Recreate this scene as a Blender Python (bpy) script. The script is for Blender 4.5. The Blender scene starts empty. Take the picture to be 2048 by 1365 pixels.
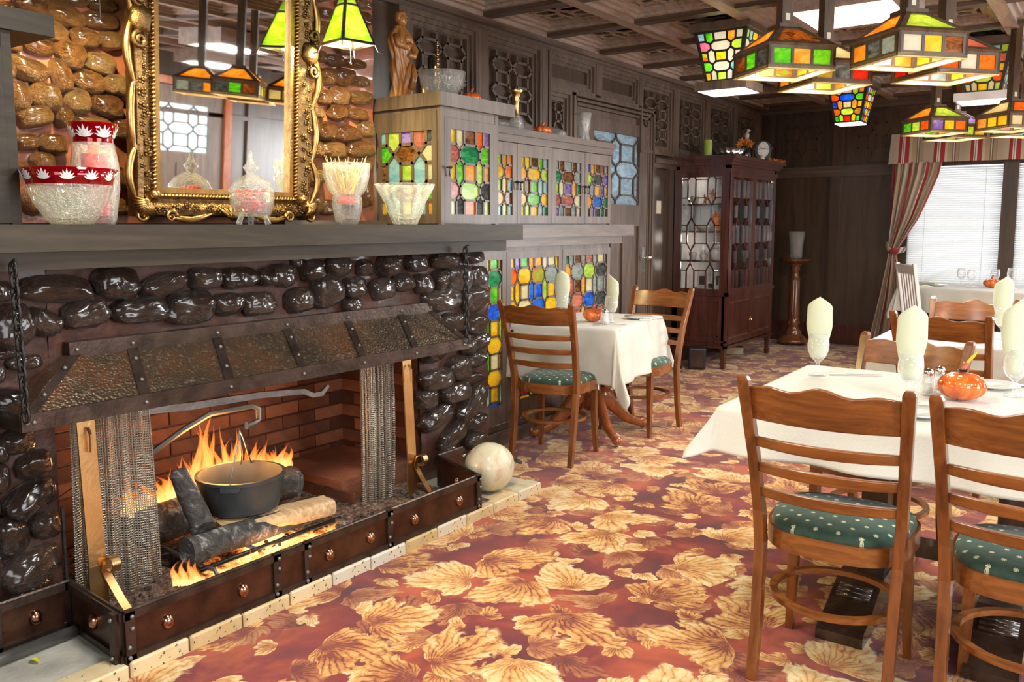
import bpy, bmesh, math, random
from mathutils import Vector, Matrix, noise
R = math.radians
sc = bpy.context.scene
COL = sc.collection
# ------------------------------------------------------------------ camera
cam = bpy.data.objects.new('camera', bpy.data.cameras.new('camera'))
COL.objects.link(cam); sc.camera = cam
cam.data.sensor_width = 36; cam.data.lens = 1706 / 2048 * 36
cam.data.shift_y = -36.1 / 2048
cam.location = (0, 0, 1.38); cam.rotation_euler = (R(90 - 6.6), 0, R(35.52))
cam.data.clip_start = 0.05
# ------------------------------------------------------------------ world, exposure
W = bpy.data.worlds.new('world'); sc.world = W; W.use_nodes = True
bg = W.node_tree.nodes['Background']; bg.inputs[0].default_value = (0.93, 0.97, 1, 1); bg.inputs[1].default_value = 1.8
sc.view_settings.view_transform = 'Standard'; sc.view_settings.look = 'None'
sc.view_settings.gamma = 1; sc.view_settings.use_curve_mapping = False
sc.view_settings.exposure = -0.28
sc.cycles.use_denoising = True
sc.cycles.max_bounces = 10; sc.cycles.transmission_bounces = 8; sc.cycles.transparent_max_bounces = 12
sc.cycles.caustics_reflective = False; sc.cycles.caustics_refractive = False
sc.cycles.sample_clamp_indirect = 6

def light(name, typ, loc, energy, color=(1, 1, 1), rot=(0, 0, 0), size=None, size_y=None, soft=0.05, spot=None):
    d = bpy.data.lights.new(name, typ); d.energy = energy; d.color = color
    if typ == 'AREA':
        d.shape = 'RECTANGLE'; d.size = size; d.size_y = size_y or size
    else:
        d.shadow_soft_size = soft
    if spot: d.spot_size = R(spot); d.spot_blend = 0.6
    o = bpy.data.objects.new(name, d); COL.objects.link(o); o.location = loc; o.rotation_euler = rot
    return o
# one fluorescent ceiling fixture plus added unseen ones; daylight from far and right windows, plus added fill
CEIL_FIX = [(-1.38, 5.35), (0.9, 5.35), (-1.48, 1.6), (0.9, 1.6), (0.9, 8.3), (2.9, 3.4), (2.9, 6.6)]
for x, y in CEIL_FIX:
    light('ceiling_fixture_light', 'AREA', (x, y, 2.597), 62, (1, 0.97, 0.9), (0, 0, 0), 0.53, 0.53)
light('window_daylight', 'AREA', (3.9, 2.2, 1.5), 230, (0.92, 0.96, 1), (0, R(90), 0), 1.5, 3.2)
light('window_daylight', 'AREA', (0.6, -1.9, 1.6), 110, (0.96, 0.97, 1), (R(-90), 0, R(180)), 3.4, 1.4)  # added fill light behind the camera, set in an unseen window opening
light('window_daylight', 'AREA', (-0.8, 10.42, 1.38), 26, (0.94, 0.97, 1), (R(-90), 0, 0), 2.2, 1.25)
light('window_daylight', 'AREA', (1.95, 10.28, 1.40), 330, (0.94, 0.97, 1), (R(-90), 0, 0), 2.3, 1.2)  # added strong light in the unseen window stretch that has no blind

# ------------------------------------------------------------------ mesh helper
class MB:
    def __init__(s): s.v = []; s.f = []; s.m = []; s.M = None; s.mi = 0; s.uv = None
    def add(s, vs, fs):
        b = len(s.v)
        for p in vs:
            p = Vector(p)
            s.v.append(s.M @ p if s.M else p)
        for f in fs: s.f.append([b + i for i in f]); s.m.append(s.mi)
        return s
    def box(s, c, d, rz=0, rx=0, ry=0):
        x, y, z = [a / 2 for a in d]
        vs = [Vector((sx * x, sy * y, sz * z)) for sx in (-1, 1) for sy in (-1, 1) for sz in (-1, 1)]
        if rz or rx or ry:
            m = Matrix.Rotation(rz, 3, 'Z') @ Matrix.Rotation(ry, 3, 'Y') @ Matrix.Rotation(rx, 3, 'X')
            vs = [m @ v for v in vs]
        c = Vector(c)
        return s.add([v + c for v in vs], [(0, 1, 3, 2), (4, 6, 7, 5), (0, 4, 5, 1), (2, 3, 7, 6), (0, 2, 6, 4), (1, 5, 7, 3)])
    def b2(s, a, b):
        return s.box([(p + q) / 2 for p, q in zip(a, b)], [abs(q - p) for p, q in zip(a, b)])
    def lathe(s, prof, n=24, c=(0, 0, 0), flute=None, sx=1, sy=1, cap=True):
        c = Vector(c); vs = []; k = len(prof)
        for j, (r, z) in enumerate(prof):
            for i in range(n):
                a = 2 * math.pi * i / n
                rr = r
                if flute: rr = r * (1 + flute(a, j / (k - 1)))
                vs.append(c + Vector((rr * math.cos(a) * sx, rr * math.sin(a) * sy, z)))
        fs = [(j * n + i, j * n + (i + 1) % n, (j + 1) * n + (i + 1) % n, (j + 1) * n + i) for j in range(k - 1) for i in range(n)]
        if cap:
            if prof[0][0] > 1e-4: fs.append(tuple(reversed(range(n))))
            if prof[-1][0] > 1e-4: fs.append(tuple((k - 1) * n + i for i in range(n)))
        return s.add(vs, fs)
    def tube(s, pts, r, n=8, closed=False, sq=None):
        pts = [Vector(p) for p in pts]; m = len(pts); vs = []; up = None
        rs = r if isinstance(r, (list, tuple)) else [r] * m
        for i, p in enumerate(pts):
            a = pts[(i - 1) % m] if (closed or i > 0) else p
            b = pts[(i + 1) % m] if (closed or i < m - 1) else p
            t = (b - a).normalized()
            if up is None:
                up = Vector((0, 0, 1)) if abs(t.z) < 0.9 else Vector((1, 0, 0))
            u = (up - t * up.dot(t)).normalized(); w = t.cross(u); up = u
            for k in range(n):
                an = 2 * math.pi * (k + 0.5) / n
                ca, sa = math.cos(an), math.sin(an)
                if sq: ca *= sq[0]; sa *= sq[1]
                vs.append(p + (u * ca + w * sa) * rs[i])
        L = m if closed else m - 1
        fs = [(i * n + k, i * n + (k + 1) % n, ((i + 1) % m) * n + (k + 1) % n, ((i + 1) % m) * n + k) for i in range(L) for k in range(n)]
        if not closed: fs += [tuple(reversed(range(n))), tuple((m - 1) * n + k for k in range(n))]
        return s.add(vs, fs)
    def sphere(s, c, r, n=12, m=8, d=None):
        c = Vector(c); rr = r if isinstance(r, (list, tuple)) else (r, r, r); vs = []
        for j in range(m + 1):
            t = math.pi * j / m
            for i in range(n):
                a = 2 * math.pi * i / n
                p = Vector((math.sin(t) * math.cos(a), math.sin(t) * math.sin(a), math.cos(t)))
                k = 1 + (d(p) if d else 0)
                vs.append(c + Vector((p.x * rr[0] * k, p.y * rr[1] * k, p.z * rr[2] * k)))
        return s.add(vs, [(j * n + i, (j + 1) * n + i, (j + 1) * n + (i + 1) % n, j * n + (i + 1) % n) for j in range(m) for i in range(n)])
    def grid(s, fn, nu, nv):
        vs = [fn(i / nu, j / nv) for j in range(nv + 1) for i in range(nu + 1)]
        return s.add(vs, [(j * (nu + 1) + i, j * (nu + 1) + i + 1, (j + 1) * (nu + 1) + i + 1, (j + 1) * (nu + 1) + i) for j in range(nv) for i in range(nu)])
    def prism(s, poly, a, b, to=None):
        """poly: 2D points; extruded between a and b; to(u,v,w)->3D"""
        to = to or (lambda u, v, w: (u, v, w)); n = len(poly)
        vs = [to(u, v, a) for u, v in poly] + [to(u, v, b) for u, v in poly]
        return s.add(vs, [tuple(reversed(range(n))), tuple(range(n, 2 * n))] + [(i, (i + 1) % n, n + (i + 1) % n, n + i) for i in range(n)])
    def mesh(s, name, mats, smooth=False):
        me = bpy.data.meshes.new(name); me.from_pydata(s.v, [], s.f)
        for m in (mats if isinstance(mats, (list, tuple)) else [mats]): me.materials.append(m)
        if any(s.m): me.polygons.foreach_set('material_index', s.m)
        bm = bmesh.new(); bm.from_mesh(me); bmesh.ops.recalc_face_normals(bm, faces=bm.faces); bm.to_mesh(me); bm.free()
        if smooth:
            me.polygons.foreach_set('use_smooth', [True] * len(me.polygons))
            if smooth != True: me.set_sharp_from_angle(angle=R(smooth))
        return me
    def build(s, name, mats, parent=None, smooth=False, loc=None, kind=None):
        return link(name, s.mesh(name, mats, smooth), parent, loc, kind)

def link(name, me, parent=None, loc=None, kind=None):
    o = bpy.data.objects.new(name, me); COL.objects.link(o)
    if parent: o.parent = parent
    if loc is not None: o.location = loc
    if kind: o['kind'] = kind
    return o
def tag(o, label, cat, group=None, kind=None):
    o['label'] = label
    if cat: o['category'] = cat
    if group: o['group'] = group
    if kind: o['kind'] = kind
    return o
def thing(name, label, cat, loc=(0, 0, 0), rz=0, group=None):
    o = bpy.data.objects.new(name, None); COL.objects.link(o); o.location = loc; o.rotation_euler = (0, 0, rz); o.empty_display_size = 0.05
    return tag(o, label, cat, group)
def copy_tree(o, parent=None, loc=None, rz=None, label=None, group=None):
    c = o.copy(); COL.objects.link(c); c.parent = parent
    if loc is not None: c.location = loc
    if rz is not None: c.rotation_euler = (0, 0, rz)
    if label: c['label'] = label
    if group: c['group'] = group
    for ch in list(o.children): copy_tree(ch, c)
    return c

# ------------------------------------------------------------------ materials
MATS = {}
class NT:
    def __init__(s, m): s.t = m.node_tree; s.n = s.t.nodes; s.l = s.t.links
    def node(s, typ, **kw):
        n = s.n.new(typ)
        for k, v in kw.items():
            if k.startswith('i_'):
                key = k[2:]; key = int(key) if key.isdigit() else key.replace('_', ' ')
                s.put(n.inputs[key], v)
            else: setattr(n, k, v)
        return n
    def put(s, inp, v):
        if isinstance(v, bpy.types.NodeSocket): s.l.new(v, inp)
        elif isinstance(v, bpy.types.Node): s.l.new(v.outputs[0], inp)
        else: inp.default_value = v
    def ma(s, op, a, b=0.0, c=0.0):
        n = s.n.new('ShaderNodeMath'); n.operation = op
        s.put(n.inputs[0], a); s.put(n.inputs[1], b); s.put(n.inputs[2], c); return n.outputs[0]
    def vm(s, op, a, b=(0, 0, 0)):
        n = s.n.new('ShaderNodeVectorMath'); n.operation = op
        s.put(n.inputs[0], a); s.put(n.inputs[1], b); return n.outputs[0]
    def ramp(s, fac, stops, interp='LINEAR'):
        n = s.n.new('ShaderNodeValToRGB'); s.put(n.inputs[0], fac); cr = n.color_ramp; cr.interpolation = interp
        while len(cr.elements) < len(stops): cr.elements.new(0.5)
        for e, (p, c) in zip(cr.elements, stops):
            e.position = p; e.color = tuple(c) + (1,) if len(c) == 3 else c
        return n.outputs[0]
    def mix(s, fac, a, b, blend='MIX'):
        n = s.n.new('ShaderNodeMix'); n.data_type = 'RGBA'; n.blend_type = blend
        s.put(n.inputs[0], fac)
        for i, c in ((6, a), (7, b)):
            if isinstance(c, tuple) and len(c) == 3: c = c + (1,)
            s.put(n.inputs[i], c)
        return n.outputs[2]
    def noise(s, vec, scale, detail=3, rough=0.5, dist=0.0, out=0):
        n = s.n.new('ShaderNodeTexNoise'); s.put(n.inputs['Vector'], vec); s.put(n.inputs['Scale'], scale)
        s.put(n.inputs['Detail'], detail); s.put(n.inputs['Roughness'], rough); s.put(n.inputs['Distortion'], dist); return n.outputs[out]
    def objvec(s, sc=(1, 1, 1), which='Object'):
        t = s.n.new('ShaderNodeTexCoord'); mp = s.n.new('ShaderNodeMapping'); s.l.new(t.outputs[which], mp.inputs[0]); mp.inputs['Scale'].default_value = sc
        return mp.outputs[0]
def new(name):
    m = bpy.data.materials.new(name); m.use_nodes = True; MATS[name] = m
    nt = NT(m); b = nt.n['Principled BSDF']; return m, nt, b
def bump(nt, b, h, strength=0.3, dist=0.01):
    n = nt.node('ShaderNodeBump'); nt.put(n.inputs['Height'], h); n.inputs['Strength'].default_value = strength; n.inputs['Distance'].default_value = dist
    nt.l.new(n.outputs[0], b.inputs['Normal'])
def plain(name, c, rough=0.5, metal=0.0, var=0.12, scale=12, coat=0, bmp=0.0, bscale=60, spec=0.5, sheen=0, sss=0):
    m, nt, b = new(name)
    v = nt.objvec(); f = nt.noise(v, scale, 4)
    lo = tuple(x * (1 - var) for x in c); hi = tuple(min(1, x * (1 + var)) for x in c)
    nt.put(b.inputs['Base Color'], nt.ramp(f, [(0.3, lo), (0.7, hi)]))
    b.inputs['Roughness'].default_value = rough; b.inputs['Metallic'].default_value = metal
    b.inputs['Coat Weight'].default_value = coat; b.inputs['Coat Roughness'].default_value = 0.08
    b.inputs['Specular IOR Level'].default_value = spec
    if sheen: b.inputs['Sheen Weight'].default_value = sheen
    if bmp: bump(nt, b, nt.noise(v, bscale, 5, 0.6), bmp)
    return m
def wood(name, dark, light, rough=0.35, scale=(14, 14, 1.2), dist=1.2, coat=0.2, croll=0.25, bmp=0.12):
    m, nt, b = new(name)
    v = nt.objvec(scale)
    n1 = nt.noise(v, 1.0, 6, 0.62, dist)
    n2 = nt.noise(nt.objvec(tuple(s * 6 for s in scale)), 1.0, 3, 0.6, 0.3)
    f = nt.ma('ADD', nt.ma('MULTIPLY', n1, 0.75), nt.ma('MULTIPLY', n2, 0.25))
    mid = tuple((a + b_) / 2 for a, b_ in zip(dark, light))
    nt.put(b.inputs['Base Color'], nt.ramp(f, [(0.33, dark), (0.5, mid), (0.66, light)]))
    b.inputs['Roughness'].default_value = rough
    b.inputs['Coat Weight'].default_value = coat; b.inputs['Coat Roughness'].default_value = croll
    bump(nt, b, f, bmp, 0.004)
    return m
def glassy(name, c=(1, 1, 1), rough=0.02, ior=1.45, bmp=0, bscale=80):
    m, nt, b = new(name)
    b.inputs['Base Color'].default_value = c + (1,); b.inputs['Roughness'].default_value = rough
    b.inputs['Transmission Weight'].default_value = 1; b.inputs['IOR'].default_value = ior
    if bmp: bump(nt, b, nt.noise(nt.objvec(), bscale, 3), bmp, 0.01)
    # glass must not black out what it stands before: shadow rays pass as through clear glass
    return m
def stained(name, c1, c2, scale=9, trans=0.8, rough=0.15, ridged=False):
    """opalescent art glass: translucent and glossy, streaked"""
    m, nt, b = new(name); out = nt.n['Material Output']
    f = nt.noise(nt.objvec((1, 1, 2.2)), scale, 4, 0.6, 1.6)
    col = nt.ramp(f, [(0.35, c1), (0.62, c2)])
    nt.put(b.inputs['Base Color'], col); b.inputs['Roughness'].default_value = rough
    tr = nt.node('ShaderNodeBsdfTranslucent'); nt.put(tr.inputs[0], col)
    mx = nt.node('ShaderNodeMixShader'); mx.inputs[0].default_value = trans
    nt.l.new(b.outputs[0], mx.inputs[1]); nt.l.new(tr.outputs[0], mx.inputs[2])
    nt.l.new(mx.outputs[0], out.inputs[0])
    if ridged: bump(nt, b, nt.noise(nt.objvec(), 120, 2), 0.8, 0.01)
    return m
def emissive(name, c, s):
    m, nt, b = new(name); b.inputs['Base Color'].default_value = c + (1,); b.inputs['Emission Color'].default_value = c + (1,); b.inputs['Emission Strength'].default_value = s; return m

M = MATS
wood('dark_oak', (0.055, 0.034, 0.022), (0.165, 0.112, 0.078), 0.45, (12, 12, 1.1), coat=0.1)
wood('dark_oak_y', (0.050, 0.031, 0.020), (0.15, 0.10, 0.07), 0.45, (12, 1.1, 12), coat=0.1)
wood('mantel_oak', (0.016, 0.011, 0.006), (0.050, 0.036, 0.021), 0.5, (12, 1.1, 12), coat=0.0)
MATS['mantel_oak'].node_tree.nodes['Principled BSDF'].inputs['Specular IOR Level'].default_value = 0.3
wood('dark_oak_x', (0.046, 0.028, 0.018), (0.12, 0.078, 0.054), 0.42, (1.1, 12, 12))
wood('wall_oak', (0.030, 0.017, 0.009), (0.085, 0.048, 0.026), 0.36, (9, 9, 0.8))
plain('coffer_shadow_board', (0.012, 0.009, 0.007), 0.95, spec=0.05)  # near-black base colour paints the shade in the coffer gaps
wood('ceiling_oak', (0.20, 0.145, 0.115), (0.46, 0.37, 0.31), 0.4, (9, 1.2, 9), coat=0.1)
wood('mahogany', (0.035, 0.010, 0.007), (0.11, 0.034, 0.022), 0.22, (14, 14, 1.2), coat=0.6, croll=0.12)
wood('chair_wood', (0.075, 0.019, 0.004), (0.27, 0.085, 0.018), 0.30, (16, 16, 1.6), coat=0.4, croll=0.15)
wood('chair_rail_wood', (0.085, 0.021, 0.004), (0.34, 0.115, 0.024), 0.28, (1.8, 10, 14), 1.8, coat=0.4, croll=0.15)
wood('cherry', (0.20, 0.05, 0.015), (0.42, 0.13, 0.04), 0.22, (10, 10, 2), coat=0.6, croll=0.1)
wood('trestle_wood', (0.018, 0.010, 0.006), (0.06, 0.032, 0.02), 0.25, (10, 10, 2), coat=0.6, croll=0.1)
wood('carved_oak', (0.28, 0.10, 0.025), (0.60, 0.26, 0.075), 0.32, (20, 20, 4), coat=0.4)
wood('lamp_wood', (0.045, 0.025, 0.012), (0.14, 0.085, 0.045), 0.4, (14, 14, 3))
wood('log_wood', (0.35, 0.20, 0.09), (0.75, 0.52, 0.28), 0.8, (4, 30, 30), coat=0, bmp=0.4)
wood('aged_cherry', (0.06, 0.018, 0.007), (0.24, 0.085, 0.03), 0.22, (10, 10, 2), coat=0.6, croll=0.1)
plain('mortar', (0.34, 0.11, 0.055), 0.28, 0, 0.25, 14, bmp=0.35, bscale=30, coat=0.3)  # brighter copy of mortar_dark, lamplight on the upper wall put into its colour
plain('gold', (0.50, 0.30, 0.11), 0.30, 1, 0.25, 25, bmp=0.15)
plain('gold_dark', (0.20, 0.115, 0.045), 0.32, 0.9, 0.4, 40, bmp=0.5, bscale=70)
plain('brass', (0.72, 0.46, 0.20), 0.3, 1, 0.15, 8, bmp=0.08)
plain('iron', (0.035, 0.032, 0.030), 0.38, 0.7, 0.35, 20, bmp=0.2)
plain('forged_steel', (0.22, 0.21, 0.20), 0.45, 0.8, 0.3, 10, bmp=0.2)
plain('pot_iron', (0.045, 0.05, 0.052), 0.55, 0.35, 0.25, 9, bmp=0.1)
plain('black_plastic', (0.02, 0.02, 0.022), 0.35, 0, 0.1)
plain('ivory_plastic', (0.75, 0.70, 0.55), 0.35, 0, 0.05)
plain('white_china', (0.80, 0.80, 0.76), 0.12, 0, 0.02, coat=0.5)
plain('silver', (0.75, 0.75, 0.74), 0.18, 1, 0.1)
plain('linen', (0.60, 0.575, 0.50), 0.85, 0, 0.04, 6, bmp=0.25, bscale=260, sheen=0.3)
plain('napkin_linen', (0.58, 0.61, 0.44), 0.85, 0, 0.03, 6, bmp=0.2, bscale=300, sheen=0.3)
plain('green_wax', (0.36, 0.44, 0.06), 0.5, 0, 0.1)
plain('red_wax', (0.85, 0.05, 0.015), 0.45, 0, 0.1)
plain('straw', (0.85, 0.62, 0.28), 0.7, 0, 0.2)
plain('soot_brick', (0.22, 0.075, 0.035), 0.8, 0, 0.6, 3, bmp=0.5)
plain('soot_mortar', (0.06, 0.03, 0.02), 0.9, 0, 0.5, 5, bmp=0.5)
plain('charcoal', (0.035, 0.03, 0.028), 0.75, 0, 0.7, 18, bmp=0.9, bscale=30)
plain('hearth_slab', (0.42, 0.40, 0.34), 0.55, 0, 0.3, 7, bmp=0.3)
plain('orange_leaf', (0.75, 0.22, 0.03), 0.6, 0, 0.4, 20)
plain('yellow_leaf', (0.75, 0.65, 0.05), 0.5, 0, 0.2)
plain('dark_glaze', (0.02, 0.015, 0.012), 0.15, 0, 0.2, coat=0.6)
plain('white_paint', (0.82, 0.82, 0.80), 0.45, 0, 0.03)
plain('plaster', (0.62, 0.60, 0.55), 0.8, 0, 0.06)
plain('white_metal', (0.8, 0.8, 0.78), 0.4, 0, 0.03)
plain('mirror_silver', (0.93, 0.93, 0.92), 0.02, 1, 0.0)
plain('lead', (0.05, 0.05, 0.05), 0.45, 0.6, 0.2)
plain('book_green', (0.10, 0.20, 0.08), 0.5, 0, 0.2)
plain('cardboard', (0.45, 0.35, 0.22), 0.7, 0, 0.1)
plain('mug_red', (0.45, 0.10, 0.05), 0.4, 0, 0.1)
plain('pale_china', (0.72, 0.62, 0.50), 0.3, 0, 0.15, 30)
glassy('crystal', (1, 1, 1), 0.03, 1.5)
glassy('cut_crystal', (1, 1, 1), 0.06, 1.5, 0.9, 90)
glassy('thin_glass', (1, 1, 1), 0.0, 1.12)
emissive('diffuser', (1, 0.98, 0.94), 3.2)
emissive('bulb', (1, 0.85, 0.6), 12.0)

# ------------------------------------------------------------------ special materials
def clearish(name, tint=(1, 1, 1), milk=0.12, rough=0.05, bmp=0.0, bscale=70, blend=0.45, k=0.75):
    """cut or thin glass: clear straight through, white sparkle mixed into its colour at edges and facets"""
    m, nt, b = new(name); out = nt.n['Material Output']
    tr = nt.node('ShaderNodeBsdfTransparent'); tr.inputs[0].default_value = tint + (1,)
    b.inputs['Base Color'].default_value = tuple(0.5 + 0.5 * x for x in tint) + (1,) if tint[1] > 0.5 else tint + (1,)  # near-white base of clear tints stands in for sparkle at grazing facets
    b.inputs['Roughness'].default_value = rough; b.inputs['Metallic'].default_value = 0.25 if tint[1] > 0.5 else 0.3; b.inputs['Coat Weight'].default_value = 1
    lw = nt.node('ShaderNodeLayerWeight'); lw.inputs[0].default_value = blend
    if bmp:
        n = nt.node('ShaderNodeBump'); nt.put(n.inputs['Height'], nt.noise(nt.objvec(), bscale, 3, 0.7)); n.inputs['Strength'].default_value = bmp; n.inputs['Distance'].default_value = 0.02
        nt.l.new(n.outputs[0], b.inputs['Normal']); nt.l.new(n.outputs[0], lw.inputs[1])
    f = nt.ma('MINIMUM', nt.ma('ADD', nt.ma('MULTIPLY', lw.outputs['Facing'], k), milk), 0.95)
    mx = nt.node('ShaderNodeMixShader'); nt.put(mx.inputs[0], f); nt.l.new(tr.outputs[0], mx.inputs[1]); nt.l.new(b.outputs[0], mx.inputs[2]); nt.l.new(mx.outputs[0], out.inputs[0])
    return m
clearish('crystal', (0.97, 0.98, 0.96), 0.04, 0.05, 0.5, 40, 0.5, 0.65); clearish('cut_crystal', (0.98, 0.98, 0.95), 0.05, 0.06, 1.0, 90, 0.5, 0.62); clearish('red_crystal', (0.42, 0.003, 0.01), 0.35, 0.04)
clearish('goblet_glass', (1, 1, 1), 0.03, 0.02, blend=0.5)
def pane_mat():
    m, nt, b = new('pane_glass'); out = nt.n['Material Output']
    gl = nt.node('ShaderNodeBsdfGlossy'); gl.inputs['Roughness'].default_value = 0.03
    tr = nt.node('ShaderNodeBsdfTransparent'); lw = nt.node('ShaderNodeLayerWeight'); lw.inputs[0].default_value = 0.25
    f = nt.ma('ADD', nt.ma('MULTIPLY', lw.outputs['Fresnel'], 0.8), 0.05)
    mx = nt.node('ShaderNodeMixShader'); nt.put(mx.inputs[0], f); nt.l.new(tr.outputs[0], mx.inputs[1]); nt.l.new(gl.outputs[0], mx.inputs[2]); nt.l.new(mx.outputs[0], out.inputs[0])
pane_mat()
def stone_mat(name, a, b_, c, rough):
    m, nt, b = new(name)
    v = nt.objvec(); info = nt.node('ShaderNodeObjectInfo')
    n1 = nt.noise(v, 1.3, 6, 0.65, 0.6); n2 = nt.noise(v, 5.5, 5, 0.7)
    f = nt.ma('ADD', nt.ma('MULTIPLY', n1, 0.7), nt.ma('MULTIPLY', info.outputs['Random'], 0.35))
    col = nt.ramp(f, [(0.3, a), (0.52, b_), (0.75, c)])
    nt.put(b.inputs['Base Color'], nt.mix(nt.ma('MULTIPLY', n2, 0.5), col, tuple(x * 0.35 for x in a)))
    b.inputs['Roughness'].default_value = rough; b.inputs['Coat Weight'].default_value = 0.9; b.inputs['Coat Roughness'].default_value = 0.14
    bump(nt, b, nt.ma('ADD', nt.ma('MULTIPLY', n2, 1.0), nt.ma('MULTIPLY', nt.noise(v, 2.6, 6, 0.7, 1.5), 1.6)), 1.0, 0.22)
stone_mat('fieldstone_lamplit', (0.26, 0.085, 0.025), (0.60, 0.25, 0.075), (0.78, 0.46, 0.20), 0.35)  # lamplight on the upper stones put into their colour; the lower copy is darker
stone_mat('fieldstone_dark', (0.030, 0.013, 0.009), (0.095, 0.047, 0.032), (0.17, 0.115, 0.085), 0.3)
plain('mortar_dark', (0.065, 0.025, 0.016), 0.45, 0, 0.3, 10, bmp=0.4, bscale=25, coat=0.1, spec=0.3)
def hammered():
    m, nt, b = new('hammered_copper')
    v = nt.objvec(); vo = nt.node('ShaderNodeTexVoronoi', feature='F1'); nt.put(vo.inputs['Vector'], v); vo.inputs['Scale'].default_value = 95
    n = nt.noise(v, 3.5, 4, 0.6); n2 = nt.noise(v, 60, 3, 0.7)
    col = nt.ramp(n, [(0.3, (0.065, 0.045, 0.032)), (0.5, (0.12, 0.085, 0.055)), (0.7, (0.22, 0.10, 0.05))])
    nt.put(b.inputs['Base Color'], nt.mix(nt.ramp(n2, [(0.55, (0, 0, 0)), (0.68, (1, 1, 1))]), col, (0.30, 0.24, 0.18)))
    b.inputs['Metallic'].default_value = 0.8; b.inputs['Roughness'].default_value = 0.33
    bump(nt, b, nt.ma('ADD', vo.outputs[0], nt.ma('MULTIPLY', n2, 0.3)), 0.35, 0.006)
hammered()
plain('dark_copper', (0.075, 0.052, 0.042), 0.32, 0.75, 0.4, 14, bmp=0.15)
plain('fender_copper', (0.085, 0.038, 0.022), 0.30, 0.7, 0.45, 9, bmp=0.12)
plain('boss_copper', (0.42, 0.22, 0.14), 0.22, 1, 0.2, 10)
def chainmail():
    m, nt, b = new('chain_mesh'); out = nt.n['Material Output']
    tc = nt.node('ShaderNodeTexCoord'); mp = nt.node('ShaderNodeMapping'); nt.l.new(tc.outputs['UV'], mp.inputs[0]); mp.inputs['Scale'].default_value = (110, 110, 1)
    vo = nt.node('ShaderNodeTexVoronoi', feature='DISTANCE_TO_EDGE'); nt.put(vo.inputs['Vector'], mp.outputs[0]); vo.inputs['Scale'].default_value = 1; vo.inputs['Randomness'].default_value = 0.22
    wire = nt.ma('LESS_THAN', vo.outputs[0], 0.24)
    b.inputs['Base Color'].default_value = (0.42, 0.38, 0.31, 1); b.inputs['Metallic'].default_value = 0.8; b.inputs['Roughness'].default_value = 0.36
    bump(nt, b, vo.outputs[0], 0.8, 0.006)
    tr = nt.node('ShaderNodeBsdfTransparent'); mx = nt.node('ShaderNodeMixShader')
    nt.put(mx.inputs[0], wire); nt.l.new(tr.outputs[0], mx.inputs[1]); nt.l.new(b.outputs[0], mx.inputs[2]); nt.l.new(mx.outputs[0], out.inputs[0])
chainmail()
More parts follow.
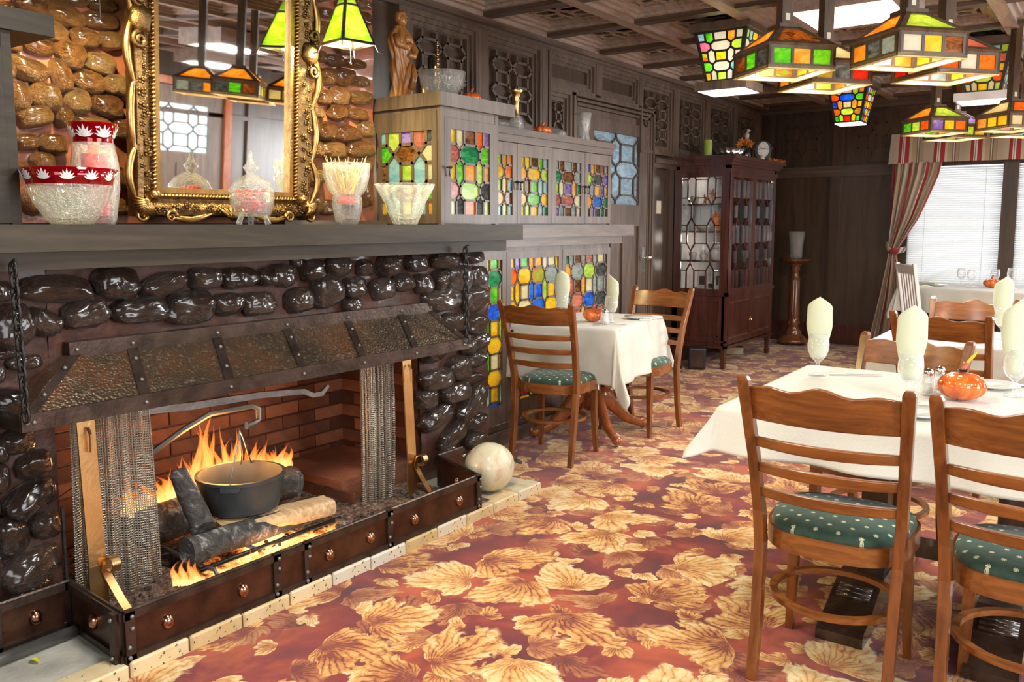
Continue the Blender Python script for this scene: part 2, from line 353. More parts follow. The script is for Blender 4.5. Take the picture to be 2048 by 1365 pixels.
def carpet():
    m, nt, b = new('leaf_carpet')
    v0 = nt.objvec((1, 1, 0)); 
    nz = nt.noise(v0, 6, 3, 0.6, out=1)
    warp = nt.vm('MULTIPLY', nt.vm('SUBTRACT', nz, (0.5, 0.5, 0.5)), (0.07, 0.07, 0))
    v = nt.vm('ADD', v0, warp)
    base = nt.ramp(nt.noise(v0, 2.6, 4, 0.6, 0.6), [(0.34, (0.095, 0.005, 0.010)), (0.48, (0.24, 0.018, 0.013)), (0.62, (0.50, 0.085, 0.022))])
    fib = nt.noise(nt.objvec(), 420, 2, 0.7)
    def layer(scale, off, rmax, lobes, kveins, cols, curl):
        mp = nt.node('ShaderNodeMapping'); nt.put(mp.inputs[0], v); mp.inputs['Location'].default_value = off; mp.inputs['Scale'].default_value = (scale, scale, 0)
        vo = nt.node('ShaderNodeTexVoronoi', feature='F1', voronoi_dimensions='2D'); nt.put(vo.inputs['Vector'], mp.outputs[0]); vo.inputs['Scale'].default_value = 1; vo.inputs['Randomness'].default_value = 0.7
        d = nt.vm('SUBTRACT', mp.outputs[0], vo.outputs['Position'])
        sc_ = nt.node('ShaderNodeSeparateColor'); nt.put(sc_.inputs[0], vo.outputs['Color']); rnd, rnd2, rnd3 = sc_.outputs[0], sc_.outputs[1], sc_.outputs[2]
        ro = nt.node('ShaderNodeVectorRotate', rotation_type='Z_AXIS'); nt.put(ro.inputs['Vector'], d); nt.put(ro.inputs['Angle'], nt.ma('MULTIPLY', rnd, 6.283))
        sx = nt.node('ShaderNodeSeparateXYZ'); nt.put(sx.inputs[0], ro.outputs[0])
        # leaf root sits behind the cell centre, the blade bends to one side
        x = nt.ma('ADD', sx.outputs[0], rmax * 0.42); y = nt.ma('ADD', sx.outputs[1], nt.ma('MULTIPLY', nt.ma('MULTIPLY', x, x), nt.ma('MULTIPLY', nt.ma('SUBTRACT', rnd2, 0.5), curl)))
        r = nt.ma('SQRT', nt.ma('ADD', nt.ma('MULTIPLY', x, x), nt.ma('MULTIPLY', y, y)))
        th = nt.ma('ARCTAN2', y, x); at = nt.ma('ABSOLUTE', th)
        wob = nt.ma('MULTIPLY', nt.ma('SUBTRACT', nt.noise(v0, 11, 3, 0.6), 0.5), 1.1)
        tl = nt.ma('ADD', nt.ma('ADD', th, wob), nt.ma('MULTIPLY', rnd3, 2.0))
        big = nt.ma('MULTIPLY', nt.ma('ABSOLUTE', nt.ma('SINE', nt.ma('MULTIPLY', tl, lobes))), 0.40)
        fine = nt.ma('MULTIPLY', nt.ma('ABSOLUTE', nt.ma('SINE', nt.ma('MULTIPLY', tl, lobes * 3.3))), 0.13)
        env = nt.ma('MAXIMUM', nt.ma('SUBTRACT', 1.0, nt.ma('MULTIPLY', nt.ma('MULTIPLY', at, at), 0.24)), 0.0)
        Rr = nt.ma('MULTIPLY', nt.ma('MULTIPLY', env, nt.ma('ADD', nt.ma('ADD', big, fine), 0.60)), rmax)
        e = nt.ma('DIVIDE', r, nt.ma('ADD', Rr, 0.001))
        mask = nt.ma('MULTIPLY', nt.ma('SUBTRACT', 1.0, e), 12.0); mask = nt.ma('MINIMUM', nt.ma('MAXIMUM', mask, 0.0), 1.0)
        vein = nt.ma('ABSOLUTE', nt.ma('SINE', nt.ma('ADD', nt.ma('MULTIPLY', nt.ma('ADD', th, nt.ma('MULTIPLY', wob, 0.45)), kveins * 1.5), nt.ma('MULTIPLY', r, 4.0))))
        shade = nt.ma('ADD', nt.ma('MULTIPLY', e, 0.42), nt.ma('MULTIPLY', nt.ma('POWER', nt.ma('SUBTRACT', 1.0, vein), 1.8), -0.27))
        shade = nt.ma('ADD', shade, nt.ma('MULTIPLY', nt.ma('SUBTRACT', rnd3, 0.5), 0.30))
        shade = nt.ma('ADD', nt.ma('ADD', shade, 0.10), nt.ma('MULTIPLY', nt.ma('SUBTRACT', nt.noise(v0, 17, 4, 0.7, 0.6), 0.5), 0.95))
        return mask, nt.ramp(shade, cols)
    gold = [(0.0, (0.22, 0.03, 0.015)), (0.14, (0.52, 0.17, 0.04)), (0.34, (0.80, 0.44, 0.12)), (0.60, (0.95, 0.76, 0.42))]
    brown = [(0.0, (0.14, 0.012, 0.012)), (0.2, (0.32, 0.07, 0.025)), (0.45, (0.52, 0.20, 0.06)), (0.75, (0.70, 0.42, 0.18))]
    m1, c1 = layer(3.9, (3.3, 7.7, 0), 0.58, 2.5, 9, brown, 2.2)
    m2, c2 = layer(2.9, (0.35, 0.2, 0), 0.74, 2.6, 10, gold, 1.6)
    m3, c3 = layer(5.0, (11.3, 2.7, 0), 0.40, 2.0, 7, gold, 3.0)
    c = nt.mix(m1, base, c1); c = nt.mix(m3, c, c3); c = nt.mix(m2, c, c2)
    c = nt.mix(nt.ma('MULTIPLY', fib, 0.35), c, (0.10, 0.02, 0.015))
    nt.put(b.inputs['Base Color'], c); b.inputs['Roughness'].default_value = 0.95; b.inputs['Sheen Weight'].default_value = 0.25
    b.inputs['Specular IOR Level'].default_value = 0.15
    bump(nt, b, fib, 0.5, 0.006)
carpet()
def seat_fabric():
    m, nt, b = new('seat_fabric')
    mp = nt.objvec((1, 1, 0)); mm = nt.node('ShaderNodeMapping'); nt.put(mm.inputs[0], mp); mm.inputs['Rotation'].default_value = (0, 0, R(45)); mm.inputs['Scale'].default_value = (22, 22, 0)
    vo = nt.node('ShaderNodeTexVoronoi', feature='F1', voronoi_dimensions='2D'); nt.put(vo.inputs['Vector'], mm.outputs[0]); vo.inputs['Scale'].default_value = 1; vo.inputs['Randomness'].default_value = 0
    d = nt.vm('SUBTRACT', mm.outputs[0], vo.outputs['Position']); sx = nt.node('ShaderNodeSeparateXYZ'); nt.put(sx.inputs[0], d)
    th = nt.ma('ARCTAN2', sx.outputs[1], sx.outputs[0])
    rr = nt.ma('MULTIPLY', nt.ma('ADD', nt.ma('ABSOLUTE', nt.ma('SINE', nt.ma('MULTIPLY', th, 4.0))), 0.45), 0.115)
    dot = nt.ma('LESS_THAN', vo.outputs['Distance'], rr)
    g = nt.ramp(nt.noise(nt.objvec(), 30, 4), [(0.3, (0.016, 0.048, 0.032)), (0.7, (0.032, 0.08, 0.052))])
    nt.put(b.inputs['Base Color'], nt.mix(dot, g, (0.62, 0.62, 0.40))); b.inputs['Roughness'].default_value = 0.8; b.inputs['Sheen Weight'].default_value = 0.2
    bump(nt, b, nt.noise(nt.objvec(), 500, 2), 0.3, 0.002)
seat_fabric()
def blind():
    m, nt, b = new('blind_vinyl'); b.inputs['Base Color'].default_value = (0.8, 0.8, 0.79, 1); out = nt.n['Material Output']
    tr = nt.node('ShaderNodeBsdfTranslucent'); tr.inputs[0].default_value = (0.85, 0.85, 0.84, 1); mx = nt.node('ShaderNodeMixShader'); mx.inputs[0].default_value = 0.35
    nt.l.new(b.outputs[0], mx.inputs[1]); nt.l.new(tr.outputs[0], mx.inputs[2]); nt.l.new(mx.outputs[0], out.inputs[0])
blind()
def stripes():
    m, nt, b = new('striped_fabric')
    tc = nt.node('ShaderNodeTexCoord'); sx = nt.node('ShaderNodeSeparateXYZ'); nt.l.new(tc.outputs['UV'], sx.inputs[0])
    f = nt.ma('FRACT', nt.ma('MULTIPLY', sx.outputs[0], 1.0))
    cream = (0.66, 0.56, 0.42); red = (0.42, 0.045, 0.04); wht = (0.85, 0.80, 0.72); olive = (0.24, 0.20, 0.12); tan = (0.55, 0.42, 0.27)
    col = nt.ramp(f, [(0.0, cream), (0.10, red), (0.19, wht), (0.215, olive), (0.24, wht), (0.28, red), (0.40, cream), (0.47, tan), (0.60, olive), (0.63, wht), (0.655, olive), (0.69, tan), (0.80, cream)], 'CONSTANT')
    nt.put(b.inputs['Base Color'], col); b.inputs['Roughness'].default_value = 0.8; b.inputs['Sheen Weight'].default_value = 0.2
    out = nt.n['Material Output']; tr = nt.node('ShaderNodeBsdfTranslucent'); nt.put(tr.inputs[0], col); mx = nt.node('ShaderNodeMixShader'); mx.inputs[0].default_value = 0.25
    nt.l.new(b.outputs[0], mx.inputs[1]); nt.l.new(tr.outputs[0], mx.inputs[2]); nt.l.new(mx.outputs[0], out.inputs[0])
stripes()
def flame_mat():
    m, nt, b = new('flame'); out = nt.n['Material Output']
    tc = nt.node('ShaderNodeTexCoord'); sx = nt.node('ShaderNodeSeparateXYZ'); nt.l.new(tc.outputs['UV'], sx.inputs[0])
    lw = nt.node('ShaderNodeLayerWeight'); lw.inputs[0].default_value = 0.5
    h = sx.outputs[1]; n = nt.noise(nt.objvec((30, 30, 10)), 1, 3, 0.6)
    core = nt.ma('SUBTRACT', 1.0, lw.outputs['Facing'])
    heat = nt.ma('ADD', nt.ma('MULTIPLY', core, 0.55), nt.ma('SUBTRACT', 0.55, nt.ma('MULTIPLY', h, 0.75)))
    col = nt.ramp(nt.ma('ADD', heat, nt.ma('MULTIPLY', nt.ma('SUBTRACT', n, 0.5), 0.5)), [(0.1, (0.7, 0.06, 0.005)), (0.4, (1, 0.22, 0.03)), (0.7, (1, 0.42, 0.09)), (1.0, (1, 0.68, 0.28))])
    em = nt.node('ShaderNodeEmission'); nt.put(em.inputs[0], col); em.inputs[1].default_value = 2.6
    tr = nt.node('ShaderNodeBsdfTransparent'); mx = nt.node('ShaderNodeMixShader')
    f = nt.ma('MULTIPLY', nt.ma('POWER', core, 1.6), nt.ma('SUBTRACT', 1.0, nt.ma('MULTIPLY', h, 0.85)))
    f = nt.ma('MINIMUM', nt.ma('MAXIMUM', nt.ma('MULTIPLY', f, nt.ma('ADD', n, 0.35)), 0.0), 1.0)
    nt.put(mx.inputs[0], f); nt.l.new(tr.outputs[0], mx.inputs[1]); nt.l.new(em.outputs[0], mx.inputs[2]); nt.l.new(mx.outputs[0], out.inputs[0])
flame_mat()
def ember_mat():
    m, nt, b = new('ember_bed')
    v = nt.objvec(); n = nt.noise(v, 9, 5, 0.7, 0.5); gen = nt.node('ShaderNodeTexCoord'); sx = nt.node('ShaderNodeSeparateXYZ'); nt.l.new(gen.outputs['Object'], sx.inputs[0])
    # glow is strongest under the grate in the middle of the bed
    dy = nt.ma('ABSOLUTE', nt.ma('SUBTRACT', sx.outputs[1], 2.12)); dx = nt.ma('ABSOLUTE', nt.ma('SUBTRACT', sx.outputs[0], -2.62))
    c = nt.ma('SUBTRACT', nt.ma('SUBTRACT', 1.0, nt.ma('MULTIPLY', dy, 1.9)), nt.ma('MULTIPLY', dx, 2.2))
    g = nt.ma('MAXIMUM', nt.ma('MULTIPLY', nt.ma('SUBTRACT', nt.ma('ADD', n, nt.ma('MULTIPLY', c, 0.5)), 0.62), 3.0), 0.0); g = nt.ma('MINIMUM', nt.ma('MULTIPLY', g, 1.5), 1.0)
    nt.put(b.inputs['Base Color'], nt.ramp(nt.noise(v, 45, 5, 0.8), [(0.35, (0.04, 0.025, 0.02)), (0.5, (0.20, 0.11, 0.07)), (0.68, (0.55, 0.47, 0.40))]))
    nt.put(b.inputs['Emission Color'], nt.ramp(g, [(0.1, (0.9, 0.13, 0.02)), (0.5, (1, 0.35, 0.06)), (0.9, (1, 0.65, 0.25))])); nt.put(b.inputs['Emission Strength'], nt.ma('MULTIPLY', g, 2.6))
    b.inputs['Roughness'].default_value = 0.9; bump(nt, b, nt.noise(v, 60, 5, 0.8), 1.0, 0.02)
ember_mat()
def burning_log():
    m, nt, b = new('burning_log')
    v = nt.objvec((6, 26, 26)); n = nt.noise(v, 1, 5, 0.7, 0.8)
    nt.put(b.inputs['Base Color'], nt.ramp(n, [(0.35, (0.02, 0.018, 0.018)), (0.55, (0.07, 0.06, 0.055)), (0.72, (0.45, 0.43, 0.40))]))
    b.inputs['Roughness'].default_value = 0.8; bump(nt, b, n, 0.8, 0.03)
burning_log()
def brick_mat(name, a, b_, c, rough=0.6, spots=True):
    m, nt, b = new(name); v = nt.objvec(); info = nt.node('ShaderNodeObjectInfo')
    f = nt.ma('ADD', nt.ma('MULTIPLY', nt.noise(v, 9, 4, 0.6), 0.5), nt.ma('MULTIPLY', info.outputs['Random'], 0.5))
    col = nt.ramp(f, [(0.25, a), (0.5, b_), (0.75, c)])
    if spots:
        col = nt.mix(nt.ramp(nt.noise(v, 70, 2, 0.5), [(0.67, (0, 0, 0)), (0.70, (1, 1, 1))]), col, (0.06, 0.04, 0.03))
    nt.put(b.inputs['Base Color'], col); b.inputs['Roughness'].default_value = rough; bump(nt, b, nt.noise(v, 60, 4), 0.3, 0.006)
brick_mat('hearth_brick', (0.52, 0.36, 0.16), (0.66, 0.52, 0.30), (0.58, 0.56, 0.48))
brick_mat('fire_brick', (0.035, 0.015, 0.010), (0.12, 0.042, 0.02), (0.24, 0.09, 0.04), 0.85, False)
def pumpkin_mat():
    m, nt, b = new('pumpkin_glaze'); v = nt.objvec()
    nt.put(b.inputs['Base Color'], nt.ramp(nt.noise(v, 22, 4, 0.6), [(0.3, (0.52, 0.06, 0.01)), (0.7, (0.90, 0.22, 0.03))])); b.inputs['Roughness'].default_value = 0.15; b.inputs['Coat Weight'].default_value = 0.8
    m, nt, b = new('gourd_skin'); v = nt.objvec()
    c = nt.ramp(nt.noise(v, 6, 5, 0.6, 0.8), [(0.3, (0.55, 0.50, 0.32)), (0.5, (0.74, 0.70, 0.50)), (0.66, (0.66, 0.42, 0.30))])
    c = nt.mix(nt.ramp(nt.noise(v, 9, 2, 0.5), [(0.66, (0, 0, 0)), (0.70, (1, 1, 1))]), c, (0.10, 0.06, 0.04))
    nt.put(b.inputs['Base Color'], c); b.inputs['Roughness'].default_value = 0.35; b.inputs['Coat Weight'].default_value = 0.3
pumpkin_mat()
emissive('lit_ice', (0.62, 0.80, 0.88), 0.9)
# art-glass colours
AG = {}
for k, a, b_ in [('yellow', (0.95, 0.62, 0.02), (1, 0.88, 0.10)), ('amber', (0.92, 0.42, 0.04), (1, 0.74, 0.20)), ('orange', (0.85, 0.16, 0.02), (1, 0.42, 0.06)), ('green', (0.05, 0.42, 0.03), (0.40, 0.80, 0.08)),
                 ('lime', (0.45, 0.70, 0.05), (0.85, 0.95, 0.30)), ('deepgreen', (0.02, 0.20, 0.10), (0.10, 0.50, 0.25)), ('blue', (0.02, 0.08, 0.55), (0.10, 0.35, 0.85)), ('sky', (0.30, 0.60, 0.70), (0.65, 0.88, 0.90)),
                 ('purple', (0.20, 0.10, 0.45), (0.60, 0.45, 0.85)), ('pink', (0.80, 0.20, 0.35), (0.98, 0.60, 0.75)), ('white', (0.85, 0.85, 0.75), (0.98, 0.97, 0.90)), ('cream', (0.85, 0.80, 0.50), (0.98, 0.95, 0.75)),
                 ('brown', (0.10, 0.035, 0.01), (0.45, 0.22, 0.06)), ('rose', (0.45, 0.12, 0.10), (0.75, 0.40, 0.30)), ('smoke', (0.06, 0.07, 0.07), (0.25, 0.26, 0.25)), ('red', (0.55, 0.02, 0.02), (0.85, 0.12, 0.05)),
                 ('mix', (0.80, 0.20, 0.03), (0.35, 0.72, 0.08)), ('ripple', (0.35, 0.42, 0.42), (0.65, 0.72, 0.70)), ('ice', (0.42, 0.50, 0.55), (0.68, 0.76, 0.80))]:
    AG[k] = stained('glass_' + k, a, b_, 14 if k in ('mix', 'brown') else 9, 0.72, 0.12, k in ('ripple', 'ice', 'smoke'))

# ------------------------------------------------------------------ lattice generator shared by glass doors, frieze panels and ceiling coffers
def clip(poly, x0, y0, x1, y1):
    def cut(P, ins, inter):
        o = []
        for i, c in enumerate(P):
            p = P[i - 1]
            if ins(c):
                if not ins(p): o.append(inter(p, c))
                o.append(c)
            elif ins(p): o.append(inter(p, c))
        return o
    def ix(X): return lambda p, q: (X, p[1] + (q[1] - p[1]) * (X - p[0]) / (q[0] - p[0]))
    def iy(Y): return lambda p, q: (p[0] + (q[0] - p[0]) * (Y - p[1]) / (q[1] - p[1]), Y)
    for ins, f in ((lambda p: p[0] >= x0 - 1e-9, ix(x0)), (lambda p: p[0] <= x1 + 1e-9, ix(x1)), (lambda p: p[1] >= y0 - 1e-9, iy(y0)), (lambda p: p[1] <= y1 + 1e-9, iy(y1))):
        if poly: poly = cut(poly, ins, f)
    return poly
def lattice(W_, H_, nu, v0, nv, a=0.22, b=0.30, c=0.10, u0=0.0):
    """cells (polygons) of the octagon-and-hexagon pattern over a W_ x H_ rectangle; nu pitches across, rows from v0, nv tall"""
    cells = []; sx, sy = W_ / nu, H_ / nv
    for i in range(-1, int(nu) + 2):
        for j in range(-2, int(nv) + 3):
            rect = [(i - .5 + a, j - b), (i + .5 - a, j - b), (i + .5 - a, j + b), (i - .5 + a, j + b)]
            octa = [(i - .5 + a, j + b), (i + .5 - a, j + b), (i + .5, j + .5 - c), (i + .5, j + .5 + c), (i + .5 - a, j + 1 - b), (i - .5 + a, j + 1 - b), (i - .5, j + .5 + c), (i - .5, j + .5 - c)]
            hexa = [(i + .5, j - .5 + c), (i + .5 + a, j - b), (i + .5 + a, j + b), (i + .5, j + .5 - c), (i + .5 - a, j + b), (i + .5 - a, j - b)]
            for k, P in enumerate((rect, octa, hexa)):
                P = [((u - u0) * sx, (v - v0) * sy) for u, v in P]
                Q = clip(P, 0, 0, W_, H_)
                Q = [q for n_, q in enumerate(Q) if math.hypot(q[0] - Q[n_ - 1][0], q[1] - Q[n_ - 1][1]) > 1e-5]
                if len(Q) >= 3:
                    ar = abs(sum(Q[n_ - 1][0] * q[1] - q[0] * Q[n_ - 1][1] for n_, q in enumerate(Q))) / 2
                    if ar > 0.02 * sx * sy: cells.append((k, Q))
    return cells
def edges(cells, W_, H_):
    E = {}
    for k, Q in cells:
        for i, q in enumerate(Q):
            p = Q[i - 1]
            if any(abs(p[d] - L) < 1e-5 and abs(q[d] - L) < 1e-5 for d, L in ((0, 0), (0, W_), (1, 0), (1, H_))): continue
            key = tuple(sorted(((round(p[0], 4), round(p[1], 4)), (round(q[0], 4), round(q[1], 4)))))
            E[key] = 1
    return list(E)
def bars(mb, cells, W_, H_, w, z0, z1, to):
    """raised bars along the cell edges, to(u,v,depth)"""
    for p, q in edges(cells, W_, H_):
        dx, dy = q[0] - p[0], q[1] - p[1]; L = math.hypot(dx, dy)
        if L < 1e-5: continue
        nx, ny = -dy / L * w / 2, dx / L * w / 2; ex, ey = dx / L * w * 0.3, dy / L * w * 0.3
        P = [(p[0] - ex + nx, p[1] - ey + ny), (p[0] - ex - nx, p[1] - ey - ny), (q[0] + ex - nx, q[1] + ey - ny), (q[0] + ex + nx, q[1] + ey + ny)]
        mb.prism(P, z0, z1, to)
rng = random.Random(5)

# ================================================================== THE ROOM
def struct(mb, name, mats, smooth=False): return mb.build(name, mats, None, smooth, kind='structure')
HC = 2.73                                     # underside of the ceiling beams
b = MB(); b.b2((-3.75, -2.1, -0.1), (4.1, 10.5, 0)); struct(b, 'floor', M['leaf_carpet'])
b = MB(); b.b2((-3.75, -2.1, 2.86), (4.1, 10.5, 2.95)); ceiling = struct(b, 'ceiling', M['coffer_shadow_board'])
# left wall with the opening for the leaded door light
b = MB(); b.b2((-3.8, -2.1, 0), (-3.6, 6.14, 2.9)); b.b2((-3.8, 6.96, 0), (-3.6, 10.5, 2.9)); b.b2((-3.8, 6.14, 0), (-3.6, 6.96, 1.55)); b.b2((-3.8, 6.14, 2.15), (-3.6, 6.96, 2.9)); b.b2((-4.0, 6.0, 1.4), (-3.97, 7.2, 2.3))
wall_left = struct(b, 'wall_left', M['wall_oak'])
light('door_light', 'AREA', (-3.93, 6.55, 1.85), 4, (0.75, 0.92, 1.0), (0, R(-90), 0), 0.6, 0.85)
# back wall with the windows
WX0, WX1, WZ0, WZ1 = -2.0, 3.3, 0.72, 2.05  # stretch right of the blinds is added, unseen, to let in more light
b = MB(); b.b2((-3.75, 10.2, 0), (WX0, 10.35, 2.9)); b.b2((WX1, 10.2, 0), (4.1, 10.35, 2.9)); b.b2((WX0, 10.2, 0), (WX1, 10.35, WZ0)); b.b2((WX0, 10.2, WZ1), (WX1, 10.35, 2.9))
wall_back = struct(b, 'wall_back', M['wall_oak'])
b = MB()                                       # right wall: two windows and the leaded door seen in the mirror
for y0, y1, z0, z1 in [(-2.1, 0.6, 0, 2.9), (0.6, 3.8, 0, 0.8), (0.6, 3.8, 2.1, 2.9), (3.8, 10.5, 0, 2.9)]:
    b.b2((4.0, y0, z0), (4.15, y1, z1))
wall_right = struct(b, 'wall_right', M['wall_oak'])
b = MB(); b.b2((-3.75, -2.1, 0), (-1.2, -2.0, 2.9)); b.b2((2.4, -2.1, 0), (4.1, -2.0, 2.9)); b.b2((-1.2, -2.1, 0), (2.4, -2.0, 0.9)); b.b2((-1.2, -2.1, 2.3), (2.4, -2.0, 2.9)); struct(b, 'wall_front', M['wall_oak'])

# ---------------- ceiling grid: beams and stepped coffers with fretwork
PY = 0.762; Y0 = 4.63 - PY * 3; PX = 0.705; X0 = -3.55
ny, nx = 11, 11
bm_y = MB(); bm_y.b2((-0.045, Y0 - 0.3, HC), (0.045, 10.2, HC + 0.13)); me_by = bm_y.mesh('beam', M['ceiling_oak'])
bm_x = MB(); bm_x.b2((-3.6, -0.045, HC + 0.001), (4.0, 0.045, HC + 0.13)); me_bx = bm_x.mesh('beam', M['dark_oak_x'])
for i in range(nx): link('beam', me_by, ceiling, (X0 + PX * i, 0, 0))
for j in range(ny): link('beam', me_bx, ceiling, (0, Y0 + PY * j, 0))
def coffer_mesh():
    m = MB(); w, h = PX - 0.09, PY - 0.09
    for k, (o, z) in enumerate([(0.0, HC + 0.03), (0.035, HC + 0.05), (0.07, HC + 0.07)]):   # stepped mouldings
        x, y = w / 2 - o, h / 2 - o; t = 0.036
        m.b2((-x, -y, z), (x, -y + t, HC + 0.131)); m.b2((-x, y - t, z), (x, y, HC + 0.131)); m.b2((-x, -y + t, z), (-x + t, y - t, HC + 0.131)); m.b2((x - t, -y + t, z), (x, y - t, HC + 0.131))
    return m.mesh('coffer_moulding', M['ceiling_oak'])
def coffer_fret():
    w, h = PX - 0.09 - 0.21, PY - 0.09 - 0.21; m = MB()
    cells = lattice(w, h, 2.0, -0.5, 2.0, 0.22, 0.24, 0.0, -0.5)
    bars(m, cells, w, h, 0.030, HC + 0.072, HC + 0.080, lambda u, v, d: (u - w / 2, v - h / 2, d))
    return m.mesh('fretwork', M['ceiling_oak'])
me_cm, me_cf = coffer_mesh(), coffer_fret()
for i in range(nx - 1):
    for j in range(2, ny - 1):
        if i > 6 and j < 5: continue
        loc = (X0 + PX * (i + .5), Y0 + PY * (j + .5), 0)
        link('coffer_moulding', me_cm, ceiling, loc); link('fretwork', me_cf, ceiling, loc)
b = MB(); b.b2((-3.6, 3.3, 2.70), (-3.53, 10.2, 2.86)); b.b2((-3.6, 3.3, 2.665), (-3.565, 10.2, 2.70)); b.build('cornice', M['dark_oak_y'], wall_left)
b = MB(); b.b2((-3.6, 10.13, 2.70), (4, 10.2, 2.86)); b.b2((-3.6, 10.165, 2.665), (4, 10.2, 2.70)); b.build('cornice', M['dark_oak_x'], wall_back)

# ---------------- left wall frieze: pilasters, stepped frames, fretwork
FB, FT = 2.02, 2.665
def frieze_panel(y0, y1, z0, z1, parent, nu=2.0, nv=2.5):
    m = MB(); x = -3.6
    for k, d in enumerate((0.050, 0.034, 0.018)):
        o = 0.028 * k; a, b_, c, e = y0 + o, y1 - o, z0 + o, z1 - o; t = 0.028
        m.b2((x, a, e - t), (x + d, b_, e)); m.b2((x, b_ - t, c), (x + d, b_, e - t)); m.b2((x, a, c), (x + d, a + t, e - t)); m.b2((x, a + t, c), (x + d, b_ - t, c + t))
    m.build('panel_frame', M['dark_oak'], parent)
    w, h = y1 - y0 - 0.21, z1 - z0 - 0.21
    if w > 0.1 and h > 0.1:
        f = MB(); cells = lattice(w, h, nu, -0.5, nv, 0.22, 0.24, 0.0, -0.5)
        bars(f, cells, w, h, 0.017, 0, 0.030, lambda u, v, d: (x + d, y0 + 0.105 + u, z0 + 0.105 + v))
        f.build('fretwork', M['dark_oak'], parent)
pil = [Y0 + PY * j for j in range(2, ny)]
for y in pil:
    if 6.0 < y < 7.1: continue
    b = MB(); b.b2((-3.6, y - 0.035, 1.96), (-3.548, y + 0.035, 2.665)); b.build('pilaster', M['dark_oak'], wall_left)
for k in range(len(pil) - 1):
    a, c = pil[k] + 0.035, pil[k + 1] - 0.035
    if pil[k + 1] < 3.5: continue
    if 5.3 < pil[k] < 5.5 or 6.0 < pil[k] < 6.3: continue
    frieze_panel(a, c, 2.02, 2.665, wall_left)
# frieze over the door: shallower panels above a stepped door head
for y in (6.18, 6.94): b = MB(); b.b2((-3.6, y - 0.035, 2.42), (-3.548, y + 0.035, 2.665)); b.build('pilaster', M['dark_oak'], wall_left)
frieze_panel(5.45, 6.14, 2.40, 2.665, wall_left, 2.0, 0.8); frieze_panel(6.22, 6.90, 2.40, 2.665, wall_left, 2.0, 0.8)
frieze_panel(5.45, 5.78, 2.02, 2.40, wall_left, 1.0, 1.2)
b = MB()
for k in range(3):
    b.b2((-3.6, 5.80 + 0.03 * k, 2.38 - 0.033 * k), (-3.545 - 0.012 * k, 7.22 - 0.03 * k, 2.40 - 0.033 * k))
    b.b2((-3.6, 5.80 + 0.03 * k, 0), (-3.545 - 0.012 * k, 5.83 + 0.03 * k, 2.40 - 0.033 * k)); b.b2((-3.6, 7.19 - 0.03 * k, 0), (-3.545 - 0.012 * k, 7.22 - 0.03 * k, 2.40 - 0.033 * k))
b.b2((-3.6, 5.89, 2.25), (-3.59, 7.13, 2.31)); b.build('door_casing', M['dark_oak'], wall_left)
b = MB(); b.b2((-3.6, 3.4, 1.945), (-3.53, 5.79, 1.985)); b.b2((-3.6, 7.22, 1.945), (-3.53, 10.2, 1.985)); b.b2((-3.6, 7.22, 1.90), (-3.56, 10.2, 1.945)); b.build('picture_rail', M['dark_oak_y'], wall_left)
b = MB()
for y in (7.27, 7.66, 8.42, 9.18, 9.95): b.b2((-3.6, y - 0.05, 0.22), (-3.575, y + 0.05, 1.90))
b.build('stile', M['wall_oak'], wall_left)
b = MB(); b.b2((-3.6, 7.22, 0), (-3.575, 10.2, 0.22)); struct(b, 'baseboard_left', M['wall_oak'])

# ---------------- door in the left wall
DX = -3.585
door = None
b = MB(); x0, x1 = -3.6, -3.565
b.b2((x0, 5.94, 0.01), (x1, 6.14, 2.25)); b.b2((x0, 6.96, 0.01), (x1, 7.11, 2.25)); b.b2((x0, 6.14, 2.15), (x1, 6.96, 2.25)); b.b2((x0, 6.14, 1.36), (x1, 6.96, 1.55)); b.b2((x0, 6.14, 0.01), (x1, 6.96, 0.22))
b.b2((x0, 6.14, 0.22), (x1 - 0.02, 6.96, 1.36)); b.b2((x0, 6.38, 0.22), (x1, 6.44, 1.36)); b.b2((x0, 6.66, 0.22), (x1, 6.72, 1.36))
door = struct(b, 'door_1', M['dark_oak'])
w, h = 0.82, 0.60; cells = lattice(w, h, 2.0, -0.55, 2.1, 0.20, 0.26, 0.08, -0.5)
b = MB(); bars(b, cells, w, h, 0.014, 0, 0.018, lambda u, v, d: (-3.594 + d, 6.14 + u, 1.55 + v)); b.build('muntin_lattice', M['dark_oak'], door)
for k, Q in cells:
    b = MB(); b.prism(Q, 0, 0.003, lambda u, v, d: (-3.596 + d, 6.14 + u, 1.55 + v)); b.build('pane', AG['ice'], door)
b = MB(); b.b2((-3.565, 7.02, 0.93), (-3.558, 7.07, 1.17)); b.build('lock_plate', M['silver'], door)
b = MB(); b.tube([(-3.56, 7.045, 1.08), (-3.51, 7.045, 1.08)], 0.010, 10); b.sphere((-3.495, 7.045, 1.08), (0.022, 0.028, 0.028), 16, 10); b.build('door_knob', M['silver'], door, True)
sw = thing('light_switch', 'ivory double light switch plate on the dark wall between door and tall cabinet', 'light switch', (-3.60, 7.42, 1.54))
b = MB(); b.b2((0.0, -0.045, -0.06), (0.008, 0.045, 0.06)); b.build('plate', M['ivory_plastic'], sw)
for s in (-1, 1): b = MB(); b.box((0.012, s * 0.02, 0), (0.014, 0.009, 0.022)); b.build('toggle', M['ivory_plastic'], sw)

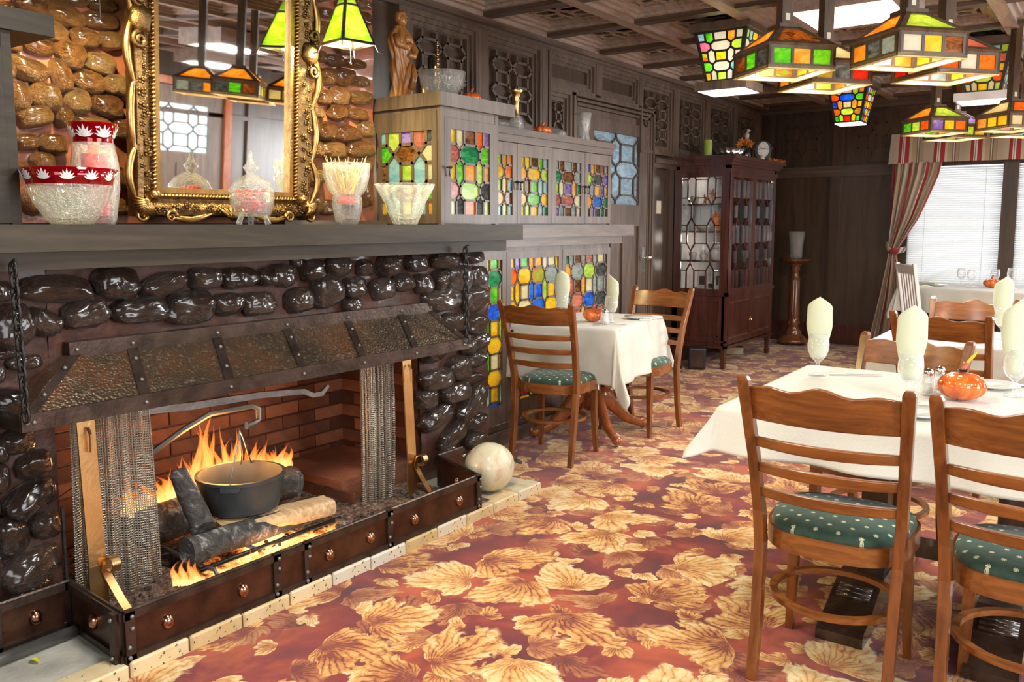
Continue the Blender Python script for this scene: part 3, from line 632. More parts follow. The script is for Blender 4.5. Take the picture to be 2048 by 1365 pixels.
# ---------------- back wall panelling
b = MB(); b.b2((-3.6, 10.15, 1.96), (-2.02, 10.2, 2.0)); b.b2((-3.6, 10.165, 1.92), (-2.02, 10.2, 1.96)); b.b2((-3.6, 10.17, 2.0), (-2.02, 10.2, 2.04)); b.build('picture_rail', M['dark_oak_x'], wall_back)
b = MB()
for x in (-3.52, -2.72):
    b.b2((x - 0.055, 10.165, 0.24), (x + 0.055, 10.2, 1.92)); b.b2((x - 0.05, 10.17, 2.04), (x + 0.05, 10.2, 2.665))
    b.b2((x - 0.085, 10.185, 0.24), (x + 0.085, 10.2, 2.665))
b.build('stile', M['wall_oak'], wall_back)
for x0, x1 in ((-3.42, -2.82), (-2.62, -2.08)):
    m = MB()
    for k, d in enumerate((0.03, 0.02, 0.01)):
        o = 0.025 * k; m.b2((x0 + o, 10.2 - d, 2.60 - o), (x1 - o, 10.2, 2.625 - o)); m.b2((x0 + o, 10.2 - d, 2.07 + o), (x1 - o, 10.2, 2.095 + o)); m.b2((x0 + o, 10.2 - d, 2.095 + o), (x0 + 0.025 + o, 10.2, 2.60 - o)); m.b2((x1 - 0.025 - o, 10.2 - d, 2.095 + o), (x1 - o, 10.2, 2.60 - o))
    m.build('panel_frame', M['wall_oak'], wall_back)
    w, h = x1 - x0 - 0.17, 0.37; f = MB(); bars(f, lattice(w, h, 2, -.5, 1.4, 0.22, 0.24, 0, -.5), w, h, 0.014, 0, 0.010, lambda u, v, d: (x0 + 0.085 + u, 10.2 - d, 2.16 + v)); f.build('fretwork', M['wall_oak'], wall_back)
b = MB(); b.b2((-3.6, 10.165, 0), (4.0, 10.2, 0.20)); b.b2((-3.6, 10.155, 0.20), (4.0, 10.2, 0.235)); struct(b, 'baseboard_back', M['mahogany'])

# ---------------- windows with blinds
b = MB(); b.b2((WX0, 10.1, WZ0 - 0.04), (WX1, 10.35, WZ0))
for x in (WX0 + 0.03, -0.98, 0.36, 1.85, WX1 - 0.03):
    wd = 0.14 if -1.1 < x < 2 else 0.06
    b.b2((x - wd / 2, 10.14 if wd > 0.1 else 10.2, WZ0), (x + wd / 2, 10.3, WZ1))
b.b2((WX0, 10.2, WZ1 - 0.05), (WX1, 10.3, WZ1)); win = struct(b, 'window_1', M['wall_oak'])
b = MB(); b.b2((WX0, 10.31, WZ0), (WX1, 10.315, WZ1)); b.build('pane', M['pane_glass'], win)
slat = MB(); slat.grid(lambda u, v: (u, (v - .5) * 0.020, 0.003 * (1 - (2 * v - 1) ** 2) + (v - .5) * 0.018), 1, 4); me_sl = slat.mesh('slat', M['blind_vinyl'], True)
for n_, (x0, x1) in enumerate(((WX0 + 0.06, -1.05), (-0.91, 0.29))):
    bl = thing('window_blind', ('white slatted blind beside the striped curtain', 'white slatted blind right of the dark window mullion', 'white slatted blind of the window farthest from the curtain')[n_], 'blind', (x0, 10.235, WZ0))
    z = 0.03; nm = 0
    while z < WZ1 - WZ0 - 0.05:
        o = link('slat', me_sl, bl, (0, 0, z)); o.scale = (x1 - x0, 1, 1); z += 0.0232
    b = MB(); b.b2((0, -0.015, 0.0), (x1 - x0, 0.015, 0.018)); b.build('bottom_rail', M['blind_vinyl'], bl)
    for fx in (0.18, 0.82):
        b = MB(); b.tube([((x1 - x0) * fx, -0.014, 0.01), ((x1 - x0) * fx, -0.014, WZ1 - WZ0 - 0.03)], 0.0022, 5); b.build('ladder_cord', M['blind_vinyl'], bl)
# window and door in the wall opposite, seen in the mirror
b = MB()
for y0, y1 in ((0.6, 3.8),):
    b.b2((3.96, y0, 0.76), (4.15, y1, 0.8)); b.b2((3.98, y0, 2.05), (4.15, y1, 2.1)); b.b2((3.98, (y0 + y1) / 2 - 0.05, 0.8), (4.15, (y0 + y1) / 2 + 0.05, 2.1))
struct(b, 'window_2', M['dark_oak'])

# ---------------- chimney: mortar mass with firebox, stones
OY0, OY1, OZ = 1.40, 3.22, 0.86
b = MB(); b.b2((-3.6, 0.6, 0), (-2.90, OY0, 1.30)); b.b2((-3.6, OY1, 0), (-2.90, 3.80, 1.30)); b.b2((-3.6, OY0, OZ), (-2.90, OY1, 1.30)); b.b2((-3.6, OY0, 0), (-3.45, OY1, OZ)); b.b2((-3.45, OY0, 0), (-2.90, OY1, 0.05))
b.b2((-3.6, 0.6, 1.38), (-3.40, 3.44, 2.73))
chim = MB(); chim.v, chim.f, chim.m = b.v, b.f, b.m
def rough(mb):  # mortar face relief
    return mb
chim_o = struct(b, 'wall_chimney', M['mortar_dark'])
b = MB(); b.grid(lambda u, v: (-3.385 + 0.02 * noise.noise(Vector((u * 14, v * 8, 3))), 0.6 + u * 2.84, 1.385 + v * 1.34), 90, 45); b.build('mortar_bed', M['mortar'], chim_o, True)
def mbed(y0, y1, z0, z1, s):
    b = MB(); nu, nv = max(2, int((y1 - y0) / 0.03)), max(2, int((z1 - z0) / 0.03))
    b.grid(lambda u, v: (-2.885 + 0.02 * noise.noise(Vector(((y0 + u * (y1 - y0)) * 6, (z0 + v * (z1 - z0)) * 6, s))), y0 + u * (y1 - y0), z0 + v * (z1 - z0)), nu, nv); b.build('mortar_bed', M['mortar_dark'], chim_o, True)
mbed(0.6, OY0 - 0.01, 0.03, 1.3, 1); mbed(OY1 + 0.01, 3.80, 0.03, 1.3, 2); mbed(OY0 - 0.01, OY1 + 0.01, OZ + 0.01, 1.3, 3)
STN = []
for k in range(10):
    bm = bmesh.new(); bmesh.ops.create_icosphere(bm, subdivisions=4, radius=1); sd = rng.random() * 100
    for v in bm.verts:
        d = v.co.normalized(); n1 = noise.noise(d * 1.1 + Vector((sd, 0, 0))); n2 = noise.noise(d * 3.2 + Vector((0, sd, 0)))
        q = 1 / (abs(d.x) ** 3.2 + abs(d.y) ** 3.2 + abs(d.z) ** 3.2) ** (1 / 3.2)
        v.co = d * (q ** 0.55) * (1 + 0.20 * n1 + 0.07 * n2 + 0.035 * abs(noise.noise(d * 6.5 + Vector((sd, sd, 0)))) + 0.02 * noise.noise(d * 13))
    STN.append(bm)
def stone_meshes(mat):
    out = []
    for bm in STN:
        me = bpy.data.meshes.new('stone'); bm.to_mesh(me); me.materials.append(mat); me.polygons.foreach_set('use_smooth', [True] * len(me.polygons)); out.append(me)
    return out
SW, SD = stone_meshes(M['fieldstone_lamplit']), stone_meshes(M['fieldstone_dark'])
LOW=[(1.419,1.166,0.219,0.083,-5),(1.626,1.171,0.148,0.106,0),(1.807,1.16,0.183,0.08,10),(1.989,1.173,0.126,0.084,0),(2.139,1.168,0.16,0.08,0),(2.284,1.161,0.111,0.069,0),(1.371,1.061,0.107,0.083,-35),(1.507,1.077,0.15,0.097,15),(1.712,1.072,0.207,0.091,0),(1.91,1.065,0.194,0.115,0),(2.08,1.068,0.125,0.08,0),(2.229,1.057,0.143,0.089,0),(1.274,1.054,0.116,0.139,0),(1.303,0.937,0.103,0.049,0),(1.246,1.169,0.059,0.063,0),(1.249,0.971,0.05,0.032,0),(1.21,0.912,0.059,0.069,0),(2.345,1.165,0.106,0.091,0),(2.432,1.221,0.055,0.05,0),(2.519,1.182,0.133,0.087,0),(2.672,1.19,0.122,0.083,0),(2.83,1.18,0.087,0.07,0),(2.999,1.185,0.14,0.105,0),(3.192,1.19,0.138,0.092,0),(3.414,1.195,0.204,0.078,0),(3.656,1.2,0.163,0.064,0),(2.435,1.056,0.138,0.108,0),(2.599,1.089,0.158,0.142,0),(2.763,1.094,0.127,0.093,0),(2.95,1.075,0.149,0.096,0),(3.092,1.095,0.133,0.082,0),(3.241,1.082,0.115,0.093,0),(3.372,1.092,0.108,0.096,0),(3.517,1.094,0.198,0.143,0),(3.678,1.099,0.15,0.101,0),(3.384,0.987,0.271,0.114,0),(3.647,0.977,0.194,0.138,0),(2.75,1.01,0.095,0.062,0),(3.48,0.864,0.239,0.099,0),(3.669,0.837,0.166,0.102,0),(3.706,0.74,0.138,0.084,0),(3.593,0.734,0.103,0.101,0),(3.675,0.64,0.152,0.084,0),(3.519,0.615,0.172,0.128,0),(3.338,0.578,0.229,0.106,0),(3.644,0.541,0.195,0.066,0),(3.489,0.482,0.228,0.11,0),(3.62,0.404,0.254,0.122,40),(3.257,0.485,0.144,0.096,0),(3.335,0.382,0.257,0.098,15),(3.649,0.295,0.182,0.085,0),(3.451,0.259,0.226,0.101,25),(3.656,0.189,0.167,0.086,0),(1.262,0.68,0.103,0.073,0),(1.31,0.597,0.106,0.075,10),(1.201,0.571,0.061,0.091,0),(1.288,0.489,0.17,0.1,25),(1.226,0.377,0.096,0.124,0),(1.336,0.382,0.085,0.083,0),(1.274,0.253,0.182,0.107,15),(1.254,0.176,0.145,0.044,15),(1.21,0.661,0.05,0.072,0),(1.18,0.291,0.033,0.074,0),(1.165,0.488,0.065,0.078,0),(1.013,0.981,0.153,0.09,-7),(0.771,0.219,0.163,0.128,1),(0.856,0.555,0.136,0.091,14),(0.952,0.748,0.143,0.108,-23),(0.854,0.983,0.161,0.097,2),(0.772,0.791,0.189,0.106,-8),(1.092,0.63,0.176,0.109,-6),(0.932,0.457,0.165,0.125,-10),(1.068,1.139,0.147,0.102,8),(0.875,0.655,0.14,0.104,-3),(1.083,0.868,0.165,0.119,0),(0.981,0.32,0.133,0.09,19),(0.772,0.429,0.171,0.109,-13),(0.854,0.304,0.121,0.08,-4),(1.272,0.782,0.162,0.129,-22),(0.829,1.129,0.162,0.112,-20),(3.305,0.743,0.178,0.121,3),(1.16,0.108,0.127,0.095,0),(3.413,0.155,0.147,0.112,-3),(1.033,0.181,0.129,0.099,-10),(1.099,0.383,0.147,0.114,16),(0.963,1.062,0.146,0.083,-6),(0.889,0.877,0.153,0.104,-13),(3.548,0.105,0.176,0.101,8),(1.137,0.769,0.122,0.084,19),(3.285,0.855,0.122,0.094,5),(1.122,1.043,0.126,0.096,-4),(0.806,0.101,0.135,0.093,-13),(1.07,0.491,0.121,0.084,-6),(3.491,0.771,0.121,0.073,-23),(0.979,0.104,0.14,0.077,1),(3.71,0.109,0.124,0.075,19)]
UPS=[(1.639,2.19,0.115,0.064,-15),(1.765,2.18,0.136,0.072,-15),(1.702,2.116,0.119,0.071,-20),(1.908,2.184,0.131,0.061,0),(1.836,2.104,0.106,0.067,0),(1.94,2.111,0.089,0.069,0),(1.652,2.044,0.11,0.064,-10),(1.766,2.033,0.109,0.099,-30),(1.567,2.036,0.05,0.05,0),(1.891,2.015,0.116,0.075,-10),(1.611,1.955,0.133,0.077,-20),(1.734,1.946,0.074,0.119,10),(1.84,1.937,0.121,0.088,-20),(1.949,1.941,0.097,0.084,0),(1.574,1.848,0.069,0.102,0),(1.667,1.863,0.111,0.098,-25),(1.787,1.853,0.097,0.101,0),(1.904,1.85,0.125,0.09,-10),(1.626,1.784,0.129,0.078,15),(1.735,1.795,0.082,0.08,0),(1.845,1.779,0.136,0.055,-5),(1.958,1.768,0.083,0.077,0),(1.588,1.687,0.095,0.058,0),(1.685,1.685,0.1,0.079,0),(1.641,1.613,0.085,0.079,0),(1.57,1.592,0.038,0.039,0),(1.604,1.47,0.084,0.105,0),(1.892,1.644,0.096,0.084,0),(1.94,1.57,0.068,0.085,0),(1.926,1.453,0.083,0.064,0),(1.573,2.13,0.074,0.056,0),(1.537,1.95,0.055,0.075,0),(1.539,2.161,0.067,0.05,0),(1.806,2.247,0.104,0.046,0),(1.912,2.248,0.109,0.048,0),(3.094,2.129,0.096,0.083,0),(3.203,2.144,0.131,0.089,0),(3.323,2.137,0.117,0.05,0),(3.066,2.025,0.077,0.074,0),(3.169,2.041,0.123,0.089,0),(3.321,2.053,0.156,0.064,0),(3.023,1.942,0.07,0.052,0),(3.161,1.956,0.111,0.08,0),(3.302,1.962,0.142,0.06,0),(3.055,2.223,0.059,0.052,0),(3.15,2.22,0.122,0.057,0),(3.294,2.224,0.147,0.045,0),(3.339,2.465,0.129,0.068,0),(3.11,2.443,0.101,0.052,0),(3.323,2.35,0.129,0.068,0),(3.066,2.37,0.094,0.056,0),(2.994,2.281,0.075,0.06,0),(3.154,2.334,0.109,0.053,0),(3.233,2.506,0.124,0.049,0),(3.36,2.541,0.117,0.045,0),(3.22,2.279,0.125,0.045,0),(3.069,1.85,0.131,0.097,0),(3.234,1.855,0.165,0.082,0),(3.358,1.889,0.106,0.084,0),(3.12,1.761,0.171,0.081,0),(3.309,1.778,0.182,0.083,0),(3.001,1.757,0.105,0.079,0),(3.333,1.687,0.119,0.075,0),(3.074,1.467,0.097,0.081,0),(3.349,1.547,0.08,0.141,0),(3.167,1.692,0.137,0.072,0),(2.997,1.625,0.105,0.097,0),(3.227,1.617,0.127,0.083,0),(3.224,1.516,0.127,0.083,0),(2.948,1.882,0.114,0.086,0),(1.316,2.449,0.143,0.11,4),(2.768,1.855,0.188,0.124,-22),(1.182,2.572,0.158,0.101,1),(2.275,2.604,0.125,0.083,-25),(2.796,1.535,0.149,0.107,11),(1.985,2.548,0.191,0.139,-13),(2.707,2.395,0.162,0.114,4),(1.243,1.535,0.148,0.098,-11),(1.322,1.818,0.169,0.099,-25),(1.341,2.283,0.147,0.109,1),(1.22,1.986,0.195,0.125,-11),(2.792,2.146,0.141,0.096,11),(1.554,2.372,0.167,0.095,23),(1.004,1.747,0.142,0.111,6),(2.753,1.713,0.178,0.114,-20),(1.188,2.174,0.16,0.102,-13),(1.194,2.285,0.129,0.091,-17),(2.311,2.52,0.124,0.077,-5),(2.703,2.007,0.139,0.1,11),(1.897,2.358,0.176,0.12,-15),(1.13,1.857,0.187,0.139,-20),(1.004,2.054,0.148,0.083,6),(2.908,2.385,0.157,0.108,24),(3.056,2.547,0.126,0.095,-21),(1.007,1.56,0.122,0.092,-5),(2.624,2.559,0.159,0.088,-18),(1.2,1.704,0.175,0.108,-5),(1.017,2.248,0.163,0.108,25),(1.254,2.089,0.12,0.094,2),(1.37,2.597,0.163,0.121,17),(1.697,2.582,0.174,0.096,5),(3.134,2.635,0.149,0.098,17),(2.869,1.964,0.182,0.103,-12),(1.762,2.415,0.127,0.087,-23),(2.954,2.63,0.177,0.107,1),(1.113,2.423,0.127,0.093,25),(2.881,2.493,0.153,0.09,-8),(1.836,2.654,0.132,0.082,-13),(1.843,1.507,0.142,0.104,13),(2.973,2.076,0.157,0.106,-7),(1.553,2.594,0.125,0.076,23),(3.332,2.659,0.148,0.085,-3),(1.459,2.502,0.15,0.087,-16),(1.429,2.053,0.123,0.077,-6),(1.462,1.737,0.162,0.096,0),(2.742,2.61,0.148,0.09,17),(2.463,2.619,0.171,0.111,-15),(2.103,1.473,0.145,0.087,16),(1.109,1.609,0.126,0.083,-4),(2.892,2.258,0.143,0.088,-25),(1.489,2.269,0.135,0.102,-1),(1.4,1.531,0.12,0.073,14),(2.941,1.47,0.164,0.113,11),(1.411,1.946,0.199,0.126,2),(1.756,2.31,0.13,0.093,-15),(1.03,2.505,0.158,0.113,-25),(1.004,1.652,0.126,0.074,4),(1.365,2.144,0.13,0.094,21),(2.503,2.509,0.13,0.075,6),(1.025,2.354,0.162,0.09,12),(1.708,1.485,0.127,0.078,16),(1.655,2.476,0.127,0.083,0),(2.121,2.65,0.157,0.113,-22)]

for L, X, me, dep in ((UPS, -3.375, SW, 0.075), (LOW, -2.875, SD, 0.07)):
    for i, (y, z, w_, h_, r_) in enumerate(L):
        o = link('stone', me[i % 10], chim_o, (X, y, z)); o.rotation_euler = (R(r_) + (math.pi if i % 3 == 0 else 0), 0, 0)
        o.scale = (min(dep, 0.5 * min(w_, h_) + 0.01), w_ * 0.54, h_ * 0.54)
# stones turning the right-hand corner of the lower chimney
for i in range(9):
    o = link('stone', SD[i % 10], chim_o, (-3.02 - 0.13 * (i % 2), 3.80, 0.12 + i * 0.135)); o.rotation_euler = (R(90), 0, R(90)); o.scale = (0.05, 0.062, 0.08)

# ================================================================== FIREPLACE
mantel = thing('mantel_shelf', 'long dark wooden mantel shelf over the stone fireplace', 'shelf', (-2.66, 0.3, 1.24))
def at(o): return Matrix.Translation(-o.location)
def part(parent):
    m = MB(); m.M = Matrix.Translation(-Vector(parent.location)) if parent else None; return m
b = part(mantel); b.b2((-3.40, 0.3, 1.297), (-2.66, 3.83, 1.38)); b.build('shelf_board', M['mantel_oak'], mantel)
b = part(mantel); b.b2((-2.95, 0.3, 1.24), (-2.70, 3.73, 1.297)); b.build('fascia', M['mantel_oak'], mantel)
b = part(mantel); b.b2((-3.38, 2.72, 1.38), (-3.28, 3.42, 1.40)); b.build('back_strip', M['dark_oak_y'], mantel)

# ---- hood
hood = thing('fireplace_hood', 'hammered copper fireplace hood with riveted straps hung on two chains', 'fireplace hood', (-2.86, 2.3, 0.76))
ty = [1.44, 1.66, 2.01, 2.35, 2.70, 3.05, 3.29]; by = [1.20, 1.60, 1.94, 2.29, 2.63, 2.97, 3.36]
TX, TZ, BX, BZ = -2.85, 0.945, -2.68, 0.800
def hp(s, t, o=0.0):  # along the front: s 0..6 fractional, t 0 top..1 bottom
    i = min(5, int(s)); f = s - i
    y = (ty[i] + (ty[i + 1] - ty[i]) * f) * (1 - t) + (by[i] + (by[i + 1] - by[i]) * f) * t
    return (TX + (BX - TX) * t + o * 0.65, y, TZ + (BZ - TZ) * t + o * 0.76)
for i in range(6):
    b = part(hood)
    b.grid(lambda u, v: tuple(a + c for a, c in zip(hp(i + u * 0.999, v, 0), (0, 0, 0.004 * noise.noise(Vector((i + u * 3, v * 3, 0)))))), 8, 6); b.build('hood_panel', M['hammered_copper'], hood, True)
for s, y_t, y_b in ((0, ty[0], by[0]), (1, ty[-1], by[-1])):   # hipped ends
    b = part(hood); sg = -1 if s == 0 else 1
    b.add([(TX, y_t, TZ), (-2.90, y_t + sg * 0.0, TZ), (-2.90, y_b, BZ), (BX, y_b, BZ)], [(0, 1, 2, 3)]); b.build('hood_panel', M['hammered_copper'], hood)
b = part(hood)
b.b2((BX - 0.004, by[0] - 0.006, 0.752), (BX + 0.008, by[-1] + 0.006, 0.806)); b.b2((-2.92, by[0] - 0.008, 0.752), (BX, by[0] + 0.004, 0.806)); b.b2((-2.92, by[-1] - 0.004, 0.752), (BX, by[-1] + 0.008, 0.806))
b.b2((TX - 0.03, ty[0] - 0.004, TZ - 0.012), (TX + 0.010, ty[-1] + 0.004, TZ + 0.042))
b.build('hood_band', M['dark_copper'], hood)
riv = MB(); riv.sphere((0, 0, 0), 0.0075, 8, 6); me_riv = riv.mesh('rivet', M['forged_steel'], True)
def rivet(parent, p): return link('rivet', me_riv, parent, Vector(p) - parent.location)
for i in range(7):
    b = part(hood); hw = 0.020
    P = []
    for t in (0, 1):
        y = (ty[i], by[i])[t]; x, z = (TX, BX)[t], (TZ, BZ)[t]
        off = 0.022 if i == 0 else (-0.022 if i == 6 else 0)
        for e in (-hw, hw):
            P.append((x + 0.004, y + off + e, z + 0.004)); P.append((x - 0.003, y + off + e, z - 0.003))
    b.add(P, [(0, 2, 6, 4), (1, 5, 7, 3), (0, 4, 5, 1), (2, 3, 7, 6), (0, 1, 3, 2), (4, 6, 7, 5)]); b.build('hood_strap', M['dark_copper'], hood)
    for t in (0.28, 0.72):
        y = ty[i] + (by[i] - ty[i]) * t + (0.022 if i == 0 else (-0.022 if i == 6 else 0)); rivet(hood, (TX + (BX - TX) * t + 0.006, y, TZ + (BZ - TZ) * t + 0.008))
    rivet(hood, (BX + 0.009, max(by[0] + 0.03, min(by[-1] - 0.02, by[i])), 0.778)); rivet(hood, (TX + 0.011, max(ty[0] + 0.02, min(ty[-1] - 0.02, ty[i])), TZ + 0.016))
for y in (1.20 + 0.01, 3.33):
    rivet(hood, (BX + 0.009, y, 0.778))
# ---- chains
lk = MB(); lk.tube([(0.0075 * math.cos(a), 0, 0.017 * math.sin(a) + (0.004 if math.sin(a) > 0 else -0.004)) for a in [2 * math.pi * i / 14 for i in range(14)]], 0.0032, 6, True); me_lk = lk.mesh('link', M['iron'], True)
def chain(label, p, q, big=False):
    p, q = Vector(p), Vector(q); c = thing('hanging_chain', label, 'chain', p, 0, 'chains that hold the hood')
    n_ = int((p - q).length / 0.031)
    for i in range(n_):
        o = link('link', me_lk, c, (q - p) * (i + 0.8) / n_); o.rotation_euler = (0, 0, R(90 * (i % 2) + 25)); o.scale = (1.45, 1.45, 1.15)
    b = MB(); b.tube([(0.022, 0, 0.006), (0.005, 0, 0.004), (-0.002, 0, -0.012), (0.008, 0, -0.026), (0.014, 0, -0.016)], 0.004, 6); b.build('hook', M['iron'], c, True)
chain('dark iron chain at the hood end nearest the stained glass cupboard', (-2.652, 3.32, 1.272), (-2.665, 3.34, 0.80))
chain('dark iron chain at the hood end away from the dining tables', (-2.652, 1.19, 1.272), (-2.665, 1.205, 0.80))

# ---- hearth
hearth = thing('hearth', 'raised grey hearth slab edged with pale yellow bricks', 'hearth', (-2.6, 2.2, 0))
b = part(hearth); b.b2((-2.90, 0.3, -0.005), (-2.47, 3.52, 0.042)); b.build('slab', M['hearth_slab'], hearth)
def brick_mesh(d, mat, bev=0.006, name='brick'):
    bm = bmesh.new(); bmesh.ops.create_cube(bm, size=1); bmesh.ops.scale(bm, vec=d, verts=bm.verts); bmesh.ops.bevel(bm, geom=bm.edges, offset=bev, segments=1, affect='EDGES')
    me = bpy.data.meshes.new(name); bm.to_mesh(me); bm.free(); me.materials.append(mat); return me
me_hb = brick_mesh((0.095, 0.200, 0.055), M['hearth_brick'])
y = 0.4
while y < 3.5:
    o = link('brick', me_hb, hearth, Vector((-2.422, y, 0.022 + 0.002 * math.sin(y * 40))) - hearth.location); y += 0.206
me_hb2 = brick_mesh((0.200, 0.095, 0.055), M['hearth_brick'])
for i in range(2): link('brick', me_hb2, hearth, Vector((-2.53 - 0.206 * i, 3.54, 0.021)) - hearth.location)
yl = MB(); yl.add([(0, 0, 0), (0.015, 0.012, 0.006), (0.035, 0.010, 0.010), (0.05, 0, 0.004), (0.035, -0.010, 0.012), (0.015, -0.012, 0.008)], [(0, 1, 2, 3, 4, 5)])
tag(yl.build('fallen_leaf', M['yellow_leaf'], None, loc=(-2.66, 1.17, 0.047)), 'small yellow leaf lying on the hearth slab outside the fender corner', 'leaf')
b = MB(); b.tube([(-2.70, 0.4, 0.062), (-2.70, 1.33, 0.062)], 0.019, 12); tag(b.build('gas_pipe', M['forged_steel'], None, True), 'dark round pipe running along the hearth under the fender wing', 'pipe')

# ---- fender
fender = thing('fireplace_fender', 'low riveted copper fender with domed bosses around the fire opening', 'fender', (-2.40, 2.2, 0.045))
FZ0, FZ1 = 0.046, 0.200
def fseg(p, q, nb, name='fender_panel'):
    p, q = Vector((p[0], p[1], 0)), Vector((q[0], q[1], 0)); L = (q - p).length; an = math.atan2(q.y - p.y, q.x - p.x); n_ = Vector((math.sin(an), -math.cos(an), 0)); mid = (p + q) / 2
    b = part(fender); b.box((mid.x, mid.y, (FZ0 + FZ1) / 2), (L, 0.008, FZ1 - FZ0), an); pa = b.build(name, M['fender_copper'], fender)
    b = part(fender)
    for z, h in ((FZ1 - 0.006, 0.024), (FZ0 + 0.012, 0.022)): b.box((mid.x + n_.x * 0.007, mid.y + n_.y * 0.007, z), (L + 0.01, 0.014, h), an)
    b.tube([(p.x, p.y, FZ1 + 0.004), (q.x, q.y, FZ1 + 0.004)], 0.008, 8)
    b.build('fender_rail', M['dark_copper'], fender)
    for i in range(nb):
        t = (i + 0.5) / nb; c = p + (q - p) * t + n_ * 0.004
        b = part(fender); b.sphere((c.x, c.y, 0.124), (0.021, 0.021, 0.026), 14, 10); b.build('boss', M['boss_copper'], fender, True)
    return n_
fseg((-2.40, 1.325), (-2.40, 1.90), 2); fseg((-2.40, 1.90), (-2.40, 2.04), 0); fseg((-2.40, 2.04), (-2.40, 2.48), 2); fseg((-2.40, 2.48), (-2.40, 3.09), 2)
fseg((-2.77, 1.355), (-2.40, 1.325), 1); fseg((-2.77, 1.12), (-2.77, 1.355), 1)
fseg((-2.40, 3.09), (-2.78, 3.24), 1); fseg((-2.78, 3.24), (-2.78, 3.44), 1)
for y in (1.34, 1.90, 2.04, 2.48, 3.08):
    b = part(fender); b.b2((-2.402, y - 0.016, FZ0 - 0.004), (-2.386, y + 0.016, FZ1 + 0.012)); b.build('corner_strap', M['dark_copper'], fender)
    for z in (0.062, 0.095, 0.152, 0.190):
        rivet(fender, (-2.385, y + 0.006 * (1 if z > 0.1 else -1), z))
for x, y in ((-2.77, 1.345), (-2.42, 1.31), (-2.77, 1.13)):
    b = part(fender); b.b2((x - 0.014, y - 0.012, FZ0), (x + 0.014, y + 0.002, FZ1 + 0.006)); b.build('corner_strap', M['dark_copper'], fender)
    for z in (0.066, 0.188): rivet(fender, (x, y - 0.013, z))

# ---- firebox lining of bricks, ledge
me_fb = brick_mesh((0.012, 0.205, 0.062), M['fire_brick'], 0.003); me_fs = brick_mesh((0.205, 0.012, 0.062), M['fire_brick'], 0.003)
for r in range(11):
    for c in range(9):
        y = OY0 + 0.02 + c * 0.213 + (0.106 if r % 2 else 0)
        if y > OY1 - 0.08 or y < OY0 + 0.09: continue
        link('brick', me_fb, chim_o, (-3.446, y, 0.09 + r * 0.070))
    for c in range(3):
        x = -3.36 + c * 0.213 - (0.10 if r % 2 else 0)
        if -3.42 < x < -2.95:
            link('brick', me_fs, chim_o, (x, OY1 - 0.004, 0.09 + r * 0.070)); link('brick', me_fs, chim_o, (x, OY0 + 0.004, 0.09 + r * 0.070))
b = MB(); b.b2((-3.44, 2.72, 0.05), (-2.93, OY1 - 0.01, 0.17)); b.build('ledge', M['soot_brick'], chim_o)
for i in range(4): link('brick', me_fs, chim_o, (-3.36 + i * 0.14, 2.716, 0.10 + 0.0 * i))
b = MB(); b.add([(-3.44, 2.55, OZ), (-3.44, 2.95, 0.17), (-3.10, 3.2, 0.17), (-3.10, 3.2, OZ)], [(0, 1, 2, 3)]); 
# ---- ash and embers (nobody could count the cinders)
b = MB()
def ash(u, v):
    x, y = -3.44 + u * 1.02, OY0 + 0.01 + v * 1.80
    e = min(1, max(0, min(u, 1 - u) * 8)) * min(1, max(0, min(v, 1 - v) * 8))
    return (x, y, 0.052 + e * (0.022 + 0.018 * noise.noise(Vector((x * 9, y * 9, 0))) + 0.016 * abs(noise.noise(Vector((x * 38, y * 38, 2)))) + 0.030 * math.exp(-((x + 2.75) ** 2) / 0.05 - ((y - 2.1) ** 2) / 0.12)))
b.grid(ash, 90, 150); tag(b.build('ember_bed', M['ember_bed'], None, True), 'bed of glowing embers and ash cinders on the firebox floor', 'embers', kind='stuff')
b = MB()
for i in range(420):
    x, y = rng.uniform(-3.3, -2.45), rng.uniform(OY0 + 0.05, 3.05); s_ = rng.uniform(0.004, 0.013)
    b.sphere((x, y, 0.072 + 0.01 * rng.random() + 0.028 * math.exp(-((x + 2.75) ** 2) / 0.05 - ((y - 2.1) ** 2) / 0.12)), (s_, s_ * rng.uniform(0.6, 1.4), s_ * 0.7), 5, 4)
tag(b.build('cinders', M['charcoal'], None), 'loose black cinders scattered over the embers', 'cinders', kind='stuff')
# ---- grate
grate = thing('fire_grate', 'wrought iron fire grate carrying the burning logs', 'grate', (-2.72, 2.07, 0.05))
for z, x in ((0.145, -2.62), (0.145, -2.86)):
    b = part(grate); b.tube([(x, 1.74, z), (x, 2.42, z)], 0.009, 6); b.build('bar', M['iron'], grate, True)
for y in (1.77, 1.99, 2.2, 2.39):
    b = part(grate); b.tube([(-2.90, y, 0.16), (-2.62, y, 0.145), (-2.575, y, 0.15), (-2.56, y, 0.135), (-2.558, y, 0.07)] if y in (1.77, 2.39) else [(-2.90, y, 0.15), (-2.62, y, 0.145)], 0.008, 6); b.build('bar', M['forged_steel'], grate, True)
for y in (1.79, 2.37):
    b = part(grate); b.tube([(-2.86, y, 0.145), (-2.87, y, 0.055)], 0.008, 6); b.build('leg', M['iron'], grate)
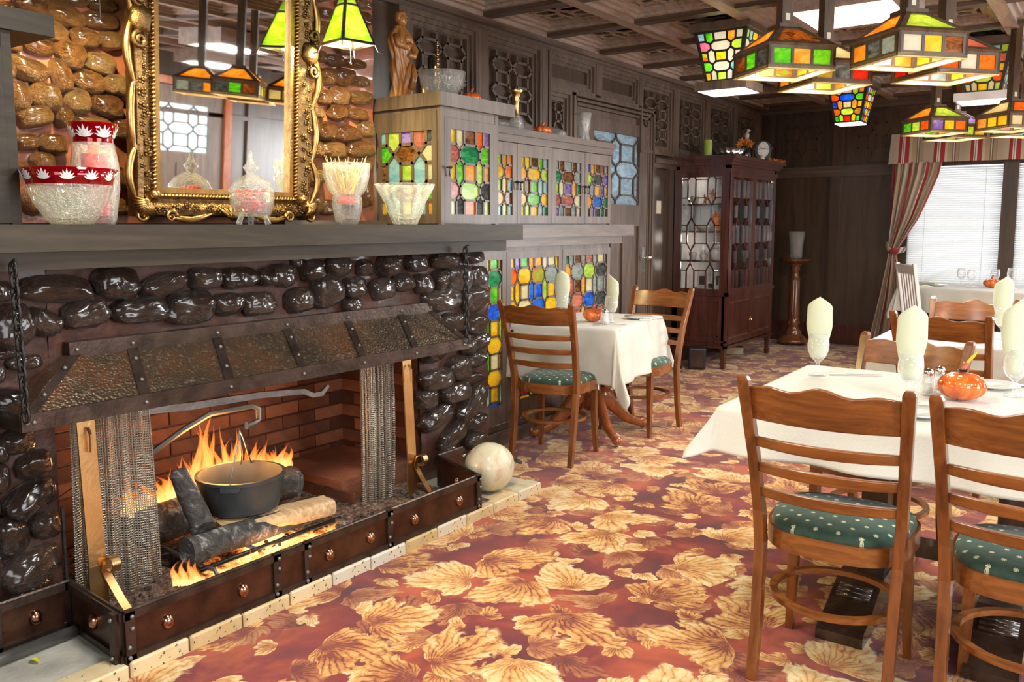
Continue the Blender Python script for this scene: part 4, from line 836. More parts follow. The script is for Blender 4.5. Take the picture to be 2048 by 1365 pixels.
# ---- logs
def log(label, p, q, r0, r1, mat, seed, split=False):
    p, q = Vector(p), Vector(q); L = (q - p).length; n_ = 14; m = MB(); d = (q - p).normalized(); u = d.cross(Vector((0, 0, 1))).normalized(); w = u.cross(d); K = 18; vs = []
    for i in range(n_ + 1):
        t = i / n_; c = p + (q - p) * t - p
        for k in range(K):
            a = 2 * math.pi * k / K; r = (r0 + (r1 - r0) * t) * (1 + 0.16 * noise.noise(Vector((math.cos(a) * 1.5, math.sin(a) * 1.5 + seed, t * 3))) + 0.07 * noise.noise(Vector((math.cos(a) * 5, math.sin(a) * 5, t * 9 + seed))))
            cu, cw = math.cos(a), math.sin(a)
            if split: cw = max(-0.75, min(0.45, cw)); cu *= 1.1
            vs.append(c + u * cu * r + w * cw * r)
    fs = [(i * K + k, i * K + (k + 1) % K, (i + 1) * K + (k + 1) % K, (i + 1) * K + k) for i in range(n_) for k in range(K)] + [tuple(range(K)), tuple(n_ * K + k for k in range(K))]
    m.add(vs, fs); o = m.build('log', mat, None, 50); o.location = p
    return tag(o, label, 'log', 'logs on the fire')
log('charred front log lying along the grate, grey with ash at its end', (-2.66, 1.72, 0.21), (-2.66, 2.35, 0.20), 0.052, 0.045, M['burning_log'], 1)
log('pale split log with bare yellow wood beside the black pot', (-2.72, 1.90, 0.225), (-2.62, 2.36, 0.225), 0.060, 0.052, M['log_wood'], 5, True)
log('charred log standing slanted against the side of the pot', (-2.67, 1.80, 0.27), (-2.86, 1.83, 0.44), 0.046, 0.036, M['burning_log'], 9)
log('thick blackened back log behind the pot', (-2.98, 1.72, 0.22), (-2.96, 2.46, 0.24), 0.075, 0.07, M['burning_log'], 12)
log('short black log stub at the far side of the pot', (-2.92, 2.22, 0.30), (-2.76, 2.33, 0.285), 0.055, 0.05, M['burning_log'], 15)
# ---- flames
FM = MB(); FUV = []
def flame(p, h, r, seed, lean=0.0):
    K = 12; n_ = 16; vs = []
    for i in range(n_ + 1):
        t = i / n_; rr = r * (math.sin(math.pi * min(1, 0.2 + t * 0.8)) ** 0.8) * (1 - t) ** 0.6 + 0.0004
        cx, cy = 0.5 * r * math.sin(t * 6 + seed) * t, lean * t + 1.0 * r * math.sin(t * 5 + seed * 2) * t
        for k in range(K):
            a = 2 * math.pi * k / K; q = rr * (1 + 0.3 * math.sin(3 * a + seed + t * 5)); vs.append((p[0] + cx + q * 0.6 * math.cos(a), p[1] + cy + q * math.sin(a), p[2] + t * h)); FUV.append((k / K, t))
    FM.add(vs, [(i * K + k, i * K + (k + 1) % K, (i + 1) * K + (k + 1) % K, (i + 1) * K + k) for i in range(n_) for k in range(K)])
for i in range(70):
    y = 1.72 + i * 0.0112; e = math.exp(-((y - 2.12) / 0.17) ** 2); hh = rng.uniform(0.05, 0.14) + e * rng.uniform(0.02, 0.24)
    flame((-3.05 + rng.uniform(-0.05, 0.05), y, 0.27), hh, rng.uniform(0.014, 0.034), i * 1.7, rng.uniform(-0.05, 0.05))
for i in range(34):
    flame((-2.60 + rng.uniform(-0.05, 0.01), 1.74 + i * 0.019, 0.085), rng.uniform(0.025, 0.075), rng.uniform(0.012, 0.028), i * 2.3 + 1)
for i in range(6): flame((-2.69 + 0.012 * i, 1.69 + 0.009 * i, 0.09), rng.uniform(0.06, 0.15), 0.017, i * 3.1 + 1)
fo = FM.build('fire_flames', M['flame'], None, True)
def uvset(o, f):
    me = o.data; uvl = me.uv_layers.new(name='uv')
    for p in me.polygons:
        for li in p.loop_indices:
            uvl.data[li].uv = f[me.loops[li].vertex_index]
uvset(fo, FUV); tag(fo, 'orange flames of the log fire licking up behind the black pot', 'fire', kind='stuff')
light('fire_light', 'POINT', (-2.95, 2.1, 0.45), 22, (1, 0.42, 0.12), soft=0.08)
light('fire_light', 'POINT', (-2.60, 2.05, 0.11), 5, (1, 0.45, 0.15), soft=0.05)
# ---- pot on its crane
pot = thing('cast_iron_pot', 'round black cast iron pot hanging over the fire', 'pot', (-2.78, 2.08, 0.25))
b = MB(); b.lathe([(0.001, 0), (0.150, 0.0), (0.175, 0.012), (0.200, 0.10), (0.205, 0.132), (0.211, 0.136), (0.211, 0.148), (0.196, 0.148), (0.190, 0.10), (0.165, 0.02), (0.001, 0.016)], 48, cap=False); b.build('body', M['pot_iron'], pot, 40)
for s in (-1, 1):
    a0 = R(-50) if s > 0 else R(130)
    b = MB(); b.prism([(math.cos(a0 + t) * r_, math.sin(a0 + t) * r_) for r_, ts in ((0.206, (-0.22, -0.1, 0.1, 0.22)), (0.232, (0.17, 0.06, -0.06, -0.17))) for t in ts], 0.122, 0.138); b.build('ear', M['pot_iron'], pot)
b = MB(); hh = 0.30
b.tube([(0.13, -0.165, 0.14), (0.05, -0.05, 0.30), (0.0, 0.0, 0.36), (-0.05, 0.06, 0.30), (-0.13, 0.165, 0.14)], 0.0035, 6); b.tube([(0.0, 0, 0.36), (0.0, 0.01, 0.24), (0.004, 0, 0.20)], 0.003, 6); b.build('bail_handle', M['forged_steel'], pot, True)
crane = thing('fireplace_crane', 'grey wrought iron swing crane reaching over the pot', 'crane', (-2.90, 1.45, 0.3))
b = part(crane); b.tube([(-2.90, 1.47, 0.25), (-2.90, 1.47, 0.74)], 0.012, 8); b.build('post', M['forged_steel'], crane)
b = part(crane); b.tube([(-2.90, 1.47, 0.715), (-2.86, 1.9, 0.69), (-2.84, 2.2, 0.685), (-2.83, 2.42, 0.665), (-2.83, 2.47, 0.64), (-2.83, 2.52, 0.64), (-2.83, 2.56, 0.67)], [0.017, 0.020, 0.018, 0.016, 0.014, 0.016, 0.010], 4, sq=(1, 0.7)); b.build('arm', M['forged_steel'], crane, 40)
b = part(crane); b.tube([(-2.90, 1.50, 0.42), (-2.87, 1.86, 0.60), (-2.855, 1.97, 0.645), (-2.84, 2.16, 0.645), (-2.835, 2.185, 0.63), (-2.835, 2.185, 0.585), (-2.825, 2.15, 0.575), (-2.79, 2.09, 0.58)], 0.011, 6, sq=(1, 1.2)); b.tube([(-2.79, 2.09, 0.572), (-2.79, 2.09, 0.60)], 0.008, 8); b.build('brace', M['forged_steel'], crane, 40)
pot.scale = (0.82, 0.82, 1.0); pot.location = (-2.79, 2.055, 0.255); 
for ch in pot.children:
    if ch.name.startswith('bail'): ch.scale = (1, 1, 0.90)
# ---- mesh curtains
def uvset(o, f):
    me = o.data; uvl = me.uv_layers.new(name='uv')
    for p in me.polygons:
        for li in p.loop_indices:
            uvl.data[li].uv = f[me.loops[li].vertex_index]
def mesh_curtain(label, y0, y1, folds, amp, z0=0.055, z1=0.80, spread=0.0, x=-2.815):
    m = MB(); nu, nv = folds * 10, 24; uv = []; W_ = (y1 - y0) * 1.6
    def f(u, v):
        t = 1 - v; yy = (y0 + y1) / 2 + ((u - .5) * (y1 - y0)) * (1 + spread * t)
        xx = x + amp * math.sin(u * folds * 2 * math.pi + 0.6 * math.sin(v * 3)) + amp * 0.4 * math.sin(u * folds * 4.7 * math.pi + 1)
        uv.append((u * W_, v * (z1 - z0))); return (xx + 0.05 * t * spread, yy, z0 + v * (z1 - z0))
    m.grid(f, nu, nv); o = m.build('mesh_curtain', M['chain_mesh'], None, True); uvset(o, uv)
    return tag(o, label, 'fire screen', 'drawn fireplace mesh curtains')
mesh_curtain('wide drawn steel mesh curtain at the chained end by the rough stones', 1.405, 1.695, 5, 0.010, spread=0.12)
mesh_curtain('narrow bunched steel mesh curtain at the fire end nearest the white gourd', 2.73, 2.96, 4, 0.024, z0=0.06)
# ---- brass uprights with scrolled feet
def upright(label, y, ty_):
    t = thing('brass_upright', label, 'fire screen bracket', (-2.74, y, 0.05), 0, 'brass screen uprights')
    b = MB(); b.add([(0, -0.03, 0.17), (0, 0.03, 0.17), (0.006, 0.03, 0.17), (0.006, -0.03, 0.17), (-0.03, -0.03, 0.72), (-0.03, 0.03, 0.72), (-0.024, 0.03, 0.72), (-0.024, -0.03, 0.72)], [(0, 1, 5, 4), (3, 7, 6, 2), (0, 3, 2, 1), (4, 5, 6, 7), (0, 4, 7, 3), (1, 2, 6, 5)]); b.b2((-0.002, -0.032, 0.0), (0.006, 0.032, 0.19)); b.build('strap', M['brass'], t)
    b = MB(); pts = [(0.008, 0.02, 0.17), (0.016, 0.024, 0.205)] + [(0.042 + 0.026 * math.cos(a), 0.03, 0.195 + 0.026 * math.sin(a)) for a in [R(150 - 35 * k) for k in range(9)]]
    b.tube(pts[::-1] + [(0.012, 0.03, 0.14), (0.05, 0.05, 0.06), (0.09, 0.065, 0.004)], 0.016, 4, sq=(0.22, 1.3)); b.build('scroll', M['brass'], t, 40)
    b = MB(); b.tube([(-0.01, 0, 0.66), (0.004, 0, 0.64), (0.004, 0, 0.58)], 0.006, 6); b.build('hook', M['brass'], t)
    return t
upright('brass strap upright with a scrolled foot before the wide mesh curtain', 1.435, 0); upright('brass strap upright with a scrolled foot beside the narrow bunched mesh curtain', 3.00, 0)
# log rack frame at the opening's edge
b = MB(); b.tube([(-2.83, 1.33, 0.46), (-2.83, 1.42, 0.50), (-2.83, 1.42, 0.25), (-2.83, 1.33, 0.25)], 0.006, 4); b.tube([(-2.80, 1.36, 0.05), (-2.80, 1.36, 0.45)], 0.006, 4)
tag(b.build('tool_rack', M['iron'], None), 'thin black iron rack between the stone pier and the wide mesh curtain', 'rack')
# ---- white gourd
g = thing('round_gourd', 'large pale round gourd with dark scars sitting on the hearth corner', 'gourd', (-2.515, 3.33, 0.048))
g.scale = (0.93, 0.93, 0.93)
b = MB(); b.sphere((0, 0, 0.132), (0.135, 0.135, 0.132), 40, 24, lambda p: 0.012 * math.cos(7 * math.atan2(p.y, p.x)) * (1 - p.z ** 2) + 0.02 * noise.noise(p * 2)); b.build('body', M['gourd_skin'], g, True)
b = MB(); b.sphere((0.05, 0.045, 0.235), (0.028, 0.018, 0.01), 10, 6); g2 = b.build('scar', M['charcoal'], g, True); g2.location = (0.035, -0.01, -0.022); g2.rotation_euler = (0, 0.35, 0)

# ================================================================== CABINETS
PAL_WARM = ['yellow', 'yellow', 'lime', 'amber', 'cream', 'green', 'orange', 'brown', 'sky', 'deepgreen']
PAL_COOL = ['ripple', 'smoke', 'rose', 'lime', 'deepgreen', 'amber', 'blue', 'cream', 'brown', 'purple', 'ripple']
def pick(anch, u, v, pal, rg):
    if anch:
        best = min(anch, key=lambda a: (a[0] - u) ** 2 + (a[1] - v) ** 2)
        if (best[0] - u) ** 2 + (best[1] - v) ** 2 < 0.02: return best[2]
    return rg.choice(pal)
def glass_panel(parent, to, w, h, nu, v0, nv, a, b_, c, pal, mat='dark_oak', bw=0.013, anch=None, u0=0.0, clear=False, bd=0.014, seed=0):
    rg = random.Random(seed + 11); cells = lattice(w, h, nu, v0, nv, a, b_, c, u0)
    m = MB(); bars(m, cells, w, h, bw, 0.0, bd, to); m.build('lattice', M[mat], parent)
    for k, Q in cells:
        cu = sum(q[0] for q in Q) / len(Q) / w; cv = sum(q[1] for q in Q) / len(Q) / h
        m = MB(); m.prism(Q, 0.002, 0.006, to); m.build('pane', M['pane_glass'] if clear else AG[pick(anch, cu, cv, pal, rg)], parent)
def glass_door(parent, to, w, h, st, rb, rt, panel, mat='dark_oak', name='door', th=0.022):
    """frame in (u,v,depth) with a glass panel; the frame is the door, lattice and panes its sub-parts"""
    m = MB()
    for P in ([(0, 0), (w, 0), (w, rb), (0, rb)], [(0, h - rt), (w, h - rt), (w, h), (0, h)], [(0, rb), (st, rb), (st, h - rt), (0, h - rt)], [(w - st, rb), (w, rb), (w, h - rt), (w - st, h - rt)]):
        m.prism(P, 0, th, to)
    d = m.build(name, M[mat], parent)
    glass_panel(d, lambda u, v, x: to(st + u, rb + v, x + 0.004), w - 2 * st, h - rb - rt, mat=mat, **panel)
    return d
TALL = [(u / 4, v, c) for v, row in ((0.97, 'yellow cream brown orange purple'), (0.5, 'yellow green amber lime amber'), (0.04, 'cream smoke orange smoke lime')) for u, c in enumerate(row.split())] + [(0, .75, 'rose'), (.5, .75, 'deepgreen'), (1, .75, 'green'), (0, .26, 'rose'), (.5, .26, 'lime'), (1, .26, 'smoke')]
def knob(parent, p, mat='iron'):
    m = MB(); m.tube([p, (p[0] + 0.02, p[1], p[2])], 0.004, 8); m.sphere((p[0] + 0.024, p[1], p[2]), 0.009, 10, 8); m.tube([(p[0] + 0.012, p[1], p[2] - 0.005), (p[0] + 0.012, p[1] + 0.004, p[2] - 0.04)], 0.003, 6); m.sphere((p[0] + 0.012, p[1] + 0.004, p[2] - 0.042), 0.006, 8, 6)
    m.build('latch', M[mat], parent, True)
def tall_cab(label, y0, y1, left_glass, wd='dark_oak'):
    c = thing('mantel_cabinet', label, 'cabinet', (-2.95, y0, 1.38)); w = y1 - y0
    X = 0.0; D = -0.45 - 0.19
    m = MB(); m.b2((D, 0, 0), (D + 0.01, w, 0.60)); m.b2((D, w - 0.012, 0), (-0.01, w, 0.60)); m.b2((D, 0, 0.0), (-0.01, w, 0.012)); m.b2((D, 0, 0.56), (-0.012, w, 0.62))
    if not left_glass: m.b2((D, 0, 0), (-0.01, 0.012, 0.6))
    m.build('body', M[wd], c)
    m = MB(); m.b2((D, -0.025, 0.615), (0.03, w + 0.13, 0.685)); m.build('top_board', M[wd], c)
    m = MB(); m.b2((-0.012, -0.004, 0.0), (0.010, 0.026, 0.615)); m.b2((-0.012, w - 0.03, 0.0), (0.006, w, 0.615)); m.b2((-0.012, 0.026, 0.562), (0.004, w - 0.03, 0.615)); m.build('face_frame', M[wd], c)
    d = glass_door(c, lambda u, v, x: (-0.012 + x, 0.028 + u, 0.004 + v), w - 0.06, 0.556, 0.052, 0.05, 0.055, dict(nu=2, v0=-0.15, nv=2.3, a=0.2, b_=0.24, c=0.12, pal=PAL_WARM, anch=TALL, seed=3), wd)
    knob(d, (0.01, 0.05, 0.30))
    if left_glass:   # end panel facing the mirror
        L = 0.44
        ANB = [(u / 4, v, cc) for v, row in ((0.97, 'sky lime purple rose smoke'), (0.5, 'brown sky lime sky cream')) for u, cc in enumerate(row.split())] + [(0, .73, 'green'), (.5, .73, 'brown'), (1, .73, 'cream'), (0, .26, 'cream'), (.5, .26, 'brown'), (1, .26, 'green')]
        glass_door(c, lambda u, v, x: (-0.012 - L + u, 0.012 - x, 0.004 + v), L, 0.59, 0.035, 0.05, 0.10, dict(nu=2, v0=-0.12, nv=2.2, a=0.27, b_=0.25, c=0.0, pal=PAL_WARM, anch=ANB, seed=8, bw=0.017), name='end_panel')
    return c
tc = tall_cab('tall dark oak mantel cabinet with stained glass door and glowing glass end panel', 3.48, 3.99, True)
light('cabinet_light', 'POINT', (-3.25, 3.74, 1.70), 11, (1, 0.95, 0.8), soft=0.03)
lc = tall_cab('dark mantel cabinet at the picture edge beside the red-rimmed bowl', 0.86, 1.36, False, 'mantel_oak')

uc = thing('wall_cabinet', 'low dark oak cabinet of four stained glass doors beyond the tall one', 'cabinet', (-3.10, 4.0, 1.38))
m = MB(); m.b2((-0.5, 0, 0), (-0.49, 1.59, 0.56)); m.b2((-0.5, 0, 0), (-0.014, 1.59, 0.012)); m.b2((-0.5, 0, 0.50), (-0.014, 1.59, 0.545)); m.b2((-0.5, 1.578, 0), (-0.002, 1.59, 0.545)); m.build('body', M['dark_oak'], uc)
m = MB(); m.b2((-0.5, 0, 0.545), (0.03, 1.62, 0.585)); m.b2((-0.014, 0, 0.50), (0.016, 1.60, 0.545)); m.build('top_board', M['dark_oak_y'], uc)
for k, (a, c_) in enumerate(((0.0, 0.385), (0.39, 0.785), (0.79, 1.205), (1.21, 1.585))):
    d = glass_door(uc, lambda u, v, x, a=a: (-0.014 + x, a + u, 0.006 + v), c_ - a, 0.49, 0.046, 0.05, 0.075, dict(nu=2, v0=-0.15, nv=2.3, a=0.2, b_=0.24, c=0.12, pal=PAL_WARM if k < 2 else PAL_COOL, seed=20 + k, bw=0.012))
    knob(d, (0.008, c_ - 0.02 if k % 2 == 0 else a + 0.02, 0.26))
for y, e, cl in ((4.35, 7, (1, 0.95, 0.75)), (5.2, 3.0, (1, 0.97, 0.9))): light('cabinet_light', 'POINT', (-3.4, y, 1.66), e, cl, soft=0.03)

lw = thing('base_cabinet', 'dark oak floor cabinet with tall stained glass doors behind the small table', 'cabinet', (-3.10, 3.80, 0.0))
m = MB(); m.b2((-0.5, 0, 0.10), (-0.49, 1.80, 1.24)); m.b2((-0.5, 0, 0.10), (-0.014, 1.80, 0.13)); m.b2((-0.5, 0, 1.21), (0.0, 1.80, 1.24)); m.b2((-0.5, 1.785, 0.0), (0.0, 1.80, 1.24)); m.b2((-0.5, 0, 0), (-0.02, 1.8, 0.10)); m.build('body', M['dark_oak'], lw)
m = MB(); m.b2((-0.5, 0.04, 1.297), (0.06, 2.06, 1.379)); m.b2((-0.5, 0.0, 1.24), (0.03, 1.93, 1.297)); m.build('top_board', M['dark_oak_y'], lw)
m = MB(); m.b2((-0.02, 0, 0), (0.012, 1.8, 0.09)); m.build('plinth', M['dark_oak_y'], lw)
LOWA = [(0.02, .97, 'yellow'), (.2, .97, 'purple'), (.33, .97, 'green'), (.5, .97, 'amber'), (.66, .97, 'white'), (.8, .97, 'cream'), (.95, .97, 'yellow'), (.05, .83, 'orange'), (.35, .83, 'yellow'), (.65, .83, 'mix'), (.95, .83, 'ripple'), (.02, .7, 'yellow'), (.2, .7, 'yellow'), (.35, .7, 'cream'), (.5, .7, 'blue'), (.65, .7, 'lime'), (.8, .7, 'yellow'), (.95, .7, 'green')]
for k, (a, c_) in enumerate(((0.02, 0.475), (0.48, 1.12), (1.125, 1.785))):
    nu = 3.5 if k else 2.5
    d = glass_door(lw, lambda u, v, x, a=a: (-0.014 + x, a + u, 0.14 + v), c_ - a, 1.07, 0.045, 0.12, 0.045, dict(nu=nu, v0=-0.35, nv=4.4, a=0.2, b_=0.24, c=0.12, pal=PAL_WARM + ['yellow', 'lime', 'amber', 'blue', 'red'] if k < 2 else PAL_COOL, seed=40 + k, anch=LOWA if k == 1 else None, bw=0.012))
    if k: knob(d, (0.008, (a + 0.022), 0.72))
for y, e in ((4.05, 10), (4.6, 18), (5.25, 5)): light('cabinet_light', 'POINT', (-3.42, y, 0.85), e, (1, 0.95, 0.72), soft=0.03)
light('cabinet_light', 'POINT', (-3.42, 4.3, 0.4), 8, (1, 0.95, 0.72), soft=0.03)

# ---- china cabinet
cc = thing('china_cabinet', 'tall dark mahogany china cabinet with leaded glass doors on short legs', 'cabinet', (-3.57, 7.72, 0))
CW, CD = 1.30, 0.55
m = MB(); m.b2((0, 0, 0.22), (CD - 0.02, CW, 0.24)); m.b2((0, 0, 0.22), (0.012, CW, 1.93)); m.b2((0, CW - 0.015, 0.22), (CD - 0.02, CW, 1.93)); m.b2((0, 0, 1.90), (CD, CW, 1.94)); m.b2((0, 0, 0.71), (CD - 0.02, CW, 0.73))
m.b2((0, 0, 0.24), (CD - 0.02, 0.02, 0.72)); m.b2((CD - 0.045, 0, 0.2), (CD, 0.045, 1.93)); m.b2((CD - 0.045, CW - 0.045, 0.2), (CD, CW, 1.93)); m.b2((0, 0, 0.2), (0.05, 0.03, 1.93)); m.build('body', M['mahogany'], cc)
m = MB()
for o, z0, z1 in ((0.012, 1.86, 1.90), (0.03, 1.935, 1.96), (0.05, 1.96, 1.985), (0.075, 1.985, 2.02)): m.b2((-0.0, -o, z0), (CD + o, CW + o, z1))
m.build('cornice', M['mahogany'], cc)
m = MB()
for o, z0, z1 in ((0.012, 0.70, 0.735), (0.014, 0.20, 0.225), (0.008, 0.255, 0.27)): m.b2((0, -o, z0), (CD + o, 0.02, z1)); m.b2((CD - 0.02, -o, z0), (CD + o, CW + o, z1))
m.build('waist_moulding', M['mahogany'], cc)
for x in (0.025, CD - 0.03):
    for y in (0.03, CW - 0.03):
        m = MB(); m.add([(x + sx * r_, y + sy * r_, z) for z, r_ in ((0.2, 0.026), (0.055, 0.019), (0.055, 0.026), (0.0, 0.019)) for sx, sy in ((-1, -1), (1, -1), (1, 1), (-1, 1))], [(i * 4 + k, i * 4 + (k + 1) % 4, i * 4 + 4 + (k + 1) % 4, i * 4 + 4 + k) for i in range(3) for k in range(4)] + [(12, 13, 14, 15)]); m.build('leg', M['mahogany'], cc)
# glazed side and doors
sp = glass_door(cc, lambda u, v, x: (0.0 + u, 0.016 - x, 0.735 + v), CD, 1.14, 0.075, 0.03, 0.05, dict(nu=2, v0=-0.2, nv=2.45, a=0.20, b_=0.20, c=0.14, pal=None, clear=True, bw=0.010, bd=0.018), 'mahogany', 'side_panel', 0.02)
for k in range(2):
    d = glass_door(cc, lambda u, v, x, k=k: (CD - 0.018 + x, 0.045 + k * 0.607 + u, 0.735 + v), 0.603, 1.14, 0.045, 0.03, 0.05, dict(nu=2, v0=-0.2, nv=2.45, a=0.20, b_=0.20, c=0.14, pal=None, clear=True, bw=0.010, bd=0.018), 'mahogany', 'door', 0.022)
    y0 = 0.045 + k * 0.607
    m = MB(); m.b2((CD - 0.018, y0, 0.235), (CD + 0.004, y0 + 0.05, 0.70)); m.b2((CD - 0.018, y0 + 0.553, 0.235), (CD + 0.004, y0 + 0.603, 0.70)); m.b2((CD - 0.018, y0 + 0.05, 0.235), (CD + 0.004, y0 + 0.553, 0.29)); m.b2((CD - 0.018, y0 + 0.05, 0.64), (CD + 0.004, y0 + 0.553, 0.70)); m.b2((CD - 0.018, y0 + 0.05, 0.29), (CD - 0.010, y0 + 0.553, 0.64)); d2 = m.build('door', M['mahogany'], cc)
    m = MB(); m.b2((CD - 0.010, y0 + 0.05, 0.29), (CD - 0.002, y0 + 0.553, 0.298)); m.b2((CD - 0.010, y0 + 0.05, 0.632), (CD - 0.002, y0 + 0.553, 0.64)); m.build('bead', M['brass'], d2)
m = MB(); m.b2((0.07, -0.006, 0.31), (CD - 0.08, 0.0, 0.32)); m.b2((0.07, -0.006, 0.64), (CD - 0.08, 0.0, 0.65)); m.b2((0.07, -0.006, 0.31), (0.08, 0.0, 0.65)); m.b2((CD - 0.09, -0.006, 0.31), (CD - 0.08, 0.0, 0.65)); m.build('bead', M['mahogany'], cc)
m = MB(); m.tube([(CD + 0.004, 0.655, 0.44), (CD + 0.012, 0.655, 0.42)], 0.008, 8); m.b2((CD + 0.003, 0.648, 0.41), (CD + 0.006, 0.662, 0.46)); m.build('key_plate', M['brass'], cc)
for z in (1.02, 1.30, 1.56):
    m = MB(); m.b2((0.015, 0.02, z), (CD - 0.05, CW - 0.02, z + 0.016)); m.build('shelf', M['mahogany'], cc)
m = MB(); m.b2((0.012, 0.02, 0.735), (0.014, CW - 0.02, 1.88)); m.build('back_lining', M['plaster'], cc)
light('cabinet_light', 'POINT', (-3.30, 8.3, 1.84), 3, (1, 0.9, 0.75), soft=0.04); light('cabinet_light', 'POINT', (-3.30, 8.1, 1.24), 1.8, (1, 0.9, 0.8), soft=0.04); light('cabinet_light', 'POINT', (-3.30, 8.1, 0.97), 1.5, (1, 0.9, 0.8), soft=0.04)  # small lights added to brighten the inside of the china cabinet
# things on its shelves
def put(name, label, cat, mb, mat, loc, smooth=True, group=None):
    o = mb.build(name, mat, None, smooth, loc=loc); return tag(o, label, cat, group)
def cup(s=1.0): return MB().lathe([(0.001, 0), (0.022 * s, 0), (0.024 * s, 0.006), (0.034 * s, 0.04 * s), (0.038 * s, 0.062 * s), (0.035 * s, 0.062 * s), (0.03 * s, 0.03 * s), (0.001, 0.008)], 20, cap=False)
def bowl(r, h): return MB().lathe([(0.001, 0), (r * 0.45, 0), (r * 0.5, 0.006), (r * 0.85, h * 0.6), (r, h), (r * 0.96, h), (r * 0.8, h * 0.6), (r * 0.4, 0.012), (0.001, 0.01)], 24, cap=False)
def vase(h, r): return MB().lathe([(0.001, 0), (r * 0.6, 0), (r * 0.65, h * 0.05), (r, h * 0.4), (r * 0.8, h * 0.7), (r * 0.4, h * 0.85), (r * 0.55, h), (r * 0.5, h), (r * 0.35, h * 0.85), (r * 0.7, h * 0.6), (0.001, h * 0.08)], 22, cap=False)
X_, Y_ = -3.57, 7.72
for k, (nm, lab, cat, mb_, mt, x, y, z) in enumerate([
    ('mug', 'pale mug on the top shelf at the glazed side of the china cabinet', 'cup', cup(1.2), 'pale_china', 0.15, 0.13, 1.576), ('vase', 'silvery glass vase on the top shelf of the china cabinet', 'vase', vase(0.20, 0.055), 'white_china', 0.44, 0.13, 1.576),
    ('bowl', 'white bowl on the second shelf of the china cabinet', 'bowl', bowl(0.08, 0.05), 'pale_china', 0.24, 0.14, 1.316), ('teacup', 'white teacup on the third shelf of the china cabinet', 'cup', cup(1.2), 'white_china', 0.15, 0.12, 1.036),
    ('teapot', 'round white teapot on the third shelf of the china cabinet', 'teapot', vase(0.17, 0.085), 'white_china', 0.38, 0.15, 1.036), ('jug', 'small cream jug beside the round teapot', 'jug', vase(0.10, 0.04), 'pale_china', 0.27, 0.10, 1.036),
    ('vase', 'rose glass vase behind the first leaded door', 'vase', vase(0.19, 0.05), 'mug_red', 0.40, 0.40, 1.576), ('bowl', 'white bowl behind the first leaded door', 'bowl', bowl(0.09, 0.07), 'white_china', 0.38, 0.48, 1.316), ('vase', 'rose vase on the top shelf behind the far leaded door', 'vase', vase(0.19, 0.05), 'mug_red', 0.40, 0.95, 1.576),
    ('bowl', 'white bowl behind the far leaded door', 'bowl', bowl(0.09, 0.07), 'white_china', 0.38, 1.02, 1.316), ('bottle', 'dark bottle on the bottom shelf of the china cabinet', 'bottle', vase(0.2, 0.045), 'dark_glaze', 0.38, 0.5, 0.751), ('bottle', 'dark bottle at the far end of the bottom cabinet shelf', 'bottle', vase(0.2, 0.045), 'dark_glaze', 0.38, 1.0, 0.751),
    ('teacup', 'teacup behind the first leaded door on the third shelf', 'cup', cup(1.2), 'white_china', 0.38, 0.42, 1.036), ('teacup', 'teacup behind the far leaded door on the third shelf', 'cup', cup(1.2), 'white_china', 0.38, 0.95, 1.036)]):
    put(nm, lab, cat, mb_, M[mt], (X_ + x, Y_ + y, z), True)
for k, (x, y, z, w_, h_) in enumerate([(0.24, 0.15, 0.751, 0.11, 0.17), (0.43, 0.12, 0.751, 0.12, 0.18), (0.35, 0.09, 0.751, 0.08, 0.08), (0.47, 0.06, 0.751, 0.05, 0.12)]):
    t = thing('framed_card', ['tall framed card on the bottom shelf of the china cabinet', 'wide framed card nearest the cabinet doors on the bottom shelf', 'small low framed card before the two tall ones', 'narrow framed card at the corner of the bottom shelf'][k], 'card', (X_ + x, Y_ + y, z), 0, 'cards in the china cabinet')
    m = MB(); m.box((0, 0, h_ / 2), (w_, 0.006, h_)); m.build('card', M['white_china'], t); m = MB(); m.box((0, -0.004, h_ / 2), (w_ * 0.55, 0.003, h_ * 0.5)); m.build('picture', M['soot_mortar'], t)
def maple(n_=7, r=0.06):
    m = MB(); P = []
    for i in range(n_ * 4):
        a = 2 * math.pi * i / (n_ * 4); q = r * (1.0 if i % 4 == 0 else 0.62 if i % 2 else 0.42); P.append((q * math.cos(a), q * math.sin(a), 0.25 * q * math.sin(2 * a)))
    return m.add([(0, 0, 0.006)] + P, [(0, 1 + i, 1 + (i + 1) % len(P)) for i in range(len(P))])
for k, (x, y, z) in enumerate([(0.40, 0.06, 1.45), (0.44, 0.05, 1.37), (0.36, 0.06, 1.66), (0.28, 0.06, 1.62)]):
    o = put('autumn_leaf', ['orange autumn leaf standing high behind the side glass of the china cabinet', 'orange autumn leaf below the other on the second cabinet shelf', 'orange autumn leaf on the top cabinet shelf nearest the doors', 'orange autumn leaf beside the pale mug'][k], 'leaf', maple(7, 0.075), M['orange_leaf'], (X_ + x, Y_ + y, z), False, 'autumn leaves in the china cabinet'); o.rotation_euler = (R(80), 0.3 * k, 0.5 * k)

